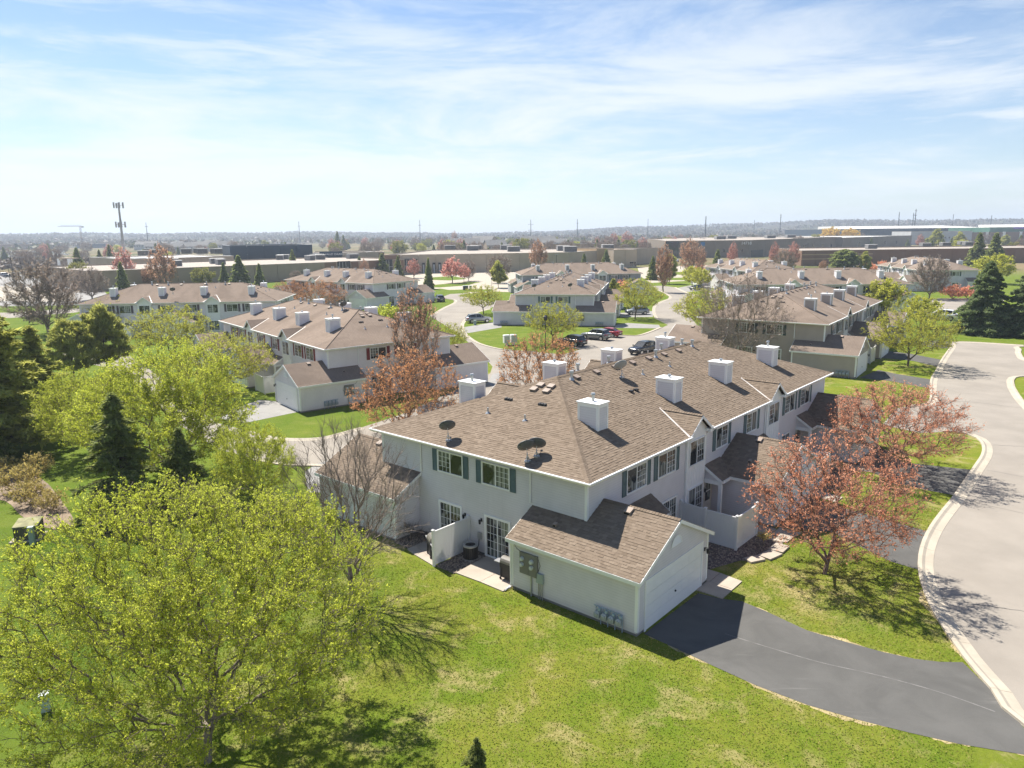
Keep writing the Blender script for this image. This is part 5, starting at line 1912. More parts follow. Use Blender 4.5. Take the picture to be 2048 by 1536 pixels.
# grills
def grill(label, u, v, rz):
    t = main_thing('barbecue_grill', label, 'grill', u, v, .05, rz, 'grills on the patios')
    b = MB()
    n = 8
    b.rings([[(x, .26 * math.cos(PI * k / n), .86 + .27 * math.sin(PI * k / n)) for k in range(n + 1)] for x in (-.33, .33)])
    b.build('lid', paint('grill_lid', (0.16, 0.15, 0.13), .1, .35, .5), t, False)
    b = MB()
    b.box(-.34, -.25, .62, .34, .25, .86)
    b.build('firebox', MAT['black'], t)
    b = MB()
    b.box(-.30, -.22, .12, .30, .22, .17)
    b.box(-.29, .18, .17, .29, .2, .6)
    b.build('cart', MAT['black'], t)
    for x in (-.31, .31):
        for y in (-.22, .22):
            b = MB()
            b.box(x - .02, y - .02, 0, x + .02, y + .02, .62)
            b.build('leg', MAT['black'], t)
    for s in (-1, 1):
        b = MB()
        b.box(min(s * .36, s * .72), -.24, .80, max(s * .36, s * .72), .24, .84)
        b.build('side_shelf', paint('grill_shelf', (0.27, 0.27, 0.28), .06, .4), t)
    b = MB()
    b.tube([(-.2, -.28, .92), (.2, -.28, .92)], .016, 5)
    b.build('handle', MAT['metal'], t)
    b = MB()
    for s in (-1, 1):
        b.cyl((s * .33, .2, .07), (s * .36, .2, .07), .07, n=8)
    b.build('wheel', MAT['black'], t)
grill('black barbecue grill with a grey shelf on the patio beside the near garage', -1.30, 3.55, rad(90))
grill('black barbecue grill with domed lid behind the white privacy panel', -1.75, 8.25, rad(60))

# splash block under the garage downspout
t = main_thing('downspout', 'white downspout and outlet at the back corner of the near garage', 'downspout', GU0, 2.84)
b = MB()
b.tube([(-.05, .12, 2.35), (-.05, .12, .12), (-.5, .12, .06)], .05, 4)
b.build('pipe', MAT['white'], t)

# shrubs and dead stems
def shrub_mesh(seed, H, R, n, leaves, leafm, bark='twig_grey', leaf=.04):
    return broadleaf(seed, H, R, .12, n, .55, .45, .45, .005, leaves, leaf, .12, 1.0, (0, 0), 5, 2, .18, .4, 0, leafm, bark)
SHR_A = shrub_mesh(3, .8, .5, 60, 300, 'leaf_straw')
SHR_B = shrub_mesh(4, .9, .9, 90, 0, 'leaf_straw', 'bark_dark')
for k, (u, v, s, m, lab) in enumerate([(10.0, -4.2, .9, SHR_A, 'small dry shrub in the rock bed in front of the white fence'), (24.5, -3.6, 1.0, SHR_A, 'small dry shrub by the second fence corner'),
                                    (-1.2, 10.6, 1.1, SHR_B, 'bare dark shrub at the end wall beside the downspout'), (-.9, 9.7, .8, SHR_B, 'bare dark shrub behind the grill with the domed lid')]):
    x, y = MP(u, v)
    plant('shrub', lab, 'shrub', x, y, m, s, k * 1.3, 'dry shrubs round the front townhouse')

# utility boxes on the left lawn
t = thing('transformer_box', 'dark green transformer box with mossy top on the far left lawn', 'transformer', (-26.60, 37.77, 0), .25)
b = MB()
b.hexa([(-.58, -.5, .08), (.58, -.5, .08), (.58, .5, .08), (-.58, .5, .08)], [(-.58, -.5, .82), (.58, -.5, .82), (.58, .5, .98), (-.58, .5, .98)])
b.build('cabinet', paint('transformer', (0.075, 0.075, 0.05), .15, .6), t)
b = MB()
b.hexa([(-.62, -.54, .825), (.62, -.54, .825), (.62, .54, .985), (-.62, .54, .985)], [(-.60, -.52, .87), (.60, -.52, .87), (.60, .52, 1.03), (-.60, .52, 1.03)])
b.build('lid', paint('mossy', (0.26, 0.25, 0.13), .3, .85, scale=3), t)
b = MB()
b.box(-.8, -.65, -.05, .68, .65, .08)
b.build('pad', MAT['concrete'], t)
t = thing('cable_pedestal', 'slim pale green cable pedestal in front of the transformer box', 'pedestal', (-25.84, 36.82, 0), .2)
b = MB()
b.box(-.12, -.1, 0, .12, .1, .95)
b.build('post_body', paint('pedestal', (0.25, 0.33, 0.31), .06, .5), t)
b = MB()
b.box(-.135, -.115, .95, .135, .115, 1.05)
b.build('cap', paint('pedestal_cap', (0.42, 0.48, 0.45), .05, .5), t)
t = thing('cable_pedestal', 'short pale cable pedestal under the big lime tree at bottom left', 'pedestal', (-16.40, 22.77, 0), .5)
b = MB()
b.box(-.14, -.14, 0, .14, .14, .6)
b.build('post_body', paint('pedestal_b', (0.42, 0.50, 0.48), .06, .5), t)
b = MB()
b.box(-.16, -.16, .6, .16, .16, .66)
b.build('cap', paint('pedestal_cap_b', (0.5, 0.55, 0.53), .05, .5), t)

# things on the central green
t = thing('mailbox_cluster', 'white cluster mailboxes at the kerb of the central green', 'mailboxes', (-0.23, 106.86, 0), .35)
for x in (-.55, .55):
    b = MB()
    b.box(x - .45, -.3, .35, x + .45, .3, 1.45)
    b.rings([[(x - .48, -.33, 1.45), (x + .48, -.33, 1.45), (x + .48, .33, 1.45), (x - .48, .33, 1.45)], [(x - .40, -.25, 1.55), (x + .40, -.25, 1.55), (x + .40, .25, 1.55), (x - .40, .25, 1.55)]])
    b.build('cabinet', MAT['white'], t)
    b = MB()
    b.box(x - .2, -.18, 0, x + .2, .18, .35)
    b.build('pedestal_leg', MAT['white'], t)
b = MB()
for x in (-.55, .55):
    for i in range(4):
        for j in range(4):
            b.box(x - .4 + i * .2 + .01, -.312, .42 + j * .24, x - .4 + (i + 1) * .2 - .01, -.30, .42 + (j + 1) * .24 - .02)
b.build('mailbox_doors', MAT['metal'], t)['kind'] = 'stuff'
t = thing('street_lamp', 'black street lamp post under the lime tree on the central green', 'street lamp', (4.83, 103.18, 0), .2)
b = MB()
b.cyl((0, 0, 0), (0, 0, .5), .14, .11, 8)
b.cyl((0, 0, .5), (0, 0, 4.0), .07, .05, 8)
b.build('pole', MAT['black'], t)
b = MB()
b.rings([[(r * math.cos(k * PI / 4), r * math.sin(k * PI / 4), z) for k in range(8)] for r, z in ((.10, 4.0), (.24, 4.12), (.30, 4.5), (.34, 4.52), (.06, 4.8))])
b.build('lantern', MAT['black'], t)
def lamp_copy(x, y, label, s=1.0):
    c = copy_tree(t)
    c.location = (x, y, 0)
    c['label'] = label
    c.scale = (s, s, s)
lamp = t
lamp_copy(-5.27, 203.33, 'dark lamp post in front of the pale service yard', .9)
for i, (x, y, lab) in enumerate([(-6.56, 131.41, 'small grey utility pedestal on the green beside the parked silver car'), (-13.32, 215.35, 'dark transformer box on the far green strip left of the pale lime tree'), (-11.85, 215.14, 'pale green pedestal just right of the dark transformer box on the green strip')]):
    t = thing('utility_pedestal', lab, 'utility box', (x, y, 0), .2)
    s = (.22, .7, .32)[i]
    b = MB()
    b.box(-s, -s, 0, s, s, (.8, 1.2, 1.2)[i])
    b.build('post_body', MAT['black'] if i == 1 else bpy.data.materials['pedestal'], t)
    b = MB()
    b.box(-s * 1.1, -s * 1.1, (.8, 1.2, 1.2)[i], s * 1.1, s * 1.1, (.8, 1.2, 1.2)[i] + .08)
    b.build('cap', bpy.data.materials['pedestal_cap'], t)
# the same fittings on the neighbouring blocks
def in_house(loc, rz, sc, u, v):
    c, s = math.cos(rz), math.sin(rz)
    return (loc[0] + sc * (c * u - s * v), loc[1] + sc * (s * u + c * v))
def fit_copy(src, label, loc, rz, sc, u, v, flip=False, group=None, z=0.0, turn=0.0):
    c = copy_tree(src)
    x, y = in_house(loc, rz, sc, u, W_ - v if flip else v)
    c.location = (x, y, z)
    c.rotation_euler = (0, 0, rz + turn)
    c.scale = (sc, -sc if flip else sc, sc)
    c['label'] = label
    if group:
        c['group'] = group
    elif 'group' in c:
        del c['group']
    return c
src_bank = bpy.data.objects['electric_meter_bank']
src_gas = bpy.data.objects['gas_meter']
src_fence = [o for o in COL.objects if o.name.startswith('privacy_fence')][1]
B2_, B5_, B7_, B3_ = ((-6.72, 78.39), 2.2358, 1.0), ((14.56, 129.22), 1.3737, 1.0), ((35.81, 82.97), 0.9485, 1.04), ((-40.74, 137.36), -3.0596, 1.0)
fit_copy(src_bank, 'grey electric meter cabinet on the garage of the red shuttered townhouse', *B2_, GU0, 1.2, True)
fit_copy(src_bank, 'grey electric meter cabinet on the right garage of the central townhouse', *B5_, GU0, 2.0)
for hs, fl, nm, v0 in ((B2_, True, 'left garage of the red shuttered townhouse', -.2), (B5_, False, 'right garage of the central townhouse', -.6), (B5_, True, 'left garage of the central townhouse', -1.2), (B7_, False, 'near garage of the tan townhouse', -1.9)):
    for k in range(4):
        fit_copy(src_gas, ('gas meter nearest the patio side on the ', 'gas meter second from the patio side on the ', 'gas meter third from the patio side on the ', 'gas meter nearest the corner on the ')[k] + nm, *hs, GU0, v0 - .36 * k, fl, 'gas meters on the ' + nm)
fit_copy(src_fence, 'white vinyl fence beside the left garage of the red shuttered townhouse', *B2_, 8.83, -.08, True)
fit_copy(src_fence, 'white vinyl fence beside the near garage of the tan townhouse', *B7_, 8.83, -.08)
fit_copy(src_fence, 'white vinyl fence before the left townhouse, half hidden by lime trees', *B3_, 22.8, -.08 + 0, True)
src_dish = bpy.data.objects['satellite_dish']
for k, (x, y, z, lab) in enumerate([(4.18, 130.98, 6.2, 'dark satellite dish near the left hip of the central townhouse roof'), (10.40, 128.63, 6.4, 'dark satellite dish in the middle of the central townhouse roof'), (-56.35, 122.60, 6.8, 'grey satellite dish high on the left townhouse roof'),
                                  (-67.68, 128.09, 6.3, 'dark satellite dish by the left chimney of the left townhouse'), (-18.47, 81.04, 7.9, 'grey satellite dish by the ridge of the red shuttered townhouse'), (36.56, 129.33, 6.6, 'brown satellite dish on the white roof behind the tan townhouse')]):
    c = copy_tree(src_dish)
    c.location = (x, y, z)
    c.rotation_euler = (0, 0, rad(195 + 7 * k))
    c['label'] = lab

# ================================================================ vehicles
MAT['tyre'] = paint('tyre', (0.018, 0.018, 0.019), .1, .85)
MAT['rim'] = paint('wheel_rim', (0.50, 0.50, 0.50), .05, .3, .5, metal=.6)
MAT['car_glass'] = paint('car_glass', (0.012, 0.015, 0.018), .1, .05, .8)
MAT['plastic'] = paint('car_plastic', (0.025, 0.025, 0.027), .1, .6)
MAT['lamp_red'] = paint('tail_lamp', (0.35, 0.012, 0.012), .05, .2, .6)
MAT['lamp_white'] = paint('head_lamp', (0.70, 0.72, 0.74), .05, .12, .7)
def car_paint(name, c, metal=.35):
    m = NT(name)
    m.base(c + (1,), .28, .5, metal)
    m.p.inputs['Coat Weight'].default_value = .6
    m.p.inputs['Coat Roughness'].default_value = .06
    return m.mat
CARP = {'silver': car_paint('paint_silver', (0.33, 0.34, 0.36)), 'grey': car_paint('paint_grey', (0.17, 0.185, 0.19)), 'black': car_paint('paint_black', (0.016, 0.015, 0.018), .1), 'red': car_paint('paint_red', (0.30, 0.012, 0.022), .15),
        'white': car_paint('paint_white', (0.75, 0.75, 0.75), 0), 'blue': car_paint('paint_blue', (0.05, 0.08, 0.16)), 'dark': car_paint('paint_dark', (0.05, 0.055, 0.06))}
def car(kind, paint_key, label, x, y, rz, group='parked cars', sc=1.0):
    """front towards +X"""
    pm = CARP[paint_key]
    suv = kind == 'suv'
    t = thing('parked_' + ('suv' if suv else 'car'), label, 'car', (x, y, .02), rz, group, sc)
    Lc, wd = (4.7, .93) if suv else (4.6, .90)
    # stations: x, sill z, shoulder z, hood/belt z, half width
    if suv:
        st = [(-2.33, .45, .80, .96, .78), (-2.25, .33, .82, 1.05, .89), (-1.5, .28, .85, 1.08, .93), (0, .26, .85, 1.06, .93), (.95, .27, .84, 1.04, .93), (1.25, .28, .82, 1.00, .92), (2.1, .32, .76, .90, .87), (2.33, .42, .70, .78, .74)]
        roof = [(-2.08, 1.10, .66), (-1.72, 1.60, .64), (-.6, 1.70, .66), (.25, 1.66, .65), (1.12, 1.05, .72)]
        r = .35
    else:
        st = [(-2.3, .42, .74, .90, .74), (-2.2, .32, .76, .98, .86), (-1.4, .25, .78, .98, .90), (0, .23, .78, .95, .90), (.95, .24, .77, .93, .90), (1.25, .25, .75, .89, .89), (2.05, .29, .68, .78, .83), (2.3, .38, .60, .66, .68)]
        roof = [(-1.85, .98, .64), (-1.15, 1.36, .60), (-.5, 1.45, .62), (.15, 1.43, .61), (1.15, .93, .70)]
        r = .32
    b = MB()
    rings = []
    for (sx, z0, z1, z2, hw) in st:
        rings.append([(sx, -hw * .90, z0), (sx, -hw, z0 + (z1 - z0) * .45), (sx, -hw * .985, z1), (sx, -hw * .90, z2), (sx, -hw * .45, z2 + .025), (sx, hw * .45, z2 + .025), (sx, hw * .90, z2), (sx, hw * .985, z1), (sx, hw, z0 + (z1 - z0) * .45), (sx, hw * .90, z0)])
    b.rings(rings)
    b.build('body', pm, t, True)
    c = MB()
    rr = []
    belt = 1.05 if suv else .95
    for (sx, z, hw) in roof:
        rr.append([(sx, -hw, z - .05), (sx, -hw * .8, z), (sx, hw * .8, z), (sx, hw, z - .05)])
    # roof skin and pillars
    c.rings(rr[1:4], True, True)
    for s in (-1, 1):
        for (a, b2) in ((rr[0], rr[1]), (rr[3], rr[4])):
            p, q = a[0 if s < 0 else 3], b2[0 if s < 0 else 3]
            c.tube([p, q], .045, 4)
        for k in (1, 2, 3):
            xx = roof[k][0] + (.1 if k == 1 else 0)
            c.tube([(xx, s * roof[k][2], roof[k][1] - .04), (xx + (.0 if k < 3 else .2), s * wd * .90, belt)], .035, 4)
    c.build('roof', pm, t)
    g = MB()
    low = [(-2.02 if suv else -1.75, wd * .86), (-1.72 if suv else -1.3, wd * .89), (-.6, wd * .9), (.25, wd * .9), (1.1, wd * .84)]
    ring2 = []
    for (sx, z, hw), (lx, lw) in zip(roof, low):
        ring2.append([(lx if abs(sx - lx) < .4 else sx, -lw, belt - .03), (sx, -hw + .015, z - .055), (sx, hw - .015, z - .055), (lx if abs(sx - lx) < .4 else sx, lw, belt - .03)])
    g.rings(ring2, True, True)
    g.build('windows', MAT['car_glass'], t)
    for sx in (-1.42 if suv else -1.38, 1.42 if suv else 1.36):
        for s in (-1, 1):
            w = MB()
            y0, y1 = s * (wd - .20), s * (wd + .012)
            w.rings([[(sx + r * q * math.cos(2 * PI * k / 18), yy, r + r * q * math.sin(2 * PI * k / 18)) for k in range(18)] for yy, q in ((y0, .96), (y0 + (y1 - y0) * .15, 1), (y0 + (y1 - y0) * .85, 1), (y1, .94))])
            wo = w.build('wheel', MAT['tyre'], t)
            m = MB()
            m.cyl((sx, y1 - s * .01, r), (sx, y1 + s * .006, r), r * .64, n=14)
            m.build('rim', MAT['rim'], wo)
            a = MB()
            n = 12
            ya = s * (wd + .004)
            a.rings([[(sx + q * math.cos(PI * k / n), ya - s * (.06 if q > .4 else 0) * 0, r + q * math.sin(PI * k / n)) for k in range(n + 1)] for q in (r * 1.02, r * 1.20)], False, False)
            a.build('wheel_arch', MAT['plastic'], t)
    for s in (-1, 1):
        h = MB()
        h.hexa([(2.16, s * .50, .62 if not suv else .70), (2.16, s * .80, .62 if not suv else .70), (1.98, s * .87, .64 if not suv else .72), (2.1, s * .5, .62 if not suv else .7)], [(2.28, s * .48, .71 if not suv else .80), (2.24, s * .74, .72 if not suv else .82), (2.0, s * .88, .76 if not suv else .88), (2.1, s * .5, .71 if not suv else .8)])
        h.build('headlight', MAT['lamp_white'], t)
        h = MB()
        z = .86 if suv else .78
        h.box(-2.345, min(s * .5, s * .78), z - .02, -2.24, max(s * .5, s * .78), z + .13)
        h.box(-2.26, min(s * .78, s * .90), z - .01, -2.0, max(s * .78, s * .90), z + .13)
        h.build('tail_light', MAT['lamp_red'], t)
        m = MB()
        m.box(.82, min(s * .90, s * 1.08), belt - .0, .96, max(s * .90, s * 1.08), belt + .14)
        m.build('mirror', pm, t)
    p = MB()
    p.box(-2.352, -.26, .62, -2.33, .26, .74)
    p.build('number_plate', MAT['lamp_white'], t)
    p = MB()
    p.box(2.2, -.45, .42, 2.352, .45, .58)
    p.build('grille', MAT['plastic'], t)
    p = MB()
    p.box(-2.365, -.7, .36, -2.2, .7, .52)
    p.build('bumper', MAT['plastic'], t)
    return t
def heading(px0, py0, px1, py1):
    return math.atan2(py1 - py0, px1 - px0)
car('suv', 'silver', 'silver suv on the driveway left of the central block', -6.09, 135.14, heading(-7.92, 133.01, -3.84, 134.17))
car('suv', 'grey', 'grey suv nose in at the edge of the central green', 12.99, 111.59, heading(15.74, 111.39, 11.09, 115.07))
car('sedan', 'red', 'red car beside the grey suv at the central green', 15.10, 114.77, heading(17.17, 114.90, 12.74, 117.88))
car('suv', 'black', 'black suv parked just left of the grey one at the green', 8.82, 105.74, heading(10.49, 104.19, 7.17, 107.34), sc=.97)
car('suv', 'black', 'dark plum suv half hidden behind a chimney of the foreground roof', 17.80, 97.91, heading(20.36, 99.89, 15.53, 95.59))
car('suv', 'silver', 'silver suv under the round lime tree right of the central block', 25.09, 145.77, heading(27.15, 145.57, 22.89, 145.07))
car('sedan', 'dark', 'dark sedan on a driveway at the far end of the estate street', 52.06, 206.36, heading(54.29, 207.91, 49.87, 204.83))
car('suv', 'white', 'white pickup seen through lime branches left of the big spruce', 77.43, 131.61, heading(78.89, 130.71, 75.96, 132.53), sc=1.15)
car('suv', 'dark', 'dark car tail seen beyond the white garage near the estate road bend', -17.49, 179.01, 1.9)
car('sedan', 'dark', 'dark sedan in the grey parking lot at far left', -211.62, 311.98, heading(-213.45, 308.78, -208.52, 311.43))
car('suv', 'silver', 'silver suv behind the dark sedan in the far left lot', -220.35, 322.71, heading(-222.37, 321.20, -217.82, 324.16))
car('sedan', 'silver', 'silver car on the highway strip at the far left edge', -334.47, 489.27, .15)
car('suv', 'black', 'black suv behind the bare trees on the far left highway strip', -333.43, 519.17, .15)
car('sedan', 'silver', 'pale car right of the black suv on the highway strip', -324.64, 521.36, .15)
car('suv', 'dark', 'dark vehicle in the lot under the white framed sign', -200.03, 320.91, .3)
for k, (px, py, pk, kd) in enumerate([(81.26, 413.09, 'grey', 'suv'), (84.43, 412.21, 'silver', 'suv'), (87.53, 415.07, 'dark', 'sedan'), (89.44, 407.16, 'white', 'suv'), (89.76, 399.95, 'white', 'sedan')]):
    car(kd, pk, ['small grey suv, leftmost of the row of parked cars before the dark warehouse', 'silver suv second from left in the row before the dark warehouse', 'dark sedan in the middle of the row before the dark warehouse', 'white suv in the row before the dark warehouse', 'white sedan, rightmost in the row before the dark warehouse'][k], px, py, 1.3, 'cars in front of the dark warehouse')

# ================================================================ warehouses, church, far buildings
def wallmat(name, c, panel=6.0, band=None, var=.06):
    m = NT(name)
    P = m.pos()
    f = m.noise(P, .12, 5, .6)
    f2 = m.noise(m.mapv(P, (1, 1, .15)), .8, 4, .7)
    col = m.mix(m.rng(f, .35, .65), tuple(x * (1 - var) for x in c) + (1,), tuple(x * (1 + var) for x in c) + (1,))
    col = m.mix(m.rng(f2, .5, .8, 0, .25), col, tuple(x * .8 for x in c) + (1,))
    m.base(col, .85, .2)
    return m.mat
MAT['tilt_tan'] = wallmat('tiltup_tan', (0.335, 0.265, 0.195))
MAT['tilt_tan2'] = wallmat('tiltup_tan_light', (0.42, 0.345, 0.26))
MAT['tilt_brown'] = wallmat('tiltup_brown', (0.155, 0.125, 0.095))
MAT['tilt_dark'] = wallmat('tiltup_dark', (0.215, 0.178, 0.138))
MAT['brick_brown'] = wallmat('brick_brown', (0.215, 0.13, 0.085))
MAT['navy'] = wallmat('navy_panel', (0.032, 0.052, 0.078))
MAT['roof_gravel'] = mat_concrete('roof_gravel', (0.36, 0.315, 0.27), .12)
MAT['roof_white'] = mat_concrete('roof_white', (0.70, 0.69, 0.66), .06)
MAT['hvac'] = paint('hvac_grey', (0.25, 0.25, 0.25), .1, .5)
MAT['stripe'] = paint('stripe_tan', (0.42, 0.30, 0.17), .06, .7)
MAT['sign_white'] = paint('sign_white', (0.82, 0.82, 0.80), .02, .5)
MAT['sign_blue'] = paint('sign_blue', (0.03, 0.16, 0.36), .05, .5)
MAT['green_wrap'] = wallmat('green_sheathing', (0.05, 0.14, 0.10))
MAT['grey_house'] = wallmat('pale_house_wall', (0.42, 0.43, 0.44))
MAT['roof_slate'] = wallmat('grey_shingle', (0.17, 0.165, 0.16))

def flat_building(name, label, cat, foot, h, wall, roof, parapet=.35, panels=None, group=None):
    """foot: plan points in order; the walls are panels with open joints, roof sits a little below the parapet"""
    x0, y0 = foot[0]
    t = thing(name, label, cat, (x0, y0, 0), 0, group)
    F = [(x - x0, y - y0) for x, y in foot]
    n = len(F)
    A = sum(F[i][0] * F[(i + 1) % n][1] - F[(i + 1) % n][0] * F[i][1] for i in range(n))
    for i in range(n):
        p, q = Vector(F[i] + (0,)), Vector(F[(i + 1) % n] + (0,))
        d = q - p
        L = d.length
        d.normalize()
        nr = Vector((d.y, -d.x, 0)) * (1 if A > 0 else -1)
        k = max(1, min(14, round(L / (panels or 7.5))))
        for j in range(k):
            a, b2 = L * j / k + .05, L * (j + 1) / k - .05
            m = MB()
            P0, P1 = p + d * a, p + d * b2
            m.hexa([tuple(P0), tuple(P1), tuple(P1 - nr * .3), tuple(P0 - nr * .3)], [(P0.x, P0.y, h), (P1.x, P1.y, h), ((P1 - nr * .3).x, (P1 - nr * .3).y, h), ((P0 - nr * .3).x, (P0 - nr * .3).y, h)])
            m.build('wall_panel', wall, t)
        c = MB()
        P0, P1 = p, q
        c.hexa([tuple(P0 + nr * .06 + Vector((0, 0, h + .003))), tuple(P1 + nr * .06 + Vector((0, 0, h + .003))), tuple(P1 - nr * .35 + Vector((0, 0, h + .003))), tuple(P0 - nr * .35 + Vector((0, 0, h + .003)))],
               [tuple(P0 + nr * .06 + Vector((0, 0, h + .12))), tuple(P1 + nr * .06 + Vector((0, 0, h + .12))), tuple(P1 - nr * .35 + Vector((0, 0, h + .12))), tuple(P0 - nr * .35 + Vector((0, 0, h + .12)))])
        c.build('coping', roof, t)
    r = MB()
    r.poly(*[(x, y, h - parapet) for x, y in (F if A > 0 else F[::-1])])
    r.build('roof', roof, t)
    return t, (x0, y0)
def back(p, q, depth):
    """two further corners so that the footprint runs back from the front edge p-q, away from the camera"""
    dx, dy = q[0] - p[0], q[1] - p[1]
    L = math.hypot(dx, dy)
    nx, ny = -dy / L, dx / L
    if nx * p[0] + ny * p[1] < 0:
        nx, ny = -nx, -ny
    return [p, q, (q[0] + nx * depth, q[1] + ny * depth), (p[0] + nx * depth, p[1] + ny * depth)]
def hvac(x, y, z, w, d, h, rz, label, group='rooftop units on the warehouses'):
    t = thing('rooftop_unit', label, 'air handler', (x, y, z), rz, group)
    b = MB()
    b.box(-w / 2, -d / 2, .25, w / 2, d / 2, h)
    b.build('casing', MAT['hvac'], t)
    b = MB()
    b.box(-w / 2 - .1, -d / 2 - .1, h, w / 2 + .1, d / 2 + .1, h + .12)
    b.build('hood', MAT['roof_white'], t)
    b = MB()
    for k in range(5):
        b.box(-w / 2 + .2, -d / 2 - .03, .4 + k * (h - .5) / 5, w / 2 - .2, -d / 2, .4 + (k + .6) * (h - .5) / 5)
    b.build('louvre', MAT['black'], t)
    b = MB()
    b.box(-w / 2 + .1, -d / 2 + .1, 0, w / 2 - .1, d / 2 - .1, .25)
    b.build('kerb_frame', MAT['hvac'], t)
def face_text(txt, size, mat, parent, p, rz, depth=.08):
    cu = bpy.data.curves.new('lettering', 'FONT')
    cu.body = txt
    cu.size = size
    cu.align_x = 'CENTER'
    cu.align_y = 'CENTER'
    cu.extrude = depth
    tmp = bpy.data.objects.new('lettering_curve', cu)
    me = bpy.data.meshes.new_from_object(tmp)
    bpy.data.objects.remove(tmp)
    o = bpy.data.objects.new('lettering', me)
    me.materials.clear()
    me.materials.append(mat)
    COL.objects.link(o)
    o.parent = parent
    o.location = p
    o.rotation_euler = (PI / 2, 0, rz)
    return o
def wall_box(parent, o0, p, q, a, b2, z0, z1, out, name, mat, cam_side=True):
    """something fixed to the wall p-q between fractions a and b2"""
    d = Vector((q[0] - p[0], q[1] - p[1], 0))
    n = Vector((d.y, -d.x, 0)).normalized()
    if n.x * p[0] + n.y * p[1] > 0:
        n = -n
    P0 = Vector((p[0] - o0[0], p[1] - o0[1], 0)) + d * a
    P1 = Vector((p[0] - o0[0], p[1] - o0[1], 0)) + d * b2
    m = MB()
    m.hexa([(P0.x, P0.y, z0), (P1.x, P1.y, z0), (P1.x + n.x * out, P1.y + n.y * out, z0), (P0.x + n.x * out, P0.y + n.y * out, z0)],
           [(P0.x, P0.y, z1), (P1.x, P1.y, z1), (P1.x + n.x * out, P1.y + n.y * out, z1), (P0.x + n.x * out, P0.y + n.y * out, z1)])
    return m.build(name, mat, parent)

def sloped_roof(parent, o0, p, q, a, b2, z0, z1, depth):
    d = Vector((q[0] - p[0], q[1] - p[1], 0))
    n = Vector((-d.y, d.x, 0)).normalized() * depth
    A = Vector((p[0] - o0[0], p[1] - o0[1], 0)) + d * a
    B = Vector((p[0] - o0[0], p[1] - o0[1], 0)) + d * b2
    m = MB()
    q4 = [(A.x, A.y), (B.x, B.y), (B.x + n.x, B.y + n.y), (A.x + n.x, A.y + n.y)]
    m.hexa([(x, y, z) for (x, y), z in zip(q4, (z0 - .4, z0 - .4, z0 - .3, z0 - .3))], [(x, y, z) for (x, y), z in zip(q4, (z0, z0, z1, z1))])
    m.build('white_roof', MAT['roof_white'], parent)
# ---- long tan warehouse on the left
P, Q = (-119.74, 223.97), (-39.28, 306.05)
P = (P[0] - 8, P[1])
t, o0 = flat_building('warehouse', 'long low tan warehouse behind the white townhouses at left', 'warehouse', back(P, Q, 62), 6.1, MAT['tilt_tan'], MAT['roof_gravel'])
for a, b2 in ((.70, .745), (.865, .905), (.955, .998)):
    g = wall_box(t, o0, P, Q, a, b2, 1.0, 6.35, .25, 'entrance_bay', MAT['black'])
    for k in range(3):
        wall_box(t, o0, P, Q, a + (b2 - a) * (k + .5) / 4, a + (b2 - a) * (k + .5) / 4 + .0012, 1.2, 6.0, .32, 'mullion', MAT['metal'])
    wall_box(t, o0, P, Q, a, b2, 3.4, 3.5, .33, 'transom', MAT['metal'])
for a, b2 in ((.655, .695), (.75, .775), (.815, .86), (.91, .95)):
    wall_box(t, o0, P, Q, a, b2, .0, 6.0, .06, 'brick_panel', MAT['brick_brown'])
for a in (.575, .33, .40):
    wall_box(t, o0, P, Q, a, a + .015, .9, 3.2, .08, 'window', MAT['car_glass'])
for k, (px, py, w) in enumerate([(-119.34, 337.30, 4), (-101.56, 331.87, 5), (-101.11, 325.33, 3), (-82.75, 322.94, 4), (-130.72, 287.04, 4), (-120.43, 266.66, 4), (-113.86, 287.47, 5), (-108.31, 276.67, 3), (-70.80, 332.28, 5), (-70.49, 369.65, 5), (-151.54, 302.45, 5), (-85.04, 314.44, 3.4), (-87.64, 334.19, 5)]):
    hvac(px, py, 5.75, w, 3, 2.0, .1 * k, 'grey rooftop unit on the long tan warehouse')
# ---- second row: pale roofed part, the navy auditorium and the church front
P2, Q2 = (-151.54, 294.67), (-121.54, 325.82)
t, o0 = flat_building('warehouse', 'tan warehouse with pale roof behind the long low one, left of the navy hall', 'warehouse', back(P2, Q2, 48), 7.6, MAT['tilt_tan2'], MAT['roof_white'])
for k, (px, py) in enumerate([(-172.36, 349.84), (-191.93, 395.76), (-175.35, 367.04), (-168.36, 386.81), (-168.23, 401.47), (-160.81, 388.69), (-152.80, 385.61), (-148.21, 379.16)]):
    hvac(px, py, 7.3, 5, 3, 2.6, .2, 'pale rooftop unit on the roof left of the navy hall')
P3, Q3 = (-124.63, 330.56), (-92.19, 346.14)
t, o0 = flat_building('church_hall', 'big windowless navy blue hall above the tan warehouse roofs', 'church hall', back(P3, Q3, 40), 11.9, MAT['navy'], MAT['metal'])
P4, Q4 = (-92.19, 346.14), (-60.14, 353.80)
t, o0 = flat_building('church', 'pale grey church entrance wing with dark name panel right of the navy hall', 'church', back(P4, Q4, 30), 8.0, MAT['tilt_tan2'], MAT['roof_gravel'])
wall_box(t, o0, P4, Q4, .0, .40, 0, 7.9, .1, 'pale_facade', MAT['grey_house'])
wall_box(t, o0, P4, Q4, .093, .41, 5.4, 8.7, .5, 'name_panel', MAT['navy'])
wall_box(t, o0, P4, Q4, .33, .41, 0.0, 5.4, .5, 'panel_leg', MAT['navy'])
mid = (P4[0] + (Q4[0] - P4[0]) * .255, P4[1] + (Q4[1] - P4[1]) * .255)
dd = math.atan2(Q4[1] - P4[1], Q4[0] - P4[0])
nn = (math.sin(dd), -math.cos(dd))
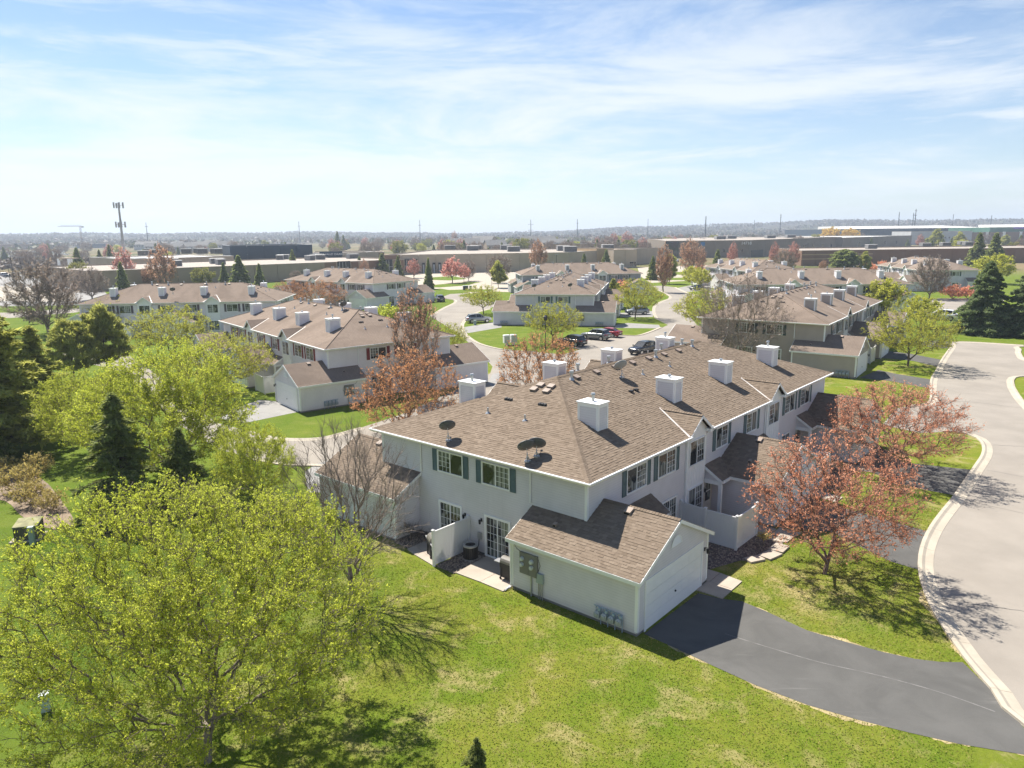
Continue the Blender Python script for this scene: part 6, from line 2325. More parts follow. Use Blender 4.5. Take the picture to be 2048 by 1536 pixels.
face_text('RIVER VALLEY CHURCH', 1.12, MAT['sign_white'], t, (mid[0] - o0[0] + nn[0] * .62, mid[1] - o0[1] + nn[1] * .62, 7.35), dd)
wall_box(t, o0, P4, Q4, .92, 1.0, 2.0, 7.6, .15, 'brick_panel', MAT['brick_brown'])
# ---- tan warehouse in the middle with its loading docks
P, Q = (-52.76, 308.63), (25.09, 321.60)
t, o0 = flat_building('warehouse', 'tan warehouse with dark loading docks facing the pale yard in the middle', 'warehouse', [P, Q, (40.15, 346.59), (Q[0] + 60, Q[1] + 78), (P[0] + 10, P[1] + 95)], 7.7, MAT['tilt_tan2'], MAT['roof_gravel'])
wall_box(t, o0, P, Q, .0, .083, 4.5, 7.6, .1, 'brick_panel', MAT['brick_brown'])
for k, a in enumerate((.20, .255, .285, .315)):
    wall_box(t, o0, P, Q, a, a + .0145, 0.0, 4.3, .6, 'dock_door', MAT['black'])
    wall_box(t, o0, P, Q, a + .003, a + .0105, 0.0, 3.6, .63, 'dock_curtain', MAT['grey_house'])
wall_box(t, o0, P, Q, .115, .175, 2.5, 6.0, .3, 'dark_glazing', MAT['car_glass'])
for k, (px, py) in enumerate([(-34.00, 417.33), (-19.09, 410.30), (-20.13, 392.92), (-2.49, 402.48), (1.41, 362.17), (25.85, 366.85), (27.66, 346.22), (49.99, 383.55)]):
    hvac(px, py, 7.4, 6, 4, 2.4, .1, 'grey rooftop unit on the tan dock warehouse')
P, Q = (40.15, 346.59), (48.56, 349.82)
t, o0 = flat_building('warehouse', 'brown corner block between the two tan warehouse walls in the middle', 'warehouse', back(P, Q, 25), 8.6, MAT['stripe'], MAT['roof_gravel'])
P, Q = (47.20, 339.98), (58.20, 342.48)
t, o0 = flat_building('warehouse', 'grey tan corner wing with small windows right of the brown block', 'warehouse', back(P, Q, 45), 8.1, MAT['tilt_tan2'], MAT['roof_gravel'])
for a in (.72, .80, .90):
    wall_box(t, o0, P, Q, a, a + .06, .8, 2.6, .1, 'window', MAT['car_glass'])
# ---- striped brown row behind
P, Q = (23.74, 528.63), (95.44, 527.35)
t, o0 = flat_building('warehouse', 'low tan warehouse with dark striped joints behind the central orange trees', 'warehouse', back(P, Q, 60), 8.2, MAT['stripe'], MAT['black'])
# ---- big dark warehouse with its number
P, Q, R_ = (96.31, 462.91), (146.36, 456.42), (268.89, 604.64)
t, o0 = flat_building('warehouse', 'big dark brown warehouse with white street number at its corner', 'warehouse', [P, Q, R_, (R_[0] - 60, R_[1] + 150), (P[0] + 20, P[1] + 170)], 10.4, MAT['tilt_dark'], MAT['roof_gravel'], panels=10)
a0 = math.atan2(Q[1] - P[1], Q[0] - P[0])
ctr = (P[0] + (Q[0] - P[0]) * .965, P[1] + (Q[1] - P[1]) * .965)
face_text('14718', 2.5, MAT['sign_white'], t, (ctr[0] - o0[0] + .3 * math.sin(a0), ctr[1] - o0[1] - .3 * math.cos(a0), 8.6), a0)
wall_box(t, o0, P, Q, .425, .475, 7.4, 9.6, .2, 'blue_sign', MAT['sign_blue'])
wall_box(t, o0, P, Q, .0, .16, 0.5, 9.9, .3, 'dark_glazing', MAT['car_glass'])
for a in (.69, .91):
    wall_box(t, o0, P, Q, a, a + .022, 3.6, 5.0, .1, 'window', MAT['car_glass'])
for k in range(5):
    wall_box(t, o0, Q, R_, .52 + .11 * k, .535 + .11 * k, 2.8, 5.4, .1, 'window', MAT['car_glass'])
wall_box(t, o0, Q, R_, .02, .12, 0.0, 4.2, .2, 'recess', MAT['black'])
for k, (px, py) in enumerate([(153.83, 547.29), (170.09, 575.02), (202.64, 582.10), (227.04, 605.57)]):
    hvac(px, py, 10.2, 7, 5, 2.2, .1, 'rooftop unit on the big dark warehouse')
P, Q = (263.08, 589.71), (388.57, 721.56)
t, o0 = flat_building('warehouse', 'far wing of the dark warehouse running off to the right', 'warehouse', back(P, Q, 120), 10.0, MAT['tilt_dark'], MAT['roof_white'], panels=16)
for k in range(4):
    wall_box(t, o0, P, Q, .2 + .18 * k, .215 + .18 * k, 3.0, 5.6, .1, 'window', MAT['car_glass'])
# ---- low brown building with two tan stripes
P, Q, R_ = (133.53, 340.36), (167.61, 342.80), (268.11, 351.61)
t, o0 = flat_building('warehouse', 'low brown building with two tan stripes on its wall at right', 'warehouse', [P, Q, R_, (R_[0] + 5, R_[1] + 50), (P[0] + 8, P[1] + 55)], 6.9, MAT['brick_brown'], MAT['roof_gravel'])
for z in (2.9, 4.9):
    wall_box(t, o0, P, Q, .004, .99, z, z + .4, .08, 'stripe_band', MAT['stripe'])
for k, (px, py) in enumerate([(182.33, 375.96), (223.54, 401.00), (241.64, 413.56), (267.86, 440.79), (258.10, 420.01)]):
    hvac(px, py, 6.6, 5, 3, 2.0, .1, 'grey rooftop unit on the low striped building')
# ---- far right: white roofed plant, concrete block with portholes, brown one with white ribs, coloured sheds
P, Q = (410, 900), (577, 905)
t, o0 = flat_building('factory', 'long white roofed factory with dark walls far off at right', 'factory', back(P, Q, 200), 17, MAT['navy'], MAT['roof_white'], panels=20)
sloped_roof(t, o0, P, Q, 0, 1, 16.9, 20.2, 90)
P, Q = (412.11, 767.38), (470.99, 760.80)
t, o0 = flat_building('office_block', 'pale concrete block with dark porthole windows behind pines at right', 'office', back(P, Q, 50), 13.5, MAT['grey_house'], MAT['roof_gravel'], panels=9)
for k in range(6):
    wall_box(t, o0, P, Q, .50 + .062 * k, .518 + .062 * k, 6.2, 8.0, .2, 'window', MAT['car_glass'])
P, Q = (486.07, 785.26), (579.28, 791.47)
t, o0 = flat_building('office_block', 'brown building with white upright ribs at the right edge', 'office', back(P, Q, 60), 12, MAT['brick_brown'], MAT['roof_gravel'], panels=9)
for k in range(3):
    wall_box(t, o0, P, Q, .16 + .2 * k, .19 + .2 * k, 0, 12.3, .6, 'rib', MAT['sign_white'])
P, Q = (520, 810), (640, 800)
t, o0 = flat_building('shed', 'green and purple shed with white roof on the right horizon', 'shed', back(P, Q, 90), 17, MAT['green_wrap'], MAT['roof_white'], panels=20)
sloped_roof(t, o0, P, Q, .2, 1, 17.0, 20.0, 70)
wall_box(t, o0, P, Q, .2, 1.0, 15.0, 17.0, .7, 'purple_band', paint('purple', (0.14, 0.08, 0.38), .05, .6))
# ---- far left
P, Q = (-934.38, 1590.14), (-823.69, 1584.42)
t, o0 = flat_building('construction_site', 'green sheathed building under construction on the left skyline', 'building site', back(P, Q, 60), 7.5, MAT['green_wrap'], MAT['stripe'], panels=30)
P, Q = (-665.58, 1140.79), (-626.19, 1158.65)
t, o0 = flat_building('store', 'long dark blue store in front of the green building site', 'store', back(P, Q, 50), 6.5, MAT['navy'], MAT['roof_white'], panels=30)
P, Q = (-776.81, 1090.35), (-744.48, 1125.71)
t, o0 = flat_building('store', 'dark teal store at the far left edge', 'store', back(P, Q, 40), 6.5, MAT['navy'], MAT['roof_white'], panels=30)
P, Q = (-699.67, 1054.52), (-693.77, 1084.13)
t, o0 = flat_building('store', 'brown brick store between the dark stores at far left', 'store', back(P, Q, 40), 8, MAT['brick_brown'], MAT['roof_white'], panels=30)
P, Q = (-794.58, 1247.43), (-807.72, 1298.31)
t, o0 = flat_building('store', 'small dark store right of the brown brick one at far left', 'store', back(P, Q, 30), 8, MAT['navy'], MAT['roof_gravel'], panels=30)

def gable_house(label, x, y, w, d, h, rz, wall, roof, group):
    t = thing('house', label, 'house', (x, y, 0), rz, group)
    b = MB()
    b.box(-w / 2, -d / 2, 0, w / 2, d / 2, h)
    b.poly((-w / 2, -d / 2, h), (-w / 2, d / 2, h), (-w / 2, 0, h + d * .32))
    b.poly((w / 2, -d / 2, h), (w / 2, d / 2, h), (w / 2, 0, h + d * .32))
    b.build('wall', wall, t)
    r = MB()
    for s in (-1, 1):
        r.hexa([(-w / 2 - .4, s * (d / 2 + .5), h - .32), (w / 2 + .4, s * (d / 2 + .5), h - .32), (w / 2 + .4, 0, h + d * .32), (-w / 2 - .4, 0, h + d * .32)], [(-w / 2 - .4, s * (d / 2 + .5), h - .1), (w / 2 + .4, s * (d / 2 + .5), h - .1), (w / 2 + .4, 0, h + d * .32 + .22), (-w / 2 - .4, 0, h + d * .32 + .22)])
    r.build('roof', roof, t)
    for k in range(max(2, int(w / 4))):
        b = MB()
        x0 = -w / 2 + w * (k + .5) / max(2, int(w / 4))
        b.box(x0 - .6, -d / 2 - .05, h * .55, x0 + .6, -d / 2 - .01, h * .8)
        b.build('window', MAT['car_glass'], t)
    return t
for k, (px, py, w, d, h, rz, lab) in enumerate([(-39.95, 650.81, 26, 16, 7, .1, 'grey roofed house left of the row above the dock warehouse'), (-24.34, 679.88, 22, 18, 8, -.5, 'tall gabled grey roofed house above the dock warehouse'), (-13.81, 657.35, 18, 14, 6, .3, 'low grey roofed house right of the tall gabled one'), (25.96, 717.48, 34, 18, 7, .1, 'wide tan house behind the central orange tree'), (42.39, 709.85, 24, 14, 6, -.2, 'grey roofed house by the tall wooden poles')]):
    gable_house(lab, px, py, w, d, h, rz, MAT['tilt_tan2'], MAT['roof_slate'], 'houses beyond the warehouses')
rngh = random.Random(8)
for k in range(26):
    px = 300 + k * 7 + rngh.uniform(-3, 3)
    yy = rngh.uniform(800, 950)
    xx = (px - 1024) / 1463 * yy
    gable_house('small pale house in the distant development left of centre', xx, yy, rngh.uniform(12, 18), 11, rngh.uniform(5, 8), rngh.uniform(-.5, .5), MAT['grey_house'], MAT['roof_slate'], 'distant pale houses below the wooded ridge')

# white framed sign at the highway
t = thing('framed_sign', 'white framed sign board on posts at far left by the highway', 'sign', (-169.36, 281.99, 0), -.55)
b = MB()
for x in (-3.6, 3.6):
    b = MB()
    b.box(x - .9, -.5, 2.6, x + .9, .5, 8.4)
    b.build('frame_panel', MAT['sign_white'], t)
    b = MB()
    b.box(x - .25, -.3, 0, x + .25, .3, 2.6)
    b.build('post', MAT['sign_white'], t)
b = MB()
b.box(-2.7, -.25, 3.4, 2.7, .25, 7.6)
b.build('board', paint('sign_face', (0.30, 0.24, 0.20), .5, .6, scale=.7), t)
b = MB()
b.box(-4.6, -.5, 8.4, 4.6, 3.0, 8.7)
b.build('canopy', MAT['tilt_tan2'], t)

# cell tower
t = thing('cell_tower', 'tall grey cell tower with two rings of antennas rising over the left warehouse', 'cell tower', (-172.26, 331.49, 0), .3)
Hc = 31.0
b = MB()
b.cyl((0, 0, 0), (0, 0, Hc), .75, .35, 10)
b.build('mast', MAT['hvac'], t)
for z in (Hc - 1.0, Hc - 9.3):
    for s in range(3):
        a = 2 * PI * s / 3 + .25
        ca, sa = math.cos(a), math.sin(a)
        m = MB()
        m.tube([(0, 0, z), (1.6 * ca, 1.6 * sa, z)], .1, 4)
        m.tube([(1.6 * ca - 1.3 * sa, 1.6 * sa + 1.3 * ca, z), (1.6 * ca + 1.3 * sa, 1.6 * sa - 1.3 * ca, z)], .08, 4)
        m.build('arm', MAT['hvac'], t)
        for k in (-1.2, 0, 1.2):
            m = MB()
            x, y = 1.7 * ca - k * sa, 1.7 * sa + k * ca
            m.box(x - .24, y - .2, z - 1.3, x + .24, y + .2, z + (1.2 if k else .9))
            m.build('antenna', MAT['hvac'], t)
# wooden / steel power poles along the skyline
def pole(label, x, y, h, arms, r=.45, mat='black', group='power poles on the skyline'):
    t = thing('power_pole', label, 'power pole', (x, y, 0), .2, group)
    b = MB()
    b.cyl((0, 0, 0), (0, 0, h), r, r * .55, 7)
    b.build('pole', MAT[mat], t)
    for z, w in arms:
        b = MB()
        b.box(-w, -.12, h * z - .18, w, .12, h * z + .18)
        b.build('crossarm', MAT[mat], t)
        b = MB()
        for x_ in (-w * .9, -w * .45, w * .45, w * .9):
            b.cyl((x_, 0, h * z - 1.2), (x_, 0, h * z), .1, n=5)
        b.build('insulators', MAT[mat], t)['kind'] = 'stuff'
for bx, by, top, arms, r, lab in [(313, 497, 446, ((.85, 2.0), (.6, 1.5)), .5, 'thin power pole right of the cell tower'), (611, 489, 444, ((.8, 2.2),), .5, 'power pole over the navy hall'), (847, 487, 441, ((.78, 2.4),), .5, 'power pole left of the grey roofed houses'),
                                 (1064, 485, 440.5, ((.80, 4.5), (.55, 4.5)), .6, 'power pole with two wide crossarms in the centre skyline'), (1155, 482, 439.5, ((.82, 1.6),), .6, 'power pole right of the wide crossarm one'), (1293, 478, 439, (), .45, 'faint power pole before the ridge right of centre'),
                                 (1406, 484, 434, (), .9, 'thick dark pole above the left end of the dark warehouse'), (1501, 478, 441, (), .45, 'thin faint pole above the street number warehouse'), (1552, 478, 430, ((.97, 1.2), (.88, 1.2)), .6, 'pole with small crossarms above the dark warehouse'),
                                 (1783, 468, 426, ((.9, 1.5),), .7, 'pole left of the leaning double one at right'), (1815, 478, 420, ((.95, 2.0), (.8, 2.2), (.7, 1.4)), .7, 'tallest power pole with three crossarms at right'), (1811, 478, 427, ((.92, 1.2),), .6, 'pole close behind the tallest one at right'),
                                 (1889, 461, 430, (), .6, 'thin pole on the white factory roofline'), (1964, 460, 432, (), .6, 'pole beside the pale tree on the right skyline')]:
    yy = 16.152 * 1463 / (by - (466.4 - .0105 * (bx - 1024)))
    yy = min(max(yy, 500), 1500)
    xx = (bx - 1024) / 1463 * yy
    hh = 16.152 + (466.4 - .0105 * (bx - 1024) - top) / 1463 * yy
    pole(lab, xx, yy, hh, arms, r * yy / 900)
# lot lights at far left and in the middle lots
for k, (px, py, hh, lab) in enumerate([(-183.67, 272.78, 11, 'tall lot light standing nearest the pale drive at far left'), (-188.39, 285.10, 9, 'lot light behind the dark sedan at far left'), (-198.68, 292.98, 6, 'short lot light beside the dark sedan'), (17.38, 281.26, 8, 'double headed lot light behind the long roof in the middle'), (74.46, 324.45, 8, 'lot light before the dark glazing of the numbered warehouse')]):
    t = thing('lot_light', lab, 'lot light', (px, py, 0), .3 * k)
    b = MB()
    b.cyl((0, 0, 0), (0, 0, hh), .12, .08, 6)
    b.build('pole', MAT['black'], t)
    for s in (-1, 1):
        b = MB()
        b.box(min(0, s * 1.3), -.15, hh - .1, max(0, s * 1.3), .15, hh + .1)
        b.build('lamp_head', MAT['hvac'], t)
# tower crane at the building site
yy = 1000
t = thing('tower_crane', 'tower crane with lattice jib standing over the green building site', 'crane', ((184 - 1024) / 1463 * yy, yy, 0), 0)
b = MB()
for x in (-.8, .8):
    for y in (-.8, .8):
        b.tube([(x, y, 0), (x, y, 31)], .16, 4)
for k in range(12):
    b.tube([(-.8, -.8, k * 2.6), (.8, -.8, k * 2.6 + 2.6)], .1, 3)
b.build('mast', MAT['brick_brown'], t)
b = MB()
b.tube([(-30, 0, 31), (4, 0, 31)], .3, 4)
b.tube([(-26, 0, 32.5), (2, 0, 32.5)], .16, 4)
for k in range(14):
    b.tube([(-30 + k * 2.3, 0, 31), (-28.9 + k * 2.3, 0, 32.5)], .1, 3)
b.build('jib', MAT['hvac'], t)
b = MB()
b.box(2, -.8, 29.4, 4.4, .8, 31)
b.build('counterweight', MAT['hvac'], t)

# ================================================================ tree placements
def top_of(meshes):
    z = 0
    for m in meshes:
        if m is not None:
            a = np.empty(len(m.vertices) * 3, np.float32)
            m.vertices.foreach_get('co', a)
            z = max(z, float(np.percentile(a[2::3], 99.8)))
    return z
PROTO_T = {}
def proto(key, fn):
    if key not in PROTO_T:
        me = fn()
        PROTO_T[key] = (me, top_of(me))
    return PROTO_T[key]
def tree(kind, label, x, y, h, wide=1.0, rz=0.0, group=None, name=None):
    me, H = PROTO_T[kind]
    s = h / H
    nm = name or {'lime': 'leafy_tree', 'red': 'crabapple_tree', 'bare': 'bare_tree', 'bud': 'budding_tree', 'spruce': 'spruce_tree', 'pine': 'pine_tree', 'willow': 'willow_tree', 'bush': 'shrub', 'arbor': 'arborvitae'}[kind.split('_')[0]]
    t = plant(nm, label, 'shrub' if nm == 'shrub' else 'tree', x, y, me, s * wide, rz, group, s)
    return t
pr = proto
# near, highly branched ones of their own
pr('lime_giant', lambda: broadleaf(101, 9.2, 6.3, 1.9, 1500, .56, .40, .40, .0075, 215000, .0205, .22, 1.4, (.2, .3), 1, 4, .55, .45, .06, 'leaf_lime', 'bark_grey', .25, 5))
pr('lime_big', lambda: broadleaf(102, 9.0, 6.0, 1.9, 1000, .57, .42, .42, .009, 125000, .030, .28, 1.3, (0, 0), 1, 3, .6, .5, .05, 'leaf_lime', 'bark_grey', .25, 5))
pr('lime_mid', lambda: broadleaf(103, 7.0, 5.2, 1.5, 620, .58, .42, .34, .009, 23000, .040, .25, 1.3, (.1, 0), 1, 3, .6, .55, .06, 'leaf_lime_b', 'bark_dark', .2, 4))
pr('lime_mid2', lambda: broadleaf(104, 7.0, 4.8, 1.6, 520, .60, .40, .34, .010, 17000, .044, .25, 1.3, (0, .2), 1, 3, .6, .55, .05, 'leaf_lime_b', 'bark_dark', .2, 4))
pr('lime_far', lambda: broadleaf(105, 7.0, 4.0, 1.5, 200, .58, .42, .36, .016, 6500, .11, .4, 1.2, (0, 0), 1, 3, .7, .5, .05, 'leaf_lime_b', 'bark_dark', .2))
pr('lime_olive', lambda: broadleaf(106, 7.0, 3.6, 1.5, 200, .58, .42, .36, .016, 4200, .14, .4, 1.2, (0, 0), 1, 2, .7, .5, .05, 'leaf_olive', 'bark_dark', .2))
pr('red_near', lambda: broadleaf(111, 6.6, 4.3, 1.25, 760, .56, .44, .38, .008, 22000, .0255, .17, 1.6, (-.2, -.3), 1, 4, .5, .5, .16, 'leaf_red', 'twig_red', .1, 3))
pr('red_near2', lambda: broadleaf(112, 6.4, 4.4, 1.3, 700, .56, .44, .36, .008, 21000, .0255, .17, 1.6, (.3, 0), 1, 4, .5, .5, .16, 'leaf_red', 'twig_red', .1, 3))
pr('red_orange', lambda: broadleaf(113, 6.4, 4.6, .7, 560, .52, .48, .42, .009, 11000, .036, .18, 1.7, (0, 0), 3, 4, .6, .5, .1, 'leaf_orange', 'twig_red', .2, 3))
pr('red_far', lambda: broadleaf(114, 6.0, 3.6, 1.3, 170, .6, .4, .34, .016, 3200, .12, .3, 1.3, (0, 0), 1, 2, .6, .5, .05, 'bud_red', 'bark_dark', .25))
pr('bare_near', lambda: broadleaf(121, 8.4, 3.6, 2.0, 560, .56, .44, .36, .0085, 0, .05, .2, 1, (0, 0), 1, 3, .6, .35, 0, 'bud_brown', 'twig_grey', .6, alpha=.85, wob=.022))
pr('bare_mid', lambda: broadleaf(122, 10.0, 5.2, 2.0, 800, .55, .45, .38, .0075, 1800, .05, .3, 2.2, (0, 0), 1, 3, .9, .3, 0, 'bud_brown', 'twig_grey', .4, alpha=.7, wob=.025))
pr('bare_far', lambda: broadleaf(123, 9.0, 5.0, 2.0, 420, .56, .44, .4, .016, 2600, .09, .4, 2.4, (0, 0), 1, 5, 1.0, .4, 0, 'bud_brown', 'twig_grey', .4, alpha=.7, wob=.03))
pr('bud_tall', lambda: broadleaf(131, 11.0, 3.0, 1.2, 520, .55, .45, .42, .010, 3200, .06, .3, 2.2, (0, 0), 3, 4, .9, .3, -.35, 'bud_orange', 'bark_grey', .7))
pr('bud_far', lambda: broadleaf(132, 11.0, 3.9, 1.5, 300, .56, .44, .42, .02, 3400, .10, .4, 2.4, (0, 0), 2, 5, 1.1, .35, -.35, 'bud_orange', 'bark_grey', .7))
pr('bud_red', lambda: broadleaf(133, 11.0, 4.0, 1.5, 280, .56, .44, .42, .02, 3400, .10, .4, 2.2, (0, 0), 2, 5, 1.0, .35, -.25, 'bud_red', 'bark_grey', .6))
pr('spruce_near', lambda: conifer(141, 7.4, 2.5, 'needle_spruce', 120, 72, .07, .03, .8, .22, 3.0, ragged=.46))
pr('spruce_big', lambda: conifer(142, 11.5, 4.4, 'needle_blue', 300, 120, .11, .03, .72, .16, 2.2, ragged=.26, upturn=.08))
pr('spruce_far', lambda: conifer(143, 10.0, 3.5, 'needle_spruce', 130, 34, .22, .03, .85, .2, 1.9))
pr('pine_near', lambda: pine(151, 10.5, 3.7, 120, 230, .24))
pr('pine_cone', lambda: conifer(155, 11.0, 3.3, 'needle_pine', 150, 90, .10, .05, .72, .02, 3.4, ragged=.5, upturn=.16))
pr('pine_mid', lambda: pine(152, 9.0, 3.2, 75, 150, .32))
pr('arbor_far', lambda: conifer(153, 6.0, 1.0, 'needle_pine', 90, 22, .2, .0, .5, -.4, 1.8, round_top=True))
pr('pine_round', lambda: conifer(154, 8.5, 4.2, 'needle_spruce', 170, 40, .26, .04, .6, -.15, 1.6, round_top=True))
pr('willow_far', lambda: broadleaf(161, 10.0, 8.5, 2.0, 240, .5, .5, .4, .03, 9000, .22, .6, 2.2, (0, 0), 1, 3, 1.2, .5, .3, 'leaf_yellow', 'bark_grey', 0))
pr('bush_lime', lambda: broadleaf(171, 4.0, 3.4, .3, 220, .5, .5, .45, .012, 5200, .11, .35, 1.2, (0, 0), 4, 2, .5, .3, 0, 'leaf_lime', 'bark_dark', .3))
pr('bush_straw', lambda: broadleaf(172, 2.6, 2.0, .2, 190, .5, .5, .45, .007, 1700, .045, .2, 2.6, (0, 0), 7, 3, .4, .3, 0, 'leaf_straw', 'twig_grey', .5))
pr('bush_brown', lambda: broadleaf(173, 3.0, 2.4, .3, 150, .5, .5, .45, .012, 1900, .09, .3, 1.4, (0, 0), 4, 2, .4, .3, 0, 'leaf_red', 'bark_dark', .3))

# foreground
tree('lime_giant', 'huge lime green tree filling the bottom left corner', -9.67, 20.09, 8.91, .92, .6)
tree('bare_near', 'bare grey tree between the big lime tree and the end wall', -7.34, 30.27, 8.46, .92, 1.0)
tree('lime_big', 'broad lime green tree behind the two dark spruces at left', -22.85, 46.80, 9.39, .98, 2.0)
tree('lime_big', 'lime green tree left of the dark spruces, nearest the pines', -31.87, 53.33, 6.63, .9, 4.1)
tree('lime_big', 'lime green tree right of the dark spruces above the street', -15.76, 42.44, 5.31, .75, 5.0)
tree('spruce_near', 'taller dark spruce standing in front of the lime trees', -23.00, 41.02, 7.29, 1.0, .3)
tree('spruce_near', 'shorter dark spruce right of the taller one, before the lime trees', -19.74, 41.73, 5.05, 1.0, 2.2)
tree('spruce_near', 'young spruce tip at the bottom edge right of the big lime tree', -1.13, 18.42, 2.02, .9, 1.4)
tree('spruce_near', 'small dark spruce at the left edge under the pines', -37.53, 51.08, 3.93, 1.1, 1.4)
tree('pine_cone', 'tall dark pine at the left edge', -39.28, 54.24, 12.07, 1.05, .4)
tree('pine_cone', 'dark pine second from the left edge', -43.33, 65.34, 8.30, 1.15, 2.4)
tree('pine_near', 'dark open pine below the left townhouse wall', -49.78, 81.78, 7.13, 1.2, 1.7)
tree('pine_near', 'dark upright pine in front of the left townhouse porch', -48.06, 85.56, 8.31, 1.0, 3.4)
for px, py, h, lab, rz in [(-32.00, 45.14, 1.9, 'straw coloured bush at the left edge of the mulch bed', 0), (-29.81, 42.85, 1.6, 'straw coloured bush in the middle of the mulch bed', 1), (-27.94, 41.96, 1.3, 'straw coloured bush nearest the transformer box', 2), (-33.10, 48.68, 1.6, 'straw coloured bush behind the mulch bed', 3), (-35.04, 47.69, 1.7, 'straw coloured bush cut by the left frame edge', 4)]:
    tree('bush_straw', lab, px, py, h, 1.0, rz, 'straw bushes in the mulch bed')
# red crabapples and orange ones
tree('red_near', 'red crabapple on the front lawn between the two driveways', 14.86, 32.48, 7.10, .95, 2.6)
tree('red_near2', 'red crabapple reaching over the second driveway to the street kerb', 25.45, 47.64, 6.20, 1.12, .4)
tree('red_orange', 'wide orange crabapple in front of the red shuttered townhouse', -8.55, 58.35, 7.09, .95, 0)
tree('bud_tall', 'tall thin orange budding tree behind the wide orange crabapple', -9.36, 70.96, 11.45, .82, 0)
tree('red_orange', 'orange crabapple behind the roof ridge chimneys at the estate road', 2.86, 67.21, 7.13, .85, 2)
# lime street trees
tree('lime_mid', 'lime tree at the driveway of the red shuttered townhouse', -29.36, 73.74, 6.69, 1.05, 1)
tree('lime_mid', 'lime tree in front of the left townhouse bay gables', -45.27, 97.40, 7.27, 1.15, 2)
tree('lime_mid', 'lime tree before the left end of the left townhouse', -67.19, 124.07, 6.62, 1.05, 3)
tree('lime_mid', 'lime tree on the lawn beside the right street, clear trunk', 47.65, 86.62, 7.58, 1.0, 4)
tree('lime_mid2', 'lime tree with clear trunk right of the central block', 23.41, 138.10, 7.61, .95, 5)
tree('lime_mid2', 'lime tree on the central green next to the street lamp', 6.01, 106.43, 6.31, 1.0, 6)
tree('lime_mid2', 'lime tree above the silver suv left of the central block', -5.65, 148.72, 5.97, 1.05, .5)
tree('lime_mid2', 'lime tree at the left gable of the tan townhouse', 30.82, 114.15, 7.59, 1.0, 1.5)
tree('lime_far', 'lime tree at the far driveway with the dark sedan, left of a pair', 53.59, 217.83, 6.14, 1.0, 2.5)
tree('lime_far', 'lime tree right of the dark sedan at the far driveway', 54.68, 211.68, 5.55, 1.0, 3.5)
tree('lime_mid2', 'pale lime sapling by the estate road left of the central green', -8.33, 97.51, 4.47, .8, 4.5)
tree('lime_far', 'lime tree behind the tan townhouse at its far corner', 72.56, 142.10, 6.77, 1.05, 5.5)
tree('lime_far', 'lime tree between the tan townhouse and the white pickup', 68.35, 121.63, 5.26, 1.1, 6.5)
tree('lime_far', 'round lime tree over the ridge of the tan townhouse roof', 65.24, 170.83, 6.01, 1.25, .2)
tree('bush_lime', 'bright lime bush left of the tall orange tree', -21.97, 129.11, 4.16, 1.2, 1.2)
tree('lime_far', 'lime tree left of the thin dark spruce at the yard', -25.61, 181.29, 5.15, .9, 2.2)
tree('lime_far', 'spreading lime tree at the right edge behind the big spruces', 142.20, 217.27, 8.74, 1.2, 3.2)
tree('lime_far', 'lime tree left of the spreading one behind the big spruces', 155.91, 256.00, 4.12, 1.2, 4.2)
tree('lime_olive', 'olive green tree before the long tan warehouse', -99.24, 237.76, 6.38, 1.2, 5.2)
tree('lime_far', 'small lime shrub tree left of the orange trees at the tan warehouse', -180.85, 303.10, 4.25, 1.2, .3)
tree('lime_olive', 'olive tree at the bare corner of the tan warehouse windows', -82.25, 273.56, 4.39, 1.2, .9)
# bare trees
tree('bare_mid', 'wide bare tree behind the foreground roof beside the tan townhouse', 27.11, 85.82, 11.41, .95, 0)
tree('bare_far', 'large bare grey tree on the far left lawn', -79.46, 125.02, 12.53, 1.0, 1)
tree('bare_far', 'bare grey tree right of the large one at far left', -110.57, 193.98, 8.60, 1.05, 2)
tree('bare_far', 'small bare tree on the far left lawn below the large one', -91.93, 140.23, 2.69, .8, 3)
tree('bare_far', 'bare tree in front of the far right townhouse', 98.20, 172.21, 9.97, .85, 4)
tree('bare_far', 'bare brown tree at the pale yard right of the red one', -14.77, 256.75, 7.21, .8, 5)
tree('bare_far', 'bare tree behind the dark pine at the dock warehouse wall', -3.96, 244.61, 9.48, .95, 6)
tree('bare_far', 'bare tree before the numbered warehouse corner', 98.63, 266.44, 9.60, .85, .7)
tree('bare_far', 'bare tree by the river at far left, left of the sign', -250.95, 384.57, 9.70, .85, 1.7)
tree('bare_far', 'bare crooked tree left of the white framed sign', -249.52, 406.53, 11.06, .8, 2.7)
tree('bare_far', 'bare tree right of the olive tree at the tan warehouse', -74.52, 255.67, 4.46, 1.1, 3.7)
tree('bud_far', 'tall pinkish budding tree right of the dim grey townhouse', 41.28, 198.94, 12.90, .62, 4.7)
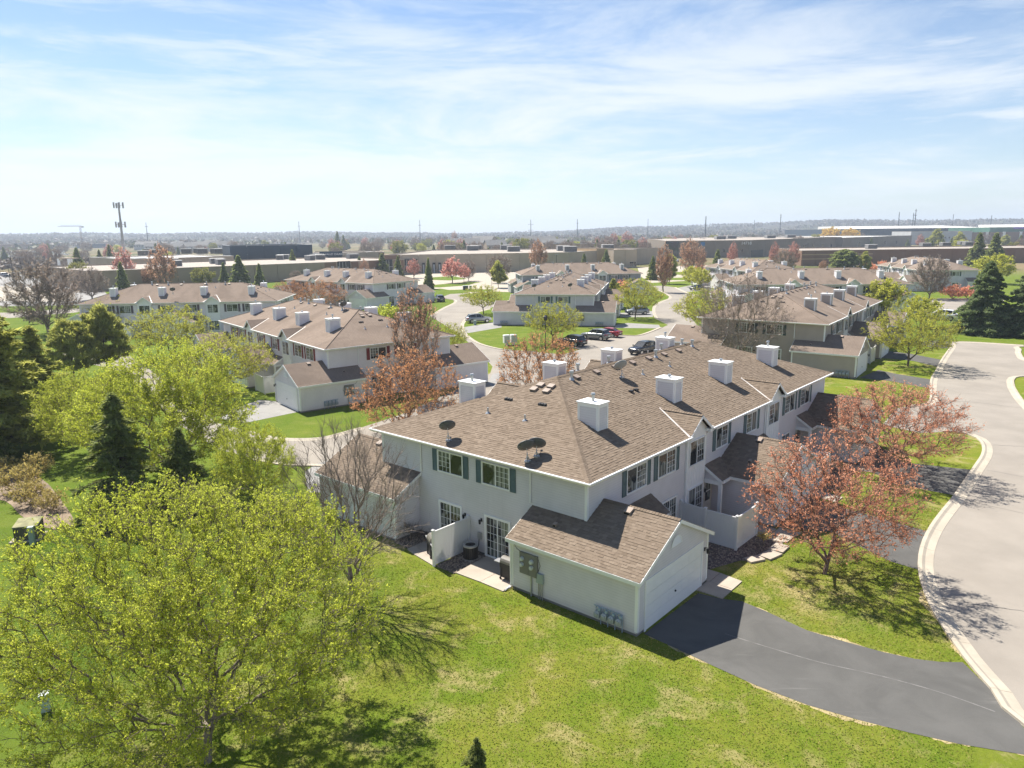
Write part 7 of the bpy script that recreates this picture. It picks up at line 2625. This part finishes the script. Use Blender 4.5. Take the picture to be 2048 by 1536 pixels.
# budding trees near the warehouses
for k, (x, y, h, w, kd, lab) in enumerate([(-130.49, 249.23, 12.79, .95, 'bud_red', 'reddish budding tree below the cell tower'), (-107.27, 228.26, 13.99, 1.0, 'bud_far', 'tall orange budding tree before the tan warehouse'), (-114.74, 233.45, 7.51, .8, 'bud_far', 'small orange budding tree between the two taller ones at the tan warehouse'),
                                          (-36.48, 277.94, 7.24, 1.2, 'bud_red', 'crimson tree at the left end of the dock yard'), (-19.59, 247.06, 8.75, 1.0, 'red_far', 'red leafed tree on the yard island'), (-16.02, 251.62, 6.07, .7, 'red_far', 'small red tree behind the island tree'),
                                          (11.29, 296.37, 13.58, .95, 'bud_far', 'orange budding tree before the dock warehouse right part'), (65.76, 272.44, 13.76, .9, 'bud_far', 'orange budding tree before the numbered warehouse'), (72.90, 284.59, 10.61, .7, 'bud_far', 'slim orange tree right of the budding one at the numbered warehouse'),
                                          (95.69, 319.82, 11.47, .62, 'bud_red', 'slim orange red tree below the white street number'), (109.32, 308.15, 11.47, .6, 'bud_red', 'left one of two slim red trees on the dark warehouse side'), (116.66, 306.59, 11.42, .8, 'bud_red', 'right one of two slim red trees on the dark warehouse side'),
                                          (95.31, 685.27, 15.80, .9, 'bud_red', 'left reddish tree of the pair over the brown corner block'), (106.91, 679.88, 16.55, 1.1, 'bud_red', 'right reddish tree of the pair over the brown corner block'), (80.88, 691.97, 11.87, .9, 'bud_red', 'pinkish tree before the yellow green one in the middle'),
                                          (-193.96, 871.69, 12.06, 1.2, 'bud_red', 'red tree right of the tall ragged spruce on the church'), (-174.12, 890.15, 13.48, 1.0, 'bud_red', 'round red tree above the church roof'), (-81.58, 1093.78, 20.14, .9, 'bud_far', 'orange tree left of the grey roofed houses'),
                                          (-56.23, 284.60, 7.12, .9, 'bud_far', 'small orange tree against the tan warehouse near the church sign'), (120.74, 286.07, 4.78, 1.2, 'bud_far', 'rusty tree before the striped building')]):
    tree(kd, lab, x, y, h, w, k * 1.1)
for k, (x, y, h, w, kd, lab) in enumerate([(-42.72, 163.57, 6.42, 1.3, 'red_orange', 'bronze crabapple before the plum shuttered townhouse'), (-53.40, 179.11, 5.57, 1.2, 'red_orange', 'bronze crabapple left of the plum shuttered townhouse garage'), (-39.30, 178.83, 4.84, 1.1, 'red_orange', 'low bronze crabapple beside the plum shuttered townhouse fence'), (-15.13, 107.90, 3.73, .8, 'red_orange', 'sparse orange tree behind the red shuttered roof')]):
    tree(kd, lab, x, y, h, w, k * 1.7)
for k, (px, py, h, lab) in enumerate([(28.92, 192.32, 4.0, 'dark red bush beside the arborvitae at the dim townhouse'), (77.43, 302.45, 3.0, 'brown red hedge bush before the striped building, left'), (136.66, 282.91, 4.2, 'brown red bush behind the white townhouse roof, left'), (141.89, 281.87, 4.5, 'brown red bush behind the white townhouse roof, right'), (103.36, 171.60, 3.5, 'pinkish bare bush by the far right townhouse door'), (106.74, 171.20, 3.2, 'pinkish bare bush right of the far townhouse door')]):
    tree('bush_brown', lab, px, py, h, 1.2, k)
# conifers
tree('spruce_big', 'big blue green spruce beside the right street', 73.54, 113.17, 11.08, 1.0, 0)
tree('spruce_big', 'big spruce cut by the right edge of the frame', 79.15, 110.48, 12.54, .95, 2)
for k, (x, y, h, w, kd, lab) in enumerate([(-84.99, 231.39, 10.06, 1.15, 'spruce_far', 'widest spruce before the tan warehouse left part'), (-91.89, 236.71, 7.77, .8, 'spruce_far', 'narrow spruce left of the widest one at the tan warehouse'), (-79.15, 232.70, 7.49, .85, 'spruce_far', 'dark spruce right of the widest one at the tan warehouse'),
                                          (-112.60, 213.71, 9.03, .8, 'spruce_far', 'dark narrow spruce before the orange trees at left'), (-93.00, 316.33, 10.10, .8, 'spruce_far', 'olive spruce before the navy hall'), (-63.40, 310.66, 7.04, 1.0, 'spruce_far', 'small spruce between the two glass entrances'), (-51.05, 293.74, 8.62, 1.2, 'spruce_far', 'broad dark spruce at the tan warehouse right part'),
                                          (-42.47, 278.99, 8.19, .9, 'spruce_far', 'dark spruce at the right end of the long warehouse'), (-24.61, 220.84, 9.02, .55, 'spruce_far', 'thin leaning dark spruce beside the pale yard'), (-196.20, 336.07, 11.61, .9, 'spruce_far', 'dark spruce right of the white framed sign'), (-150.61, 257.14, 7.90, 1.0, 'lime_olive', 'yellow green tree under the dark spruce by the sign'),
                                          (-207.76, 375.41, 9.96, .9, 'spruce_far', 'small dark spruce on the warehouse roofline at left'), (-218.79, 405.51, 12.09, .7, 'spruce_far', 'dark spruce left of the cell tower'), (-3.77, 221.97, 8.04, .9, 'pine_mid', 'open dark pine at the pale yard'), (49.68, 231.49, 9.29, .9, 'pine_mid', 'open dark pine with clear trunk beyond the estate street'),
                                          (48.35, 251.78, 7.91, .9, 'spruce_far', 'dark spruce at the grey corner wing'), (40.98, 318.28, 8.69, 1.0, 'spruce_far', 'spruce against the brown corner block'), (32.12, 324.52, 6.92, 1.0, 'spruce_far', 'small spruce on the dock warehouse wall'), (84.02, 301.11, 8.63, 1.0, 'spruce_far', 'dark spruce left of the far twin gabled townhouse'),
                                          (123.86, 274.84, 8.98, 1.1, 'pine_round', 'round dark evergreen before the striped building'), (130.86, 273.50, 8.21, .8, 'pine_mid', 'small dark pine right of the round evergreen'), (196.03, 311.11, 14.04, 1.0, 'spruce_far', 'tall dark spruce behind the far right townhouse, left of the pair'), (194.48, 298.28, 14.06, 1.05, 'spruce_far', 'tall dark spruce behind the far right townhouse, right of the pair'),
                                          (330.04, 576.24, 15.96, 1.0, 'pine_mid', 'dark pine before the porthole concrete block'), (343.69, 569.90, 13.54, 1.0, 'pine_mid', 'dark pine right of the portholes'), (339.95, 608.01, 8.84, 1.1, 'pine_mid', 'low dark pine left of the porthole block'), (398.17, 598.29, 10.67, 1.2, 'pine_mid', 'dark pine before the white ribbed building'),
                                          (25.90, 186.56, 4.54, 1.0, 'arbor_far', 'taller arborvitae at the dim grey townhouse'), (27.45, 189.39, 3.33, 1.0, 'arbor_far', 'shorter arborvitae at the dim grey townhouse'), (-189.68, 817.64, 19.90, .8, 'spruce_far', 'tall ragged spruce above the church sign'), (-182.32, 814.23, 16.08, .8, 'spruce_far', 'shorter ragged spruce above the church sign')]):
    tree(kd, lab, x, y, h, w, k * 2.3)
tree('willow_far', 'golden willow left of a pair beyond the dark warehouse', 347.77, 809.92, 18.65, .8, 0)
tree('willow_far', 'golden willow right of a pair beyond the dark warehouse', 364.09, 799.12, 17.35, .8, 1)
# the loose belt of trees beyond the warehouses
rb_ = random.Random(21)
FARK = [('bare_far', 'bare brown tree in the belt beyond the warehouses', 'bare brown trees in the far belt'), ('spruce_far', 'small dark spruce in the belt beyond the warehouses', 'small dark spruces in the far belt'), ('lime_olive', 'olive tree in the belt beyond the warehouses', 'olive trees in the far belt'),
        ('bud_red', 'reddish tree in the belt beyond the warehouses', 'reddish trees in the far belt'), ('lime_far', 'yellow green tree in the belt beyond the warehouses', 'yellow green trees in the far belt')]
for k in range(230):
    yy = rb_.uniform(470, 900) if k > 60 else rb_.uniform(420, 520)
    px = rb_.uniform(-60, 2110)
    if k % 3 == 0:
        px = rb_.uniform(850, 1500)
    xx = (px - 1024) / 1463 * yy
    if k <= 60 and (1290 < px < 1830 or px < 860 and yy < 440):
        yy += 260
        xx = (px - 1024) / 1463 * yy
    j = rb_.choices(range(5), (6, 4, 2, 2.2, 1.2))[0]
    kd, lab, grp = FARK[j]
    tree(kd, lab, xx, yy, rb_.uniform(7, 13) * (0.9 if j == 1 else 1.0), rb_.uniform(.8, 1.2), rb_.uniform(0, 6), grp)

# ================================================================ distant country
def mat_hills():
    m = NT('wooded_ridge')
    P = m.pos()
    a = m.noise(P, .012, 8, .7)
    b = m.noise(P, .0035, 4, .6)
    c = m.noise(P, .05, 4, .7)
    col = m.mix(m.rng(a, .35, .65), (0.050, 0.042, 0.034, 1), (0.075, 0.064, 0.05, 1))
    col = m.mix(m.rng(b, .45, .62, 0, .7), col, (0.06, 0.068, 0.034, 1))
    col = m.mix(m.rng(c, .5, .75, 0, .5), col, (0.09, 0.075, 0.058, 1))
    m.base(col, .95, .05)
    return m.mat
MAT['hills'] = mat_hills()
def ridge_h(az, d):
    """height of the land with its woods at bearing az (radians from +Y) and distance d"""
    base = float(np.interp(az, [-1, -.6, -.3, -.1, .05, .2, .4, .6, 1], [18, 22, 20, 12, 10, 31, 40, 38, 30])) + 2.0 * math.sin(az * 19) + 1.4 * math.sin(az * 47 + 1)
    tt = max(0, min(1, (d - 1500) / 1500))
    t = tt * tt * (3 - 2 * tt)
    return base * t
def hills():
    na, nd = 620, 34
    az = np.linspace(-1.05, 1.05, na)
    ds = np.concatenate([np.linspace(1300, 3200, nd - 4), [3500, 4000, 4600, 5400]])
    rg = np.random.default_rng(5)
    V = np.zeros((nd, na, 3))
    rough = rg.normal(0, 1, (nd, na))
    k = np.ones(3) / 3
    for i in range(nd):
        rough[i] = np.convolve(rough[i], k, 'same')
        for j in range(na):
            h = ridge_h(az[j], ds[i])
            V[i, j] = (ds[i] * math.sin(az[j]), ds[i] * math.cos(az[j]), -.5 + h + (rough[i, j] * 2.6 + 2.0) * min(1, (ds[i] - 1300) / 500))
    idx = np.arange(nd * na).reshape(nd, na)
    F = np.stack([idx[:-1, :-1], idx[:-1, 1:], idx[1:, 1:], idx[1:, :-1]], -1).reshape(-1, 4)
    o = link('hills', np_mesh('hills', V.reshape(-1, 3), F, MAT['hills']))
    o['kind'] = 'structure'
hills()
def woods(name, n, r0, r1, a0, a1, seed, hmin, hmax, mats):
    """far woodland too dense to count: thousands of small uneven crowns in one mesh"""
    rg = np.random.default_rng(seed)
    d = np.sqrt(rg.uniform(r0 ** 2, r1 ** 2, n))
    a = rg.uniform(a0, a1, n)
    patch = np.sin(a * 23 + d * .004) + np.sin(a * 57 - d * .009) + rg.normal(0, .7, n)
    keep = patch > -.2
    d, a = d[keep], a[keep]
    n = len(d)
    x, y = d * np.sin(a), d * np.cos(a)
    z = np.array([ridge_h(q, w) for q, w in zip(a, d)])
    h = rg.uniform(hmin, hmax, n)
    m = 7
    c = rg.normal(0, 1, (n, m, 3))
    c /= np.linalg.norm(c, axis=2, keepdims=True)
    c *= rg.uniform(.4, 1, (n, m, 1))
    C = np.stack([x[:, None] + c[..., 0] * h[:, None] * .42, y[:, None] + c[..., 1] * h[:, None] * .42, z[:, None] + h[:, None] * (.58 + .36 * c[..., 2])], -1).reshape(-1, 3)
    Vq, Fq = quads_np(C, rg, 1.0, 1.0, .3)
    hv = np.repeat(np.repeat(h, m), 4)
    cc = np.repeat(C, 4, 0)
    Vq = cc + (Vq - cc) * (hv * .21)[:, None]
    tone = np.repeat(np.repeat(rg.uniform(0, 1, n), m), 4)
    o = link(name, np_mesh(name, Vq, Fq, mats, tone=tone))
    o['kind'] = 'stuff'
MAT['woods_bare'] = leafmat('woods_bare', (0.12, 0.094, 0.072), (0.21, 0.165, 0.13), .2)
MAT['woods_green'] = leafmat('woods_green', (0.075, 0.085, 0.035), (0.16, 0.165, 0.065), .2)
woods('distant_woods', 21000, 1150, 3300, -.80, .85, 11, 7, 13, MAT['woods_bare'])
woods('distant_woods', 6500, 950, 3200, -.80, .85, 12, 6, 12, MAT['woods_green'])
# specks of parked cars at the far left dealership, and dry hedges beside the highway
rg = random.Random(4)
m = MB()
for k in range(150):
    yy = rg.uniform(620, 900)
    px = rg.uniform(-40, 150)
    x = (px - 1024) / 1463 * yy
    m.box(x - 2.2, yy - .9, .3, x + 2.2, yy + .9, 1.45)
o = m.build('distant_cars', MAT['sign_white'])
o['kind'] = 'stuff'
woods('dry_hedge', 900, 430, 560, -.72, -.46, 14, 3, 5, MAT['woods_bare'])

# ---------------------------------------------------------------- air
hz = MB()
hz.box(-5200, -600, -1.0, 5200, 6200, 112)
hb = bpy.data.materials.new('haze')
hb.use_nodes = True
hn, hl = hb.node_tree.nodes, hb.node_tree.links
hn.clear()
pv = hn.new('ShaderNodeVolumePrincipled')
pv.inputs['Color'].default_value = (0.74, 0.85, 1.0, 1)
pv.inputs['Density'].default_value = 0.00026
pv.inputs['Anisotropy'].default_value = 0.2
ho = hn.new('ShaderNodeOutputMaterial')
hl.new(pv.outputs[0], ho.inputs['Volume'])
hzo = hz.build('haze', hb)
hzo['kind'] = 'stuff'
